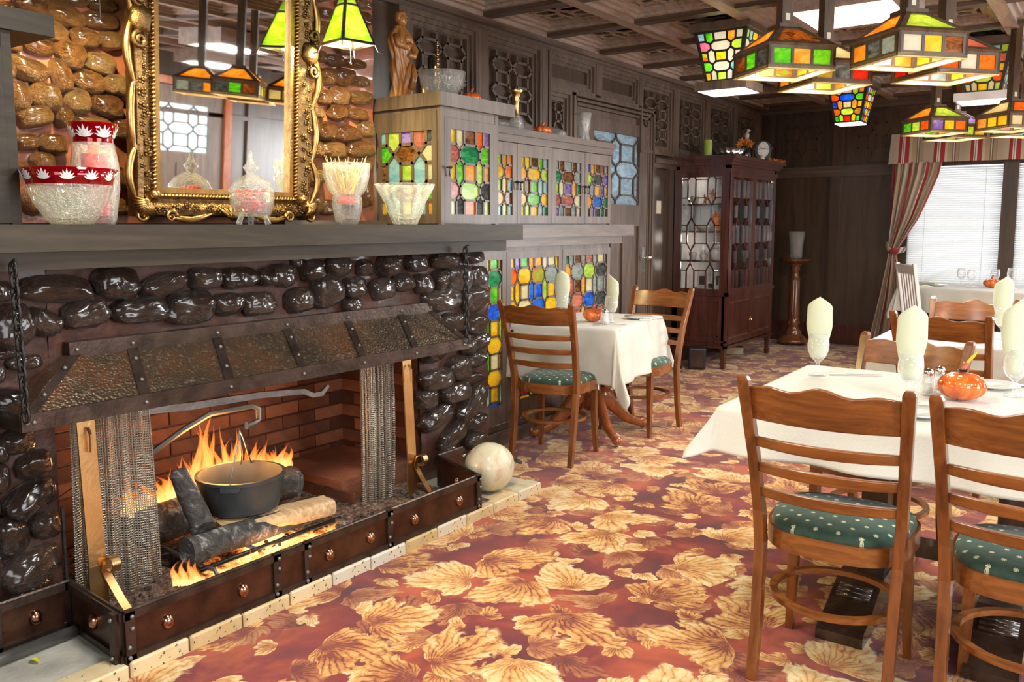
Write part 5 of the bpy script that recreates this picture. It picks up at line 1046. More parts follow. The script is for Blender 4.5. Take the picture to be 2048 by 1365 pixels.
# ================================================================== CHAIRS AND TABLES
def make_chair(label, group):
    t = thing('dining_chair', label, 'chair', (0, 0, 0), 0, group)
    def post(sx):  # rear leg and back post in one sawn piece
        m = MB(); prof = [(-0.215, 0.0, .190), (-0.180, 0.18, .190), (-0.150, 0.42, .195), (-0.158, 0.52, .200), (-0.205, 0.70, .208), (-0.285, 0.935, .220), (-0.292, 0.950, .221)]
        vs = []
        for i, (y, z, x) in enumerate(prof):
            w = 0.015 if i < 5 else (0.017 if i == 5 else 0.012); d = (0.016, 0.020, 0.024, 0.023, 0.019, 0.016, 0.011)[i]
            for a, c in ((-w, -d), (w, -d), (w, d), (-w, d)): vs.append((sx * (x + 0.0) + a, y + c, z))
        n_ = len(prof); m.add(vs, [(i * 4 + k, i * 4 + (k + 1) % 4, i * 4 + 4 + (k + 1) % 4, i * 4 + 4 + k) for i in range(n_ - 1) for k in range(4)] + [(3, 2, 1, 0), (4 * n_ - 4, 4 * n_ - 3, 4 * n_ - 2, 4 * n_ - 1)])
        o = m.build('back_post', M['chair_wood'], t); md = o.modifiers.new('b', 'BEVEL'); md.width = 0.003; md.segments = 2; md.limit_method = 'ANGLE'; md.angle_limit = R(50); return o
    for s in (-1, 1): post(s)
    def slat(zc, h, name, wavy=False, bow=0.042, th=0.016):
        m = MB(); n_ = 24; hw = 0.197 + (zc - 0.5) * 0.035; tilt = 0.30
        yb = lambda z: -0.150 - (max(0, z - 0.47)) ** 1.1 * 0.285
        vs = []
        for i in range(n_ + 1):
            u = i / n_ * 2 - 1; x = u * hw; b0 = -bow * (1 - u * u)
            zt = zc + h / 2 + (0.010 * math.cos(u * math.pi * 2.5) * (1 - u * u) + 0.012 * (1 - u * u) if wavy else 0); zb = zc - h / 2 - (0.0 if not wavy else -0.004 * (1 - u * u)) - 0.006 * (1 - u * u)
            for z, o in ((zb, -th / 2), (zt, -th / 2), (zt, th / 2), (zb, th / 2)): vs.append((x, yb(z) + b0 + o, z))
        m.add(vs, [(i * 4 + k, i * 4 + (k + 1) % 4, i * 4 + 4 + (k + 1) % 4, i * 4 + 4 + k) for i in range(n_) for k in range(4)] + [(3, 2, 1, 0), (4 * n_, 4 * n_ + 1, 4 * n_ + 2, 4 * n_ + 3)])
        o = m.build(name, M['chair_rail_wood'], t, 50); md = o.modifiers.new('b', 'BEVEL'); md.width = 0.004; md.segments = 2; md.limit_method = 'ANGLE'; md.angle_limit = R(50)
    slat(0.865, 0.098, 'top_rail', True)
    for z in (0.745, 0.663, 0.583): slat(z, 0.030, 'back_slat', False, 0.038, 0.018)
    # seat ring and cushion share one outline
    def outline(k=1.0, n_=40):
        P = []
        for i in range(n_):
            a = 2 * math.pi * i / n_; c, s_ = math.cos(a), math.sin(a)
            x = 0.212 * math.copysign(abs(c) ** 0.62, c); y = 0.205 * math.copysign(abs(s_) ** (0.55 if s_ > 0 else 0.8), s_)
            x *= 1 + 0.06 * (y / 0.2); P.append((x * k, y * k + 0.02))
        return P
    m = MB(); O = outline(1.0); I = outline(0.90); n_ = len(O); z0, z1 = 0.405, 0.462
    m.add([(x, y, z0) for x, y in O] + [(x, y, z1) for x, y in O] + [(x, y, z1) for x, y in I] + [(x, y, z0) for x, y in I], [(a * n_ + i, a * n_ + (i + 1) % n_, ((a + 1) % 4) * n_ + (i + 1) % n_, ((a + 1) % 4) * n_ + i) for a in range(4) for i in range(n_)])
    o = m.build('seat_frame', M['chair_rail_wood'], t, 40)
    m = MB(); rings = [(0.93, 0.45), (0.955, 0.468), (0.93, 0.484), (0.80, 0.497), (0.5, 0.505), (0.15, 0.507)]; vs = []
    for k, z in rings: vs += [(x, y, z) for x, y in outline(k)]
    m.add(vs, [(a * n_ + i, a * n_ + (i + 1) % n_, (a + 1) * n_ + (i + 1) % n_, (a + 1) * n_ + i) for a in range(len(rings) - 1) for i in range(n_)] + [tuple(range((len(rings) - 1) * n_, len(rings) * n_)), tuple(reversed(range(n_)))]); m.build('seat_cushion', M['seat_fabric'], t, True)
    for s in (-1, 1):
        m = MB(); vs = [(s * (0.175 + 0.012 * (1 - z / 0.42) ** 2) + a * w, 0.165 + 0.02 * (1 - z / 0.42) ** 2 + c * w, z) for z, w in ((0.43, 0.019), (0.28, 0.017), (0.12, 0.014), (0, 0.012)) for a, c in ((-1, -1), (1, -1), (1, 1), (-1, 1))]
        m.add(vs, [(i * 4 + k, i * 4 + (k + 1) % 4, i * 4 + 4 + (k + 1) % 4, i * 4 + 4 + k) for i in range(3) for k in range(4)] + [(12, 13, 14, 15)]); m.build('leg', M['chair_wood'], t)
    m = MB(); m.tube([(0.182 * math.cos(a), -0.020 + 0.185 * math.sin(a), 0.245) for a in [2 * math.pi * i / 36 for i in range(36)]], 0.016, 4, True, sq=(0.75, 1.0)); m.build('stretcher', M['chair_rail_wood'], t, 40)
    return t
GC = 'ladder-back dining chairs'
chA = make_chair('ladder-back dining chair with dotted green seat, whole in view before the big table', GC)
chA.location = (-0.655, 2.655, 0); chA.rotation_euler = (0, 0, R(2))
copy_tree(chA, None, (-0.135, 2.65, 0), R(-1), 'ladder-back dining chair cut off by the picture edge in front of the pumpkin table')
copy_tree(chA, None, (-0.76, 3.64, 0), R(166), 'ladder-back chair at the far side of the pumpkin table, only its back showing').scale = (1.0, 1.0, 0.955)
copy_tree(chA, None, (-0.665, 4.86, 0), R(-8), 'dark-lit ladder-back chair drawn up to the second table behind the big one')
copy_tree(chA, None, (-0.695, 5.39, 0), R(180), 'ladder-back chair farthest back, facing the camera below the window table')
copy_tree(chA, None, (-2.70, 4.235, 0), R(8), 'ladder-back dining chair before the small table by the stained glass doors')
copy_tree(chA, None, (-2.60, 5.13, 0), R(176), 'ladder-back dining chair behind the small table, near the panelled door')

def cloth_ob(name, label, c, rz, ax, ay, over, z, seed=0, flare=0.22, lift=None, group='white tablecloths'):
    n_ = 64; m = MB()
    def f(u, v):
        px, py = (u * 2 - 1) * (ax + over), (v * 2 - 1) * (ay + over)
        dx, dy = max(0, abs(px) - ax), max(0, abs(py) - ay); sx, sy = math.copysign(1, px), math.copysign(1, py)
        d = math.hypot(dx, dy); bx, by_ = max(-ax, min(ax, px)), max(-ay, min(ay, py))
        if d < 1e-6: return (bx, by_, z + 0.0015 * noise.noise(Vector((px * 4, py * 4, seed))))
        nx_, ny_ = sx * dx / d, sy * dy / d; per = (px if dx < dy else py)
        wav = 0.018 * math.sin(per * 17 + seed) * d / over + 0.012 * noise.noise(Vector((px * 6, py * 6, seed)))
        r0 = 0.010; ang = min(d / r0, math.pi / 2); fl = flare * (1.0 if min(dx, dy) < 1e-6 else 1.0 + 0.9 * min(dx, dy) / over)
        if d <= r0: ox, oz = r0 * math.sin(d / r0 * 1.4), -r0 * (1 - math.cos(d / r0 * 1.4))
        else: L = d - r0; ox, oz = r0 + L * fl + wav, -r0 - L * math.sqrt(max(0.05, 1 - fl * fl))
        if min(dx, dy) > 0: ox += 0.30 * min(dx, dy) * math.sin(3 * math.atan2(dy, dx)) ** 2
        return (bx + nx_ * ox, by_ + ny_ * ox, z + oz)
    us = []
    m.grid(f, n_ * 2, n_ * 2); o = m.build(name, M['linen'], None, True, loc=(c[0], c[1], 0)); o.rotation_euler = (0, 0, rz)
    md = o.modifiers.new('s', 'SOLIDIFY'); md.thickness = 0.0015; md.offset = 1
    return tag(o, label, 'tablecloth', group)
TZ_ = 0.76
# small table with pedestal of four curved feet
cloth_ob('tablecloth', 'white tablecloth hanging to points on the small table by the stained glass', (-2.83, 4.81), R(8), 0.365, 0.44, 0.33, TZ_, 1, 0.10)
t = thing('pedestal_table', 'small table on a red-brown turned pedestal with curved feet', 'table', (-2.80, 4.82, 0), R(10))
m = MB(); m.b2((-0.33, -0.41, 0.728), (0.33, 0.41, 0.753)); m.build('tabletop', M['cherry'], t)
m = MB(); m.lathe([(0.10, 0.728), (0.06, 0.70), (0.04, 0.66), (0.05, 0.50), (0.065, 0.42), (0.045, 0.36), (0.06, 0.33), (0.07, 0.25), (0.07, 0.19), (0.03, 0.16)], 28); m.build('pedestal', M['cherry'], t, True)
for k in range(4):
    a = R(45 + 90 * k); m = MB(); ca, sa = math.cos(a), math.sin(a)
    m.tube([(ca * r_, sa * r_, z) for r_, z in ((0.03, 0.27), (0.10, 0.25), (0.18, 0.17), (0.27, 0.085), (0.34, 0.058), (0.385, 0.05))], [0.05, 0.055, 0.045, 0.032, 0.028, 0.036], 10, sq=(1.1, 0.75)); m.sphere((ca * 0.40, sa * 0.40, 0.045), (0.035, 0.035, 0.032), 12, 8); m.build('leg', M['cherry'], t, True)
    m = MB(); m.lathe([(0.014, 0), (0.014, 0.008), (0.006, 0.016)], 12, (ca * 0.40, sa * 0.40, 0)); m.build('glide', M['silver'], t)
# big table on a black trestle
cloth_ob('tablecloth', 'cream tablecloth with a drooping corner on the big pumpkin table', (-0.46, 3.29), R(0.5), 0.635, 0.525, 0.155, TZ_, 4, 0.30)
t = thing('trestle_table', 'big table on dark trestle feet with a steel-edged stretcher', 'table', (-0.46, 3.29, 0))
m = MB(); m.b2((-0.62, -0.52, 0.725), (0.62, 0.52, 0.753)); m.build('tabletop', M['trestle_wood'], t)
for s in (-1, 1):
    x = s * 0.22 - 0.0
    m = MB(); m.b2((x - 0.045, -0.05, 0.09), (x + 0.045, 0.05, 0.725)); m.b2((x - 0.06, -0.30, 0.66), (x + 0.06, 0.30, 0.725)); m.build('upright', M['trestle_wood'], t)
    m = MB(); m.prism([(-0.48, 0.0), (-0.48, 0.035), (-0.46, 0.05), (-0.40, 0.06), (-0.20, 0.14), (0.20, 0.14), (0.40, 0.06), (0.46, 0.05), (0.48, 0.035), (0.48, 0.0)], x - 0.075, x + 0.075, lambda u, v, w: (w, u, v)); m.build('foot', M['trestle_wood'], t)
    for q in range(3): m = MB(); m.tube([(x - 0.055, -0.31 + 0.022 * q, 0.100 + 0.008 * q), (x + 0.055, -0.31 + 0.022 * q, 0.100 + 0.008 * q)], 0.011, 8); m.build('reeding', M['trestle_wood'], t, True)
m = MB(); m.b2((-0.22, -0.04, 0.19), (0.22, 0.04, 0.24)); m.build('stretcher', M['trestle_wood'], t)
# second table and window table
for (c, rz, ax, ay, ov, lab, lab2) in (((-0.48, 5.12 + 0.10), R(1), 0.60, 0.36, 0.20, 'white tablecloth on the second table behind the big one', 'table between two ladder-back chairs, mostly hidden by its cloth'), ((-0.93, 9.42), R(-14), 0.80, 0.42, 0.24, 'white tablecloth on the table under the blinds', 'table standing under the bright window blinds')):
    cloth_ob('tablecloth', lab, c, rz, ax, ay, ov, TZ_, c[1], 0.12)
    t2 = thing('dining_table', lab2, 'table', (c[0], c[1], 0), rz)
    m = MB(); m.b2((-ax + 0.01, -ay + 0.01, 0.727), (ax - 0.01, ay - 0.01, 0.754)); m.build('tabletop', M['trestle_wood'], t2)
    m = MB(); m.lathe([(0.14, 0.727), (0.05, 0.70), (0.05, 0.10), (0.10, 0.06)], 16); m.build('pedestal', M['trestle_wood'], t2, True)
    for k in range(4):
        a = R(45 + 90 * k); m = MB(); m.box((math.cos(a) * 0.17, math.sin(a) * 0.17, 0.035), (0.34, 0.05, 0.07), a); m.build('foot', M['trestle_wood'], t2)
# white slatted chair at the window table
wc = thing('slatted_chair', 'white slat-back chair with dark seat standing by the striped curtain', 'chair', (-1.40, 8.80, 0), R(-58))
for s in (-1, 1):
    m = MB(); m.add([(s * 0.2 + a, y + c, z) for y, z in ((-0.24, 0), (-0.20, 0.45), (-0.29, 1.02)) for a, c in ((-.016, -.016), (.016, -.016), (.016, .016), (-.016, .016))], [(i * 4 + k, i * 4 + (k + 1) % 4, i * 4 + 4 + (k + 1) % 4, i * 4 + 4 + k) for i in range(2) for k in range(4)] + [(8, 9, 10, 11)]); m.build('back_post', M['white_paint'], wc)
    m = MB(); m.b2((s * 0.2 - 0.016, 0.16, 0), (s * 0.2 + 0.016, 0.192, 0.43)); m.build('leg', M['white_paint'], wc)
for x in (-0.12, -0.06, 0, 0.06, 0.12):
    m = MB(); m.add([(x + a, y + c, z) for y, z in ((-0.21, 0.5), (-0.278, 0.93)) for a, c in ((-.014, -.006), (.014, -.006), (.014, .006), (-.014, .006))], [(k, (k + 1) % 4, 4 + (k + 1) % 4, 4 + k) for k in range(4)]); m.build('slat', M['white_paint'], wc)
m = MB(); m.box((0, -0.283, 0.965), (0.38, 0.022, 0.085), rx=R(12)); m.build('top_rail', M['white_paint'], wc)
m = MB(); m.box((0, -0.205, 0.49), (0.38, 0.02, 0.04)); m.build('lower_rail', M['white_paint'], wc)
m = MB(); m.b2((-0.21, -0.21, 0.42), (0.21, 0.2, 0.452)); m.build('seat_frame', M['white_paint'], wc)
m = MB(); m.b2((-0.2, -0.19, 0.452), (0.2, 0.19, 0.475)); m.build('seat_pad', M['black_plastic'], wc)

# ---- valance and curtain
def lerp(a, b_, t): return a + (b_ - a) * t
m = MB(); uv = []
def fv(u, v):
    z = lerp(2.025, 2.345, v); L = lerp(-2.12, 1.78, u); pl = abs(math.sin(u * 40)) ** 3
    y = 10.05 - 0.03 * (1 - v) - 0.014 * math.sin(u * 70) * (1.1 - v) - 0.008 * pl
    uv.append((L / 0.345, v)); return (L - 0.015 * (1 - v) * (1 if u < .02 else 0), y, z + 0.008 * (1 - v) * math.sin(u * 9))
m.grid(fv, 300, 8); val = m.build('window_valance', M['striped_fabric'], None, True); uvset(val, uv); tag(val, 'red and cream striped fabric valance across the top of the window', 'valance')
m = MB(); uv = []
KZ = [(2.04, -2.085, -1.60), (1.90, -2.085, -1.625), (1.70, -2.09, -1.70), (1.45, -2.095, -1.80), (1.25, -2.10, -1.915), (1.12, -2.10, -1.99), (1.05, -2.095, -2.005), (0.95, -2.11, -1.985), (0.6, -2.17, -1.96), (0.25, -2.24, -1.95), (0.015, -2.29, -1.95)]
def kz(z):
    for (z1, a1, b1), (z0, a0, b0) in zip(KZ, KZ[1:]):
        if z0 <= z <= z1: t = (z - z0) / (z1 - z0); return lerp(a0, a1, t), lerp(b0, b1, t)
    return KZ[-1][1:] if z < 0.1 else KZ[0][1:]
def fc(u, v):
    z = lerp(0.015, 2.04, v); a, b_ = kz(z); w = b_ - a; cx = 0.035 * min(1, w / 0.25)
    y = 10.03 + cx * math.sin(u * 2 * math.pi * 7 + 1.2 * math.sin(v * 4)) + 0.012 * math.sin(u * 31)
    uv.append((u * 3.1 + 0.1, v)); return (lerp(a, b_, u) + 0.004 * math.sin(u * 44), y, z)
m.grid(fc, 140, 60)
cur = m.build('curtain', M['striped_fabric'], None, True); uvset(cur, uv); tag(cur, 'long striped red and cream curtain tied back at the left of the window', 'curtain')
m = MB(); uv = []
m.tube([(-2.13, 10.06, 1.17), (-2.07, 9.965, 1.10), (-1.99, 9.96, 1.09), (-1.93, 10.05, 1.11)], 0.03, 8, sq=(1.2, 0.4)); tb = m.build('tieback', M['striped_fabric'], cur, True); uvset(tb, [(i * 0.01, 0) for i in range(len(tb.data.vertices))])

# ---- pedestal column with vase
pc = thing('plant_pedestal', 'turned reddish wooden column pedestal with fluted shaft and round top', 'pedestal', (-3.03, 9.82, 0))
m = MB(); m.lathe([(0.165, 0.03), (0.175, 0.05), (0.165, 0.07), (0.145, 0.08), (0.13, 0.10), (0.11, 0.115), (0.085, 0.13), (0.09, 0.155), (0.065, 0.18), (0.058, 0.22), (0.075, 0.26), (0.06, 0.29), (0.065, 0.32)], 36); m.build('base', M['aged_cherry'], pc, True)
for k in range(3): m = MB(); m.sphere((0.12 * math.cos(k * 2.1), 0.12 * math.sin(k * 2.1), 0.018), (0.03, 0.03, 0.018), 10, 6); m.build('foot', M['dark_glaze'], pc, True)
m = MB(); m.lathe([(0.060, 0.31), (0.066, 0.33), (0.062, 0.38), (0.055, 0.74), (0.05, 0.76)], 48, flute=lambda a, t: -0.06 * abs(math.sin(a * 8)) if 0.2 < t else 0); m.build('shaft', M['aged_cherry'], pc, 40)
m = MB(); m.lathe([(0.062, 0.75), (0.045, 0.78), (0.04, 0.84), (0.055, 0.88), (0.05, 0.90), (0.09, 0.945), (0.165, 0.965), (0.175, 0.98), (0.165, 0.992), (0.001, 0.993)], 36, cap=False); m.build('top', M['aged_cherry'], pc, True)
m = MB(); m.lathe([(0.001, 0), (0.062, 0), (0.066, 0.02), (0.068, 0.10), (0.078, 0.22), (0.088, 0.305), (0.080, 0.305), (0.070, 0.22), (0.058, 0.03), (0.001, 0.028)], 40, flute=lambda a, t: 0.05 * math.sin(a * 9 + t * 12) + 0.04 * noise.noise(Vector((a * 3, t * 9, 0))), cap=False)
put('crystal_vase', 'tall crackled clear glass vase on top of the column pedestal', 'vase', m, M['cut_crystal'], (-3.03, 9.82, 0.994))
# ---- speaker, cables, book
m = MB(); bm_ = [(-0.085, -0.08), (0.085, -0.08), (0.075, 0.10), (-0.075, 0.10)]; m.prism(bm_, 0, 0.21); sp_ = m.build('floor_speaker', M['black_plastic'], None, loc=(-3.26, 7.62, 0.004)); sp_.rotation_euler = (0, 0, R(25)); md = sp_.modifiers.new('b', 'BEVEL'); md.width = 0.02; md.segments = 3
tag(sp_, 'small black loudspeaker box standing on the carpet before the china cabinet', 'speaker')
m = MB(); m.b2((-0.055, -0.0815, 0.03), (0.055, -0.0805, 0.18)); m.build('grille', M['soot_mortar'], sp_)
ct = thing('power_cable', 'black power cables lying tangled on the carpet beside the loudspeaker', 'cable', (-3.46, 7.36, 0.0))
for k in range(4):
    m = part(ct); pts = []
    for i in range(40):
        a = i * 0.42 + k; pts.append((-3.46 + 0.10 * math.cos(a * 1.1 + k) + 0.06 * k * 0.5, 7.36 + 0.14 * math.sin(a * 0.7 + k) - 0.04 * k, 0.012 + 0.035 * abs(math.sin(a * 0.9 + k))))
    m.tube(pts, 0.0035, 5).build('cable', M['black_plastic'], ct, True)
bk = thing('book', 'thick green-covered book lying under the china cabinet', 'book', (-3.33, 8.75, 0.004), R(30)); m = MB(); m.b2((-0.10, -0.07, 0), (0.10, 0.07, 0.004)); m.b2((-0.10, -0.07, 0.071), (0.10, 0.07, 0.075)); m.b2((-0.10, -0.07, 0), (-0.095, 0.07, 0.075)); m.build('cover', M['book_green'], bk); m = MB(); m.b2((-0.095, -0.065, 0.004), (0.095, 0.065, 0.071)); m.build('pages', M['cardboard'], bk)

# ================================================================== MIRROR
LEAN = R(3.4); mir = thing('wall_mirror', 'big gilt baroque framed mirror leaning over the mantel', 'mirror', (-3.235, 2.36, 1.392)); mir.rotation_euler = (0, LEAN, 0)
IW, IH, Z0 = 0.335, 1.08, 0.135          # half width of the glass, its height, its sill
m = MB(); m.b2((-0.006, -IW - 0.02, Z0 - 0.02), (0.0, IW + 0.02, Z0 + IH + 0.02)); m.build('mirror_glass', M['mirror_silver'], mir)
def frame_rect(o0, o1, x0, x1, name, mat, sm=False, prof=None):
    m = MB(); y0, y1, za, zb = IW + o0, IW + o1, o0, o1
    def ring(o, x): return [(x, -IW - o, Z0 - o), (x, IW + o, Z0 - o), (x, IW + o, Z0 + IH + o), (x, -IW - o, Z0 + IH + o)]
    P = prof or [(o0, x0), (o0, x1), (o1, x1), (o1, x0)]; vs = []
    for o, x in P: vs += ring(o, x)
    k = len(P); m.add(vs, [(a * 4 + i, a * 4 + (i + 1) % 4, ((a + 1) % k) * 4 + (i + 1) % 4, ((a + 1) % k) * 4 + i) for a in range(k) for i in range(4)]); return m.build(name, mat, mir, sm)
frame_rect(-0.004, 0.016, 0, 0.022, 'liner', M['gold'])
frame_rect(0.016, 0.115, -0.02, 0.03, 'backboard', M['gold_dark'], prof=[(0.016, -0.02), (0.016, 0.024), (0.035, 0.020), (0.06, 0.034), (0.085, 0.046), (0.105, 0.04), (0.115, 0.02), (0.115, -0.02)])
# rope moulding: slanted beads around the opening
bead = MB(); bead.tube([(0, -0.008, -0.012), (0.004, 0, 0), (0, 0.008, 0.012)], [0.006, 0.010, 0.006], 8); me_bead = bead.mesh('rope_bead', M['gold'], True)
rope = MB()
def along(y0, z0, y1, z1, step, fn):
    L = math.hypot(y1 - y0, z1 - z0); n_ = int(L / step)
    for i in range(n_ + 1):
        t = i / n_; fn(lerp(y0, y1, t), lerp(z0, z1, t), i)
def rb(y, z, i, horiz):
    d = 0.009
    if horiz: rope.tube([(0.018, y - 0.009, z - d), (0.034, y, z), (0.018, y + 0.009, z + d)], [0.005, 0.0085, 0.005], 6)
    else: rope.tube([(0.018, y - d, z - 0.009), (0.034, y, z), (0.018, y + d, z + 0.009)], [0.005, 0.0085, 0.005], 6)
o_ = 0.027
along(-IW - o_, Z0 - o_, IW + o_, Z0 - o_, 0.016, lambda y, z, i: rb(y, z, i, True)); along(-IW - o_, Z0 + IH + o_, IW + o_, Z0 + IH + o_, 0.016, lambda y, z, i: rb(y, z, i, True))
along(-IW - o_, Z0 - o_, -IW - o_, Z0 + IH + o_, 0.016, lambda y, z, i: rb(y, z, i, False)); along(IW + o_, Z0 - o_, IW + o_, Z0 + IH + o_, 0.016, lambda y, z, i: rb(y, z, i, False))
rope.build('rope_moulding', M['gold'], mir, True)
# carved field: small flowers and buds
cv = MB(); r2 = random.Random(9)
def flower(y, z, s):
    for k in range(5):
        a = k * 1.257 + y * 9; cv.sphere((0.046, y + s * 0.8 * math.cos(a), z + s * 0.8 * math.sin(a)), (s * 0.5, s * 0.55, s * 0.55), 7, 5)
    cv.sphere((0.054, y, z), s * 0.42, 7, 5)
for side in range(4):
    (ya, za, yb_, zb_) = ((-IW - .07, Z0 - .075, IW + .07, Z0 - .075), (-IW - .075, Z0, -IW - .075, Z0 + IH), (IW + .075, Z0, IW + .075, Z0 + IH), (-IW, Z0 + IH + .075, IW, Z0 + IH + .075))[side]
    along(ya, za, yb_, zb_, 0.030, lambda y, z, i: flower(y + r2.uniform(-.018, .018), z + r2.uniform(-.012, .012), r2.uniform(0.008, 0.015)))
cv.build('carved_flowers', M['gold_dark'], mir, True)
# scrolling rim: C and S scrolls
def spiral(c, r, a0, turns, sgn, n_=26, shrink=0.75):
    return [(c[0], c[1] + r * (1 - shrink * i / n_) * math.cos(a0 + sgn * turns * 2 * math.pi * i / n_), c[2] + r * (1 - shrink * i / n_) * math.sin(a0 + sgn * turns * 2 * math.pi * i / n_)) for i in range(n_ + 1)]
def scroll(p, q, bow, r=0.013, curl=0.026):
    p, q = Vector((0.035, p[0], p[1])), Vector((0.035, q[0], q[1])); d = (q - p); L = d.length; d.normalize(); n_ = Vector((0, -d.z, d.y)) * (1 if bow > 0 else -1); s_ = 1 if bow > 0 else -1
    pts = []
    def curlp(c, st, sg): return [c + (d * math.cos(a) + n_ * math.sin(a)) * curl * (0.28 + 0.72 * k / 12) for k, a in [(k, st + sg * (12 - k) * 0.45) for k in range(13)]]
    A = curlp(p - n_ * curl, math.pi / 2, 1)[:]; pts += A
    for i in range(1, 12):
        t = i / 12; pts.append(p + d * L * t + n_ * abs(bow) * math.sin(math.pi * t) + Vector((0.008 * math.sin(math.pi * t), 0, 0)))
    B = curlp(q - n_ * curl, math.pi / 2, -1); pts += B[::-1]
    rad = [r * 0.5] * 6 + [r * 0.8] * 7 + [r * (0.9 + 0.4 * math.sin(math.pi * i / 12)) for i in range(1, 12)] + [r * 0.8] * 7 + [r * 0.5] * 6
    m = MB(); m.tube(pts, rad, 8, sq=(1, 0.8)); return m.build('scroll', M['gold'], mir, True)
E_ = IW + 0.118
for s in (-1, 1):
    zs = [0.10, 0.30, 0.55, 0.80, 1.05, 1.25]
    for k in range(len(zs) - 1): scroll((s * E_, zs[k]), (s * E_, zs[k + 1] - 0.02), (0.028 if (k % 2 == 0) else 0.016) * (-s), 0.013, 0.022)
    scroll((s * (IW - 0.02), Z0 - 0.108), (s * 0.11, Z0 - 0.10), 0.020 * s, 0.012, 0.024)
    # corner shells
    cx, cz = s * (IW + 0.075), Z0 - 0.055
    m = MB()
    for k in range(11):
        a = R(-35 + 12.5 * k) + (math.pi / 2 if s > 0 else 0); a = math.atan2(-1, s) + R(-62 + 12.4 * k)
        m.tube([(0.05, cx - 0.03 * math.cos(a), cz - 0.03 * math.sin(a)), (0.082, cx + 0.022 * math.cos(a), cz + 0.022 * math.sin(a)), (0.058, cx + 0.062 * math.cos(a), cz + 0.060 * math.sin(a))], [0.004, 0.009, 0.006], 6)
    m.sphere((0.06, cx - s * 0.03, cz + 0.03), 0.022, 12, 8); m.build('corner_shell', M['gold'], mir, True)
    m = MB(); m.tube(spiral((0.055, s * (IW + 0.10), Z0 - 0.105), 0.030, R(90), 1.3, s), [0.011 - 0.0003 * i for i in range(27)], 7); m.tube(spiral((0.055, s * (IW - 0.03), Z0 - 0.112), 0.026, R(180 if s > 0 else 0), 1.3, -s), [0.010 - 0.0003 * i for i in range(27)], 7); m.build('scroll', M['gold'], mir, True)
    # mid-height cartouche
    m = MB(); m.sphere((0.045, s * (IW + 0.09), 0.78), (0.03, 0.045, 0.055), 14, 10, lambda p: 0.15 * math.sin(p.y * 9) * math.sin(p.z * 9)); m.tube(spiral((0.06, s * (IW + 0.10), 0.86), 0.032, R(-90), 1.4, s), 0.009, 7); m.tube(spiral((0.06, s * (IW + 0.10), 0.70), 0.032, R(90), 1.4, -s), 0.009, 7); m.build('cartouche', M['gold_dark'], mir, True)
m = MB()
for k in range(7): m.tube([(0.045, 0, Z0 - 0.125), (0.065, (k - 3) * 0.016, Z0 - 0.10), (0.05, (k - 3) * 0.026, Z0 - 0.07)], [0.006, 0.008, 0.005], 6)
m.build('corner_shell', M['gold'], mir, True)

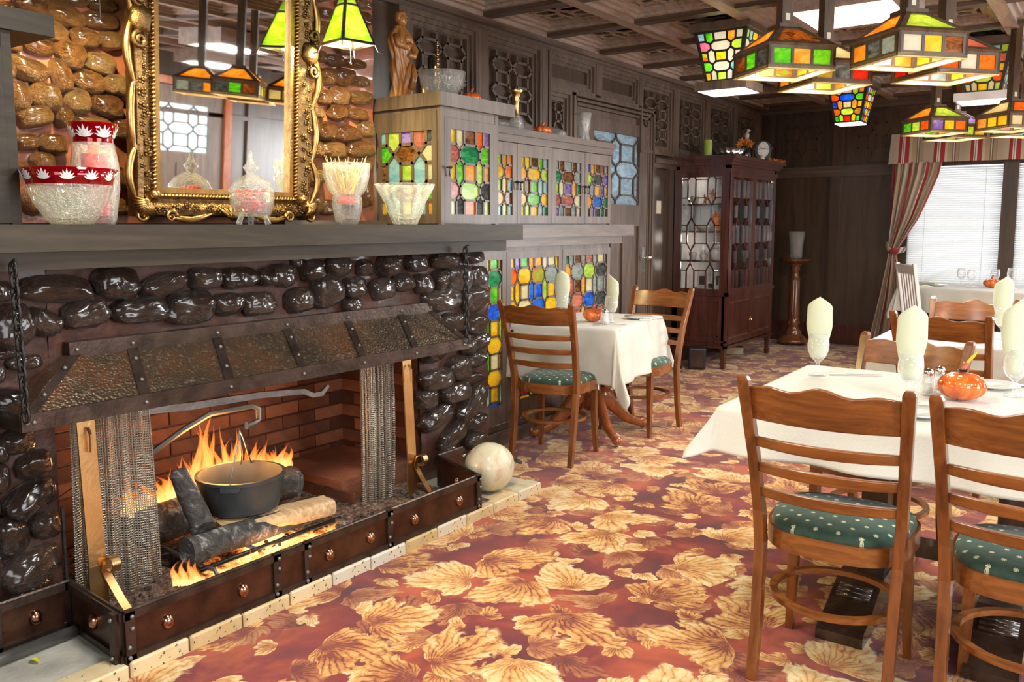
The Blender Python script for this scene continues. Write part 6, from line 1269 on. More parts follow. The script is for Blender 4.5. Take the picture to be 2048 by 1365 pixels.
# ================================================================== LAMPS
def quadmap(P00, P10, P11, P01):
    P00, P10, P11, P01 = map(Vector, (P00, P10, P11, P01)); n_ = (P10 - P00).cross(P01 - P00).normalized()
    return lambda u, v, d: tuple(P00 * (1 - u) * (1 - v) + P10 * u * (1 - v) + P11 * u * v + P01 * (1 - u) * v + n_ * d)
def square_lamp(label, c, cols, roof, dull=0, zb=2.04, s=0.158, rz=R(48), energy=9):
    cols = cols[3:] + cols[:3]; roof = roof[1:] + roof[:1]
    t = thing('pendant_lamp', label, 'lamp', (c[0], c[1], zb), rz, 'square stained glass pendant lamps')
    h, hr, cp = 0.100, 0.098, 0.042
    fr = MB(); k4 = [(-1, -1), (1, -1), (1, 1), (-1, 1)]
    for i in range(4):
        a, b_ = k4[i], k4[(i + 1) % 4]
        q = quadmap((a[0] * s, a[1] * s, 0), (b_[0] * s, b_[1] * s, 0), (b_[0] * s, b_[1] * s, h), (a[0] * s, a[1] * s, h))
        for P in ([(0, 0), (1, 0), (1, .20), (0, .20)], [(0, .82), (1, .82), (1, 1), (0, 1)], [(0, .2), (.075, .2), (.075, .82), (0, .82)], [(.925, .2), (1, .2), (1, .82), (.925, .82)], [(.335, .2), (.375, .2), (.375, .82), (.335, .82)], [(.625, .2), (.665, .2), (.665, .82), (.625, .82)]): fr.prism(P, -0.012, 0.0, q)
        for j, (u0, u1) in enumerate(((.075, .335), (.375, .625), (.665, .925))):
            m = MB(); m.prism([(u0, .2), (u1, .2), (u1, .82), (u0, .82)], -0.007, -0.004, q); m.build('pane', AG[cols[(i * 3 + j) % len(cols)]], t)
        q = quadmap((a[0] * s * 1.03, a[1] * s * 1.03, h), (b_[0] * s * 1.03, b_[1] * s * 1.03, h), (b_[0] * cp, b_[1] * cp, h + hr), (a[0] * cp, a[1] * cp, h + hr))
        for P in ([(0, 0), (1, 0), (1 - .03, .13), (.03, .13)], [(0, 0), (.09, .13), (.20, .86), (0, 1)], [(1, 0), (1, 1), (.80, .86), (.91, .13)], [(0, 1), (.2, .86), (.8, .86), (1, 1)]): fr.prism(P, -0.010, 0.004, q)
        m = MB(); m.prism([(.09, .13), (.91, .13), (.80, .86), (.20, .86)], -0.004, -0.001, q); m.build('roof_pane', AG[roof[i % len(roof)]], t)
    fr.build('frame', M['lamp_wood'], t)
    m = MB()
    for i in range(4):
        a, b_ = k4[i], k4[(i + 1) % 4]; m.prism([(a[0] * s, a[1] * s), (b_[0] * s, b_[1] * s), (b_[0] * (s - .014), b_[1] * (s - .014)), (a[0] * (s - .014), a[1] * (s - .014))], -0.004, 0.012)
    m.build('rim', M['straw'], t)
    m = MB(); m.b2((-cp - .01, -cp - .01, h + hr - .004), (cp + .01, cp + .01, h + hr + .012)); m.build('cap', M['lamp_wood'], t)
    m = MB(); m.b2((-.026, -.026, h + hr), (.026, .026, 2.745 - zb)); m.build('pole', M['lamp_wood'], t)
    m = MB(); m.b2((-.010, -.0275, h + hr + .03), (.010, -.0255, h + hr + .06)); m.build('switch', M['ivory_plastic'], t)
    m = MB(); m.sphere((0, 0, 0.105), 0.024, 12, 8); m.lathe([(0.014, 0.12), (0.014, 0.19)], 10); m.build('bulb', M['bulb'], t, True)
    light('lamp_bulb', 'POINT', (c[0], c[1], zb + 0.06), energy, (1, 0.88, 0.68), soft=0.03)
    return t
LP = [((-1.28, 3.86), 'brown green smoke green amber green amber lime yellow mix lime white', ['amber', 'brown', 'lime', 'amber'], 'wide square stained glass lamp with green, amber and green panes, hung by the mirror-side lantern'),
      ((-1.24, 4.35), 'amber mix cream mix smoke red yellow sky orange lime white sky', ['amber', 'cream', 'cream', 'amber'], 'square stained glass lamp half hidden behind the green-paned one'),
      ((-0.78, 3.90), 'amber smoke ripple white yellow brown amber lime yellow amber pink yellow', ['amber', 'lime', 'lime', 'amber'], 'largest square stained glass lamp, with one bare white pane between amber ones'),
      ((-0.72, 4.40), 'red amber green orange white orange lime orange yellow ripple pink sky', ['pink', 'rose', 'pink', 'amber'], 'square stained glass lamp with orange corner pane, behind the largest lamp'),
      ((-1.19, 7.02), 'green lime orange purple yellow orange lime yellow amber green sky red', ['amber', 'lime', 'yellow', 'amber'], 'small square lamp with green to orange panes hung over the striped valance'),
      ((-1.13, 7.52), 'lime lime yellow yellow lime yellow orange green sky lime white sky', ['purple', 'purple', 'lime', 'amber'], 'small square lamp lowest behind the one over the valance'),
      ((-0.70, 7.02), 'amber yellow yellow cream sky orange yellow amber cream pink lime sky', ['cream', 'orange', 'cream', 'orange'], 'small square lamp with flaming orange roof pane at the picture edge'),
      ((-0.66, 7.52), 'green lime pink rose amber yellow lime green yellow sky pink cream', ['rose', 'cream', 'rose', 'amber'], 'small square lamp mostly hidden behind the orange-roofed one')]
for i, (c, cols, roof, lab) in enumerate(LP): square_lamp(lab, c, cols.split(), roof, energy=7 if i < 4 else 5)

def lantern(label, c, base, pal, seed, anch=None):
    t = thing('leaded_lantern', label, 'lantern', (c[0], c[1], 2.36), 0, 'tapered leaded glass ceiling lanterns'); H = 0.33; a, b_ = 0.118, 0.185
    for i in range(4):
        d = [(-1, -1), (1, -1), (1, 1), (-1, 1)]; p, q_ = d[i], d[(i + 1) % 4]
        q = quadmap((p[0] * a, p[1] * a, 0), (q_[0] * a, q_[1] * a, 0), (q_[0] * b_, q_[1] * b_, H), (p[0] * b_, p[1] * b_, H))
        rg = random.Random(seed + i); cells = lattice(1.0, 1.0, 2.0, -0.15, 2.3, 0.2, 0.24, 0.12)
        m = MB(); bars(m, cells, 1, 1, 0.045, -0.002, 0.003, lambda u, v, x: q(0.06 + u * 0.88, 0.04 + v * 0.92, x))
        for P in ([(0, 0), (1, 0), (1, .04), (0, .04)], [(0, .96), (1, .96), (1, 1), (0, 1)], [(0, 0), (.06, 0), (.06, 1), (0, 1)], [(.94, 0), (1, 0), (1, 1), (.94, 1)]): m.prism(P, -0.005, 0.005, q)
        m.build('leading', M['lead'], t)
        for k, Q in cells:
            cu = sum(z[0] for z in Q) / len(Q); cv = sum(z[1] for z in Q) / len(Q)
            m = MB(); m.prism([(0.06 + u * 0.88, 0.04 + v * 0.92) for u, v in Q], -0.001, 0.001, q); m.build('pane', AG[pick(anch if i == 0 else None, cu, cv, pal, rg)], t)
    m = MB(); m.b2((-b_ - .03, -b_ - .03, H), (b_ + .03, b_ + .03, 2.745 - 2.36)); m.build('canopy', M['dark_oak'], t)
    if base:
        m = MB(); m.b2((-.185, -.165, -0.06), (.185, .165, -0.002)); m.build('base_box', M['white_paint'] if base == 2 else M['dark_oak'], t); m = MB(); m.b2((-.165, -.145, -0.064), (.165, .145, -0.059)); m.build('diffuser', M['diffuser'], t)
    else:
        m = MB(); m.b2((-a, -a, -0.012), (a, a, 0.0)); m.build('diffuser', M['diffuser'], t)
    light('lantern_bulb', 'POINT', (c[0], c[1], 2.54), 9, (1, 0.93, 0.8), soft=0.04)
def AN(rows): return [(u / (len(r.split()) - 1), v, c) for v, r in rows for u, c in enumerate(r.split())]
VB = ['white', 'cream', 'lime', 'yellow', 'amber', 'green', 'orange', 'blue', 'pink', 'sky']
lantern('leaded glass lantern with pink and white panes and a dark base box', (-2.32, 5.86), 1, VB, 5, AN([(.97, 'sky green white amber white'), (.5, 'mix white yellow white white'), (.03, 'yellow white lime white amber')]) + [(0, .75, 'pink'), (.5, .75, 'white'), (1, .75, 'lime'), (0, .26, 'green'), (.5, .26, 'white')])
lantern('leaded glass lantern with a blue round pane, hung before the far wall', (-2.25, 8.85), 0, VB, 15, AN([(.97, 'orange cream white lime amber'), (.5, 'blue amber cream amber yellow'), (.03, 'green lime red yellow green')]) + [(0, .75, 'orange'), (.5, .75, 'blue'), (1, .75, 'green'), (0, .26, 'orange'), (.5, .26, 'lime'), (1, .26, 'mix')])
lantern('leaded glass lantern with orange panes and a white base box', (-0.93, 7.45), 2, VB, 25, AN([(.97, 'lime white green sky lime'), (.5, 'yellow yellow lime yellow yellow'), (.03, 'cream cream yellow cream lime')]) + [(0, .75, 'cream'), (.5, .75, 'green'), (1, .75, 'rose'), (0, .26, 'orange'), (.5, .26, 'lime'), (1, .26, 'orange')])
def pyramid_lamp(label, c, zb, en=60, cl=0.078):
    t = thing('pyramid_pendant', label, 'lamp', (c[0], c[1], zb), R(45 + 35), 'green glass pyramid lamps over the mantel'); s, tp, H = 0.088, 0.020, 0.225; k4 = [(-1, -1), (1, -1), (1, 1), (-1, 1)]; fr = MB()
    for i in range(4):
        a, b_ = k4[i], k4[(i + 1) % 4]; q = quadmap((a[0] * s, a[1] * s, 0), (b_[0] * s, b_[1] * s, 0), (b_[0] * tp, b_[1] * tp, H), (a[0] * tp, a[1] * tp, H))
        for P in ([(0, 0), (1, 0), (1, .045), (0, .045)], [(0, 0), (.05, 0), (.16, 1), (0, 1)], [(1, 0), (1, 1), (.84, 1), (.95, 0)], [(0, .76), (1, .76), (1, .80), (0, .80)]): fr.prism(P, -0.004, 0.004, q)
        m = MB(); m.prism([(.05, .045), (.95, .045), (.84, 1), (.16, 1)], -0.001, 0.001, q); m.build('pane', AG['lime'], t)
        fr.tube([(a[0] * s, a[1] * s, 0), (a[0] * s * 1.12, a[1] * s * 1.12, -0.03), (a[0] * s * 1.3, a[1] * s * 1.3, -0.035)], 0.0035, 6)
    fr.build('frame', M['silver'], t)
    m = MB(); m.tube([(0, 0, H), (0, 0, 2.80 - zb)], 0.006, 8); m.build('rod', M['iron'], t)
    m = MB(); m.sphere((0, 0, 0.085), 0.026, 12, 8); m.lathe([(0.013, 0.1), (0.013, 0.17)], 10); m.build('bulb', M['bulb'], t, True)
    m = MB(); m.tube([(0.012, 0, 0.06), (0.012, 0, -cl)], 0.0022, 5); m.sphere((0.012, 0, -cl - .002), 0.006, 8, 6); m.build('pull_chain', M['silver'], t)
    light('lamp_bulb', 'POINT', (c[0], c[1], zb + 0.03), en, (1, 0.86, 0.42), soft=0.03)
pyramid_lamp('lime green glass pyramid lamp glowing between mirror and stained glass cabinet', (-2.97, 2.86), 2.20, 85)
pyramid_lamp('green glass pyramid lamp above the red-rimmed vase, only its pull chain showing', (-2.97, 1.665), 2.235, 60, 0.15)
# fluorescent box in the ceiling; all after the first are added out of view for light
for k, (x, y) in enumerate(CEIL_FIX):
    t = thing('ceiling_light_box', ['square fluorescent light box behind the largest square lamp', 'added unseen ceiling light box over the open floor near the window wall', 'added unseen ceiling light box above the hearth rug side', 'added unseen ceiling light box over the front of the room', 'added unseen ceiling light box by the far windows', 'added unseen ceiling light box near the side windows', 'added unseen ceiling light box near the panelled side door'][k], 'ceiling light', (x, y, 2.60), 0, 'square fluorescent ceiling boxes')
    m = MB()
    for a, b_ in (((-.33, -.33, -.01), (.33, -.27, .14)), ((-.33, .27, -.01), (.33, .33, .14)), ((-.33, -.27, -.01), (-.27, .27, .14)), ((.27, -.27, -.01), (.33, .27, .14))): m.b2(a, b_)
    m.build('frame', M['ceiling_oak'], t); m = MB(); m.b2((-.27, -.27, .0), (.27, .27, .01)); m.build('diffuser', M['diffuser'], t)

# ================================================================== THINGS ON MANTEL AND CABINETS
ML = 1.3805
def flt(n_, amp, p0=0.0, p1=1.0): return lambda a, t: (amp * math.cos(a * n_) if p0 <= t <= p1 else 0)
t = thing('cut_glass_bowl', 'large cut glass bowl with ruby red rim band on the mantel', 'bowl', (-2.85, 1.475, ML))
m = MB(); m.lathe([(0.001, 0.0), (0.062, 0), (0.080, 0.02), (0.110, 0.07), (0.126, 0.118), (0.131, 0.128), (0.119, 0.128), (0.100, 0.07), (0.07, 0.022), (0.001, 0.016)], 96, flute=flt(24, 0.022, 0.2, 0.45), cap=False); m.build('body', M['cut_crystal'], t, True)
m = MB(); m.lathe([(0.129, 0.128), (0.132, 0.145), (0.148, 0.180), (0.142, 0.182), (0.126, 0.145), (0.122, 0.128)], 64, cap=False); m.build('red_band', M['red_crystal'], t, True)
def stars(parent, r, z, n_, s, dr=0.004):
    for k in range(n_):
        m = MB(); a0 = 2 * math.pi * k / n_
        for j in range(7):
            b_ = R(-66 + 22 * j); L = s * (1 - 0.25 * abs(j - 3) / 3); du, dz = math.sin(b_) * L, math.cos(b_) * L
            P = [(0, 0), (du * .5 + dz * .13, dz * .5 - du * .13), (du, dz), (du * .5 - dz * .13, dz * .5 + du * .13)]
            m.prism([(u, v) for u, v in P], 0, dr, lambda u, v, w: ((r + w + v * 0.38) * math.cos(a0 + u / r), (r + w + v * 0.38) * math.sin(a0 + u / r), z + v))
        m.build('cut_star', M['white_china'], parent)
stars(t, 0.1325, 0.142, 12, 0.034, 0.002)
t = thing('candle_vase', 'flared clear vase with ruby red rim holding a red candle, behind the red-rimmed bowl', 'vase', (-3.10, 1.70, ML))
m = MB(); m.lathe([(0.001, 0.0), (0.06, 0), (0.065, 0.02), (0.080, 0.13), (0.080, 0.22), (0.070, 0.295), (0.062, 0.295), (0.072, 0.22), (0.072, 0.13), (0.055, 0.03), (0.001, 0.025)], 72, flute=flt(18, 0.02, 0.2, 0.45), cap=False); m.build('body', M['crystal'], t, True)
m = MB(); m.lathe([(0.068, 0.295), (0.068, 0.315), (0.086, 0.365), (0.080, 0.367), (0.062, 0.315), (0.062, 0.295)], 48, cap=False); m.build('red_band', M['red_crystal'], t, True); stars(t, 0.0685, 0.312, 7, 0.044, 0.002)
m = MB(); m.lathe([(0.001, 0.03), (0.045, 0.03), (0.045, 0.255), (0.001, 0.255)], 24, cap=False); m.build('candle', M['red_wax'], t, 40); m = MB(); m.lathe([(0.02, 0.255), (0.022, 0.30), (0.018, 0.31)], 16); m.build('candle_top', M['straw'], t, True)
# candy jar
t = thing('candy_jar', 'footed crystal candy jar with pointed lid full of red sweets', 'jar', (-3.01, 2.325, ML))
t.scale = (1.07, 1.07, 1.07)
m = MB(); m.lathe([(0.001, 0.03), (0.066, 0.03), (0.074, 0.045), (0.084, 0.08), (0.086, 0.125), (0.078, 0.125), (0.074, 0.08), (0.06, 0.045), (0.001, 0.04)], 64, flute=lambda a, t_: 0.012 * math.sin(a * 16 + t_ * 20), cap=False); m.build('body', M['cut_crystal'], t, True)
for k in range(3): m = MB(); a = k * 2.094 + 0.5; m.tube([(0.05 * math.cos(a), 0.05 * math.sin(a), 0.035), (0.058 * math.cos(a), 0.058 * math.sin(a), 0.018), (0.064 * math.cos(a), 0.064 * math.sin(a), 0.0)], [0.012, 0.010, 0.013], 8); m.build('foot', M['crystal'], t, True)
m = MB(); m.lathe([(0.088, 0.126), (0.088, 0.134), (0.070, 0.165), (0.030, 0.190), (0.014, 0.197), (0.022, 0.205), (0.030, 0.222), (0.016, 0.240), (0.008, 0.262), (0.009, 0.275), (0.001, 0.284)], 64, flute=lambda a, t_: 0.015 * math.sin(a * 16 + t_ * 18), cap=False); m.build('lid', M['cut_crystal'], t, True)
m = MB()
for i in range(70):
    a, r_ = rng.random() * 6.28, 0.058 * math.sqrt(rng.random()); m.sphere((r_ * math.cos(a), r_ * math.sin(a), 0.05 + 0.085 * rng.random()), (0.011, 0.011, 0.008), 7, 5)
o = m.build('sweets', M['red_wax'], t, True, kind='stuff')
# hourglass vase with candle and straw
t = thing('fluted_vase', 'hourglass fluted glass vase with red candle and dry straw on the mantel', 'vase', (-3.04, 2.90, ML))
t.scale = (1.06, 1.06, 1.06)
m = MB(); m.lathe([(0.001, 0.0), (0.045, 0), (0.055, 0.02), (0.067, 0.08), (0.066, 0.12), (0.060, 0.125), (0.085, 0.155), (0.100, 0.21), (0.105, 0.272), (0.100, 0.272), (0.094, 0.21), (0.078, 0.16), (0.052, 0.13), (0.058, 0.11), (0.045, 0.025), (0.001, 0.02)], 80, flute=flt(20, 0.02), cap=False); m.build('body', M['crystal'], t, True)
m = MB(); m.lathe([(0.001, 0.09), (0.046, 0.09), (0.048, 0.122), (0.001, 0.124)], 24, cap=False); m.build('candle', M['red_wax'], t, 40)
for k in range(26):
    a = rng.random() * 6.28; r0, r1 = 0.03 * rng.random(), 0.05 + 0.05 * rng.random(); m = MB(); m.tube([(r0 * math.cos(a), r0 * math.sin(a), 0.135), (r1 * 0.7 * math.cos(a + .3), r1 * 0.7 * math.sin(a + .3), 0.22), (r1 * math.cos(a + .5), r1 * math.sin(a + .5), 0.26 + 0.05 * rng.random())], [0.003, 0.0035, 0.0012], 5); m.build('straw', M['straw'], t)
# scalloped bowl
m = MB(); sc_ = lambda a, t_: 0.05 * math.cos(a * 14) * max(0, (0.5 - abs(t_ - 0.5)) * 2) ** 0.6
prof = [(0.001, 0.0), (0.058, 0), (0.066, 0.02), (0.090, 0.07), (0.095, 0.10), (0.104, 0.115), (0.125, 0.155), (0.143, 0.192), (0.137, 0.194), (0.118, 0.155), (0.098, 0.118), (0.086, 0.10), (0.058, 0.03), (0.001, 0.022)]
m.lathe(prof, 112, flute=sc_, cap=False)
put('scalloped_bowl', 'wide scalloped clear glass bowl before the glass end panel of the cabinet', 'bowl', m, M['crystal'], (-2.85, 3.10, ML))
# --- on the tall cabinet (top at 2.065)
TT = 2.0655
m = MB(); m.lathe([(0.001, 0), (0.06, 0), (0.085, 0.02), (0.118, 0.07), (0.130, 0.135), (0.124, 0.138), (0.110, 0.07), (0.078, 0.026), (0.001, 0.014)], 72, flute=lambda a, t_: 0.01 * math.cos(a * 24), cap=False)
put('cut_glass_bowl', 'cut crystal bowl on top of the tall stained glass cabinet', 'bowl', m, M['cut_crystal'], (-3.08, 3.66, TT))
t = thing('ornament', 'black and gold ornament with a beaded gold spire behind the crystal bowl', 'ornament', (-3.30, 3.83, TT))
m = MB(); m.lathe([(0.03, 0), (0.032, 0.02), (0.026, 0.04), (0.024, 0.26), (0.018, 0.275)], 12); m.build('black_column', M['dark_glaze'], t, True)
for k in range(9): m = MB(); m.sphere((0.012, 0.036, 0.13 + k * 0.026), 0.0125 - k * 0.0004, 9, 7); m.build('bead', M['brass'], t, True)
m = MB(); m.tube([(0.012, 0.036, 0.0), (0.012, 0.036, 0.36)], [0.008, 0.003], 6); m.build('spire', M['brass'], t)
m = MB(); m.box((0.026, 0, 0.17), (0.004, 0.014, 0.09)); m.sphere((0.027, 0, 0.19), 0.01, 8, 6); m.sphere((0.027, 0, 0.15), 0.01, 8, 6); m.build('gold_inlay', M['brass'], t)
m = MB(); m.lathe([(0.028, 0), (0.026, 0.12), (0.022, 0.125)], 14, (0.0, -0.07, 0)); m.build('gold_cup', M['brass'], t, True)
def pumpkin(label, loc, r, hgt, leaf=False):
    t = thing('ceramic_pumpkin', label, 'pumpkin', loc, 0, 'glazed orange pumpkins'); m = MB()
    m.sphere((0, 0, hgt / 2), (r, r, hgt / 2), 56, 18, lambda p: (-0.16 * (1 - abs(math.cos(4.5 * math.atan2(p.y, p.x)))) ** 2 * (1 - p.z ** 4)) - 0.18 * max(0, p.z) ** 8 * 0.8); m.build('body', M['pumpkin_glaze'], t, True)
    m = MB(); m.tube([(0, 0, hgt * 0.82), (0.0, 0.003, hgt * 1.05), (0.010, 0.008, hgt * 1.28)], [r * 0.17, r * 0.12, r * 0.14], 8); m.build('stem', M['mug_red'], t, True)
    if leaf:
        m = MB(); m.add([(0, 0, hgt * 1.0), (0.012, 0.01, hgt * 1.2), (0.035, 0.012, hgt * 1.5), (0.045, 0.015, hgt * 1.75), (0.022, 0.022, hgt * 1.5), (0.0, 0.016, hgt * 1.2)], [(0, 1, 5), (1, 2, 4, 5), (2, 3, 4)]); m.build('leaf', M['yellow_leaf'], t)
        for k in range(3): m = MB(); m.tube([(0.008 * math.cos(k * 2 + i * .9) * (1 + i * .12), 0.008 * math.sin(k * 2 + i * .9) * (1 + i * .12), hgt * 1.02 + 0.003 * math.sin(i)) for i in range(12)], 0.0018, 5); m.build('tendril', M['dark_glaze'], t)
    return t
pumpkin('small orange glass pumpkin on the tall cabinet beside the crystal bowl', (-3.12, 3.965, TT), 0.058, 0.075)
# carved figure
t = thing('carved_figure', 'carved brown wooden figure in flowing robes on the tall cabinet', 'statue', (-3.33, 3.60, TT))
m = MB()
def robe(u, v):
    a = u * 2 * math.pi; r_ = lerp(0.062, 0.048, v) + 0.022 * math.exp(-((v - 0.80) / 0.12) ** 2) - 0.018 * max(0, v - .88) * 8
    r_ *= 1 + 0.10 * math.cos(a * 9 + v * 7) + 0.06 * math.sin(a * 5 - v * 11) + 0.12 * noise.noise(Vector((math.cos(a) * 2, math.sin(a) * 2, v * 6)))
    return (r_ * 0.8 * math.cos(a), r_ * math.sin(a) + 0.006 * math.sin(v * 7), v * 0.40)
m.grid(robe, 72, 44); m.build('robe', M['carved_oak'], t, True)
m = MB(); m.sphere((0.004, 0.012, 0.435), (0.030, 0.028, 0.038), 20, 14, lambda p: 0.08 * noise.noise(p * 3)); m.sphere((0.033, 0.014, 0.432), (0.008, 0.006, 0.009), 8, 6); m.build('head', M['carved_oak'], t, True)
m = MB(); m.sphere((-0.004, 0.012, 0.45), (0.036, 0.036, 0.036), 20, 12, lambda p: 0.2 * noise.noise(p * 4) - (0.3 if p.x > 0.6 and p.z < 0.3 else 0)); m.build('hood', M['carved_oak'], t, True)
for pts, rr in (([(0.02, -0.055, 0.34), (0.05, -0.065, 0.29), (0.065, -0.02, 0.28), (0.062, 0.02, 0.30)], [0.02, 0.018, 0.016, 0.012]), ([(0.02, 0.06, 0.33), (0.05, 0.07, 0.27), (0.065, 0.04, 0.235), (0.065, 0.0, 0.24)], [0.02, 0.018, 0.016, 0.012]), ([(0.06, 0.03, 0.06), (0.058, 0.05, 0.14), (0.04, 0.06, 0.20)], [0.014, 0.02, 0.01]), ([(0.05, -0.03, 0.02), (0.06, -0.01, 0.12), (0.055, 0.02, 0.20)], [0.012, 0.016, 0.010])):
    m = MB(); m.tube(pts, rr, 10); m.build('drapery_fold' if pts[0][2] < 0.1 else 'sleeve', M['carved_oak'], t, True)
m = MB(); m.sphere((0.055, 0.0, 0.325), (0.020, 0.022, 0.026), 12, 9); m.build('bundle', M['carved_oak'], t, True)
# --- on the low cabinet (top at 1.965)
TL = 1.9655
t = thing('brass_neck_vase', 'crystal vase with a flared brass neck on the low stained glass cabinet', 'vase', (-3.22, 4.555, TL))
m = MB(); m.lathe([(0.001, 0), (0.04, 0), (0.052, 0.03), (0.046, 0.075), (0.024, 0.11), (0.018, 0.112), (0.038, 0.07), (0.035, 0.02), (0.001, 0.014)], 40, flute=flt(10, .03), cap=False); m.build('body', M['cut_crystal'], t, True)
m = MB(); m.lathe([(0.026, 0.105), (0.018, 0.13), (0.017, 0.19), (0.024, 0.20), (0.020, 0.215), (0.030, 0.245), (0.052, 0.262), (0.048, 0.264), (0.016, 0.23)], 28, cap=False); m.build('neck', M['brass'], t, True)
m = MB(); m.lathe([(0.001, 0), (0.035, 0), (0.06, 0.03), (0.085, 0.045), (0.08, 0.047), (0.05, 0.032), (0.001, 0.010)], 40, flute=flt(8, .08), cap=False, sx=0.7)
put('glass_dish', 'low crystal dish tucked beside the brass-necked vase', 'dish', m, M['cut_crystal'], (-3.24, 4.40, TL))
pumpkin('small orange glass pumpkin between crystal vase and little glass dish', (-3.22, 4.86, TL), 0.062, 0.075)
m = MB(); m.lathe([(0.001, 0), (0.03, 0), (0.045, 0.03), (0.04, 0.05), (0.036, 0.05), (0.038, 0.03), (0.001, 0.008)], 36, flute=lambda a, t_: 0.06 * math.sin(a * 7 + t_ * 9), cap=False)
put('glass_dish', 'little bubbled glass dish beside the orange pumpkin on the low cabinet', 'dish', m, M['cut_crystal'], (-3.22, 5.08, TL))
t = thing('glass_pitcher', 'cut crystal pitcher with handle at the end of the low cabinet', 'pitcher', (-3.20, 5.36, TL))
m = MB(); m.lathe([(0.001, 0), (0.045, 0), (0.05, 0.02), (0.040, 0.06), (0.045, 0.12), (0.062, 0.20), (0.057, 0.203), (0.038, 0.12), (0.034, 0.06), (0.001, 0.016)], 40, flute=lambda a, t_: 0.03 * math.sin(a * 10) + (0.25 * max(0, math.cos(a + 1.2)) ** 8 if t_ > .45 else 0), cap=False); m.build('body', M['cut_crystal'], t, True)
m = MB(); m.tube([(0.0, 0.05, 0.18), (0.0, 0.085, 0.165), (0.0, 0.088, 0.12), (0.0, 0.06, 0.08), (0.0, 0.042, 0.07)], 0.008, 8); m.build('handle', M['crystal'], t, True)
# --- on the china cabinet (top at 2.02)
TC = 2.0205
t = thing('pillar_candle', 'thick lime green pillar candle on the china cabinet', 'candle', (-3.33, 7.92, TC)); m = MB(); m.lathe([(0.040, 0), (0.041, 0.16), (0.037, 0.17), (0.001, 0.165)], 24, cap=False); m.build('wax', M['green_wax'], t, 40); m = MB(); m.tube([(0, 0, 0.165), (0.001, 0, 0.178)], 0.0015, 5); m.build('wick', M['charcoal'], t)
m = MB(); m.lathe([(0.001, 0), (0.075, 0), (0.10, 0.03), (0.155, 0.115), (0.148, 0.116), (0.09, 0.035), (0.001, 0.012)], 96, flute=flt(13, 0.05, .2, .8), cap=False)
put('fluted_bowl', 'shining silver fluted bowl on the china cabinet beside the green candle', 'bowl', m, M['silver'], (-3.28, 8.36, TC))
t = thing('mantel_clock', 'small arched mantel clock with pale dial on the china cabinet', 'clock', (-3.14, 8.92, TC), R(30))
m = MB(); P = [(-0.085, 0.02), (-0.07, 0.02), (-0.07, 0.15)] + [(-0.07 + 0.0 + 0.07 - 0.085 * math.cos(a), 0.15 + 0.075 * math.sin(a)) for a in [R(180 / 10 * k) for k in range(11)]] + [(0.07, 0.15), (0.07, 0.02)]
m.prism([(-0.07, 0.02)] + [(-0.085 * math.cos(R(18 * k)), 0.14 + 0.085 * math.sin(R(18 * k))) for k in range(11)] + [(0.07, 0.02)], -0.03, 0.03, lambda u, v, w: (u, w, v)); m.b2((-0.10, -0.045, 0), (0.10, 0.045, 0.022)); m.b2((-0.10, -0.035, 0.135), (0.10, 0.035, 0.148)); m.build('case', M['dark_glaze'], t)
m = MB(); m.lathe([(0.001, 0.0), (0.058, 0.0), (0.058, 0.004), (0.001, 0.004)], 32, cap=False); d = m.build('dial', M['white_china'], t); d.location = (0, -0.031, 0.135); d.rotation_euler = (R(90), 0, 0); d.scale = (1, 1.35, 1)
for k in range(12): m = MB(); a = k * R(30); m.box((0.047 * math.sin(a), 0.047 * math.cos(a) * 1.0, 0.0055), (0.003, 0.009, 0.001), -a); m.build('hour_mark', M['charcoal'], d)
for a, L in ((R(50), 0.03), (R(-60), 0.042)): m = MB(); m.box((L / 2 * math.sin(a), L / 2 * math.cos(a), 0.007), (0.003, L, 0.001), -a); m.build('hand', M['charcoal'], d)
t = thing('autumn_vase', 'dark vase of orange leaves with a pale bird perched on top', 'vase', (-3.30, 8.86, TC))
m = MB(); m.lathe([(0.04, 0), (0.065, 0.05), (0.07, 0.12), (0.04, 0.17), (0.045, 0.18)], 24); m.build('body', M['dark_glaze'], t, True)
for k in range(9):
    m = maple(6, 0.045); o = m.build('leaf', M['orange_leaf'], t); o.location = (0.05 * math.cos(k * .7), 0.055 * math.sin(k * 1.3) - 0.02, 0.19 + 0.012 * (k % 4)); o.rotation_euler = (R(70) + k, k * .5, k)
m = MB(); m.sphere((0, 0.02, 0.285), (0.025, 0.022, 0.042), 12, 10); m.sphere((0.01, 0.025, 0.34), 0.018, 12, 8); m.sphere((0.03, 0.03, 0.338), (0.012, 0.005, 0.005), 8, 6); m.build('bird', M['pale_china'], t, True)
gl = thing('leaf_garland', 'garland of orange autumn leaves at the foot of the clock', 'garland', (-3.04, 9.05, TC))
for k in range(14):
    o = maple(6, 0.036).build('leaf', M['orange_leaf'], gl); o.location = (0.02 * math.sin(k * 2), -0.22 + 0.033 * k, 0.02); o.rotation_euler = (R(50), k * .8, k * 1.7)
put('egg', 'small pale egg-shaped ornament beside the mantel clock', 'ornament', MB().sphere((0, 0, 0.035), (0.024, 0.024, 0.035), 16, 12), M['pale_china'], (-3.08, 8.74, TC))

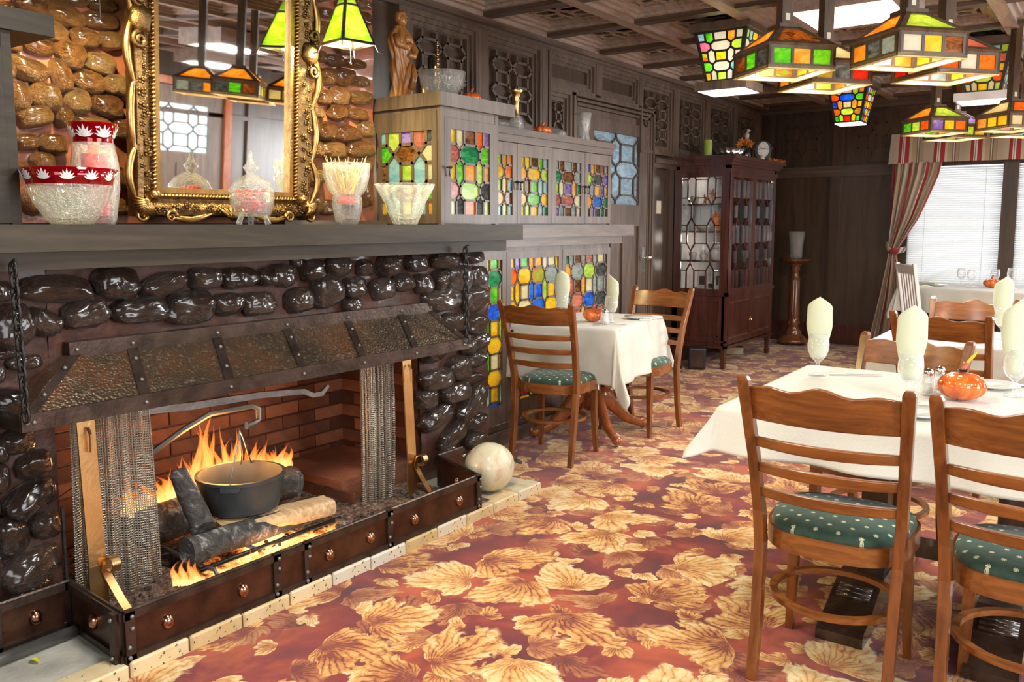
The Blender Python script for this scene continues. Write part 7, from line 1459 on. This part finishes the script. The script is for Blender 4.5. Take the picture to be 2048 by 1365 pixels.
# ================================================================== TABLE THINGS
TT_ = 0.7635
gob = MB(); gob.lathe([(0.001, 0.0), (0.036, 0.0), (0.035, 0.004), (0.010, 0.012), (0.006, 0.024), (0.009, 0.036), (0.006, 0.048), (0.012, 0.058), (0.030, 0.075), (0.042, 0.105), (0.043, 0.130), (0.036, 0.172), (0.034, 0.172), (0.041, 0.130), (0.040, 0.105), (0.028, 0.078), (0.001, 0.066)], 36, cap=False); me_g = gob.mesh('bowl', M['goblet_glass'], True)
nap = MB(); vs = []
NP = []
for lay in range(2):
    def fn(u, v, lay=lay):
        a = (u - .5) * math.pi * (1.25 if lay == 0 else 1.05); top = 0.325 - 0.060 * abs(u - .5) * 2 - 0.03 * lay; prof_ = 0.022 + 0.024 * min(1, v * 1.6) - 0.006 * max(0, v - .7)
        r_ = prof_ * (1 if lay == 0 else 0.8); z = lerp(0.072, top, v); return (r_ * math.sin(a) * 1.1, -r_ * math.cos(a) * 0.75 + 0.012 + 0.008 * lay, z)
    nap.grid(fn, 16, 14)
me_n = nap.mesh('napkin', M['napkin_linen'], 30)
def goblet(label, c, napkin=None, z=TT_, rz=0.0, s=1.0):
    t = thing('water_goblet', label, 'glass', (c[0], c[1], z), 0, 'stemmed goblets on the tables'); link('goblet_bowl', me_g, t); t.scale = (s, s, s)
    if napkin:
        o = link('folded_napkin', me_n, None, (c[0], c[1], z)); o.rotation_euler = (0, 0, rz); o.scale = (s, s, s * napkin[1] if isinstance(napkin, tuple) else s); md = o.modifiers.new('s', 'SOLIDIFY'); md.thickness = 0.0015
        tag(o, napkin[0] if isinstance(napkin, tuple) else napkin, 'napkin', 'pointed folded napkins standing in goblets')
CAMD = R(30)
goblet('goblet at the empty near corner of the big table, alone with its napkin', (-0.99, 3.55), ('pointed napkin standing in the goblet farthest from the ceramic pumpkin', 1.0), rz=R(12))
goblet('goblet between the shaker pair and the chair whole in view', (-0.575, 3.20), ('tall pointed napkin in the goblet beside the salt and pepper shakers', 1.05), rz=R(18))
goblet('goblet at the picture edge behind the ceramic pumpkin plate', (-0.285, 3.52), ('broad napkin in the goblet cut by the picture edge', 1.1), rz=R(40))
goblet('goblet on the small table nearest the panelled door', (-2.60, 4.72), ('curled napkin in the goblet beside the pumpkin on the small table', 0.95), rz=R(-30))
goblet('goblet on the small table close to the stained glass doors', (-2.93, 4.66), ('yellow-lit napkin standing before the stained glass doors', 1.0), rz=R(20))
goblet('goblet on the second table by the dark chair post', (-0.50, 5.25), ('backlit napkin leaning on the second table before the blinds', 1.05), rz=R(30))
goblet('empty goblet leftmost on the window table', (-1.32, 9.72)); goblet('empty goblet with a stem before the pumpkin on the window table', (-1.20, 9.50)); goblet('empty goblet behind the window table pumpkin', (-1.02, 9.72)); goblet('large empty goblet standing against the dark window mullion', (-0.84, 9.42), s=1.15)
pumpkin('glazed orange pumpkin with yellow leaf on the big table', (-0.43, 3.33, TT_), 0.080, 0.104, True)
pumpkin('glossy orange pumpkin in the middle of the small table', (-2.72, 4.70, TT_), 0.066, 0.088)
pumpkin('dim orange pumpkin on the table under the blinds', (-1.02, 9.50, TT_), 0.080, 0.095)
def shaker(label, c):
    t = thing('shaker', label, 'shaker', (c[0], c[1], TT_), 0, 'salt and pepper shakers'); m = MB(); m.lathe([(0.001, 0), (0.026, 0), (0.022, 0.03), (0.016, 0.072), (0.013, 0.072), (0.018, 0.03), (0.020, 0.008), (0.001, 0.006)], 40, flute=flt(8, .05, 0, .5), cap=False); m.build('body', M['goblet_glass'], t, True)
    m = MB(); m.lathe([(0.0165, 0.070), (0.0175, 0.080), (0.014, 0.092), (0.001, 0.097)], 20, cap=False); m.build('cap', M['silver'], t, True)
    m = MB(); m.lathe([(0.001, 0.007), (0.017, 0.007), (0.015, 0.04), (0.001, 0.042)], 16, cap=False); m.build('contents', M['white_china'], t, True)
shaker('shaker standing nearest the goblet with the tall napkin', (-0.545, 3.37)); shaker('shaker behind its twin, closer to the plate', (-0.52, 3.45)); shaker('shaker beside the pumpkin on the small table', (-2.585, 4.62)); shaker('shaker tucked between napkin goblet and pumpkin on the small table', (-2.62, 4.66))
pl = MB(); pl.lathe([(0.001, 0), (0.055, 0), (0.062, 0.004), (0.095, 0.014), (0.096, 0.017), (0.060, 0.008), (0.001, 0.006)], 40, cap=False); me_pl = pl.mesh('plate', M['white_china'], True)
for c, lab in (((-0.37, 3.66), 'white side plate behind the pumpkin on the big table'), ((-0.50, 2.98), 'white side plate between the two foreground chairs'), ((-3.00, 4.52), 'white side plate on the small table over the chair back'), ((-2.56, 5.02), 'white side plate at the small table corner nearest the door'), ((-1.50, 9.45), 'dark-looking side plate on the window table'), ((-0.90, 5.32), 'white side plate on the second table by the chair post'), ((-0.62, 5.05), 'white side plate on the second table behind the chair back')):
    o = link('side_plate', me_pl, None, (c[0], c[1], TT_)); tag(o, lab, 'plate', 'white side plates')
def fork():
    m = MB(); m.tube([(0, 0, 0.004), (0.06, 0, 0.006), (0.11, 0, 0.003)], [0.004, 0.0028, 0.0025], 5); m.box((0.118, 0, 0.003), (0.02, 0.020, 0.002))
    for k in range(4): m.box((0.150, -0.009 + 0.006 * k, 0.004), (0.05, 0.0025, 0.0018))
    return m.mesh('fork', M['silver'])
def knife():
    m = MB(); m.tube([(0, 0, 0.004), (0.09, 0, 0.004)], [0.006, 0.004], 6, sq=(1, .6)); m.prism([(0.09, -0.003), (0.20, -0.007), (0.215, 0.004), (0.09, 0.005)], 0.003, 0.0045); return m.mesh('knife', M['silver'])
me_fk, me_kn = fork(), knife()
for me, nm, c, rz, lab in ((me_fk, 'fork', (-0.855, 2.80), R(92), 'fork with its tines showing above the whole chair back'), (me_fk, 'fork', (-0.18, 2.80), R(92), 'fork before the pumpkin by the cut-off chair'), (me_kn, 'knife', (-0.95, 3.58), R(30), 'knife beside the lone goblet on the big table'), (me_kn, 'knife', (-0.60, 2.93), R(60), 'knife beside the side plate between the foreground chairs'), (me_fk, 'fork', (-0.26, 3.72), R(200), 'fork beside the plate behind the big table pumpkin'), (me_kn, 'knife', (-0.20, 3.62), R(60), 'knife at the picture edge by the broad napkin'),
                           (me_kn, 'knife', (-2.62, 4.52), R(40), 'knife at the near edge of the small table'), (me_fk, 'fork', (-2.86, 4.50), R(30), 'fork beside the plate on the small table'), (me_kn, 'knife', (-2.50, 4.92), R(60), 'knife by the plate nearest the panelled door'), (me_fk, 'fork', (-1.62, 9.32), R(10), 'fork on the window table'), (me_kn, 'knife', (-1.02, 5.30), R(20), 'knife on the second table near the plate')):
    o = link(nm, me, None, (c[0], c[1], TT_)); o.rotation_euler = (0, 0, rz); tag(o, lab, nm)
nc = thing('napkin_stack', 'folded white napkins lying flat on the window table', 'napkin', (-1.62, 9.60, TT_), R(-20))
for k in range(3): m = MB(); m.box((0, 0, 0.006 + 0.010 * k), (0.24 - 0.01 * k, 0.13, 0.008), R(4 * k)); m.build('napkin', M['napkin_linen'], nc)

# ---- door with leaded light in the wall opposite, seen in the mirror
DY, DZ = 6.55, 0.0
b = MB(); x1 = 3.965
b.b2((x1, DY - 0.14, 0.01), (4.0, DY, 2.35)); b.b2((x1, DY + 0.74, 0.01), (4.0, DY + 0.98, 2.35)); b.b2((x1, DY, 2.12), (4.0, DY + 0.74, 2.35)); b.b2((x1, DY, 0.01), (4.0, DY + 0.74, 1.50)); d3 = struct(b, 'door_2', M['dark_oak'])
b = MB(); b.b2((3.93, DY - 0.26, 0), (4.0, DY - 0.15, 2.46)); b.b2((3.93, DY + 0.99, 0), (4.0, DY + 1.10, 2.46)); b.b2((3.93, DY - 0.26, 2.36), (4.0, DY + 1.10, 2.46)); b.build('door_casing', M['cherry'], d3)
w, h = 0.74, 0.62; cells = lattice(w, h, 2.0, -0.5, 2.0, 0.2, 0.26, 0.06, 0.1)
b = MB(); bars(b, cells, w, h, 0.018, 0, 0.02, lambda u, v, d: (3.985 - d, DY + u, 1.50 + v)); b.build('muntin_lattice', M['dark_oak'], d3)
for k, Q in cells: b = MB(); b.prism(Q, 0, 0.003, lambda u, v, d: (3.99 - d, DY + u, 1.50 + v)); b.build('pane', M['lit_ice'], d3)
b = MB()
for k in range(3): b.b2((3.955, DY + 0.02 + 0.25 * k, 0.35), (3.966, DY + 0.06 + 0.25 * k, 1.35))
b.build('stile', M['dark_oak'], d3)
b = MB()
for y in (4.2, 5.2, 8.0, 9.6): b.b2((3.96, y - 0.06, 0), (4.0, y + 0.06, 2.7))
b.b2((3.965, 3.9, 2.0), (4.0, 10.2, 2.06)); b.build('stile', M['wall_oak'], wall_right)
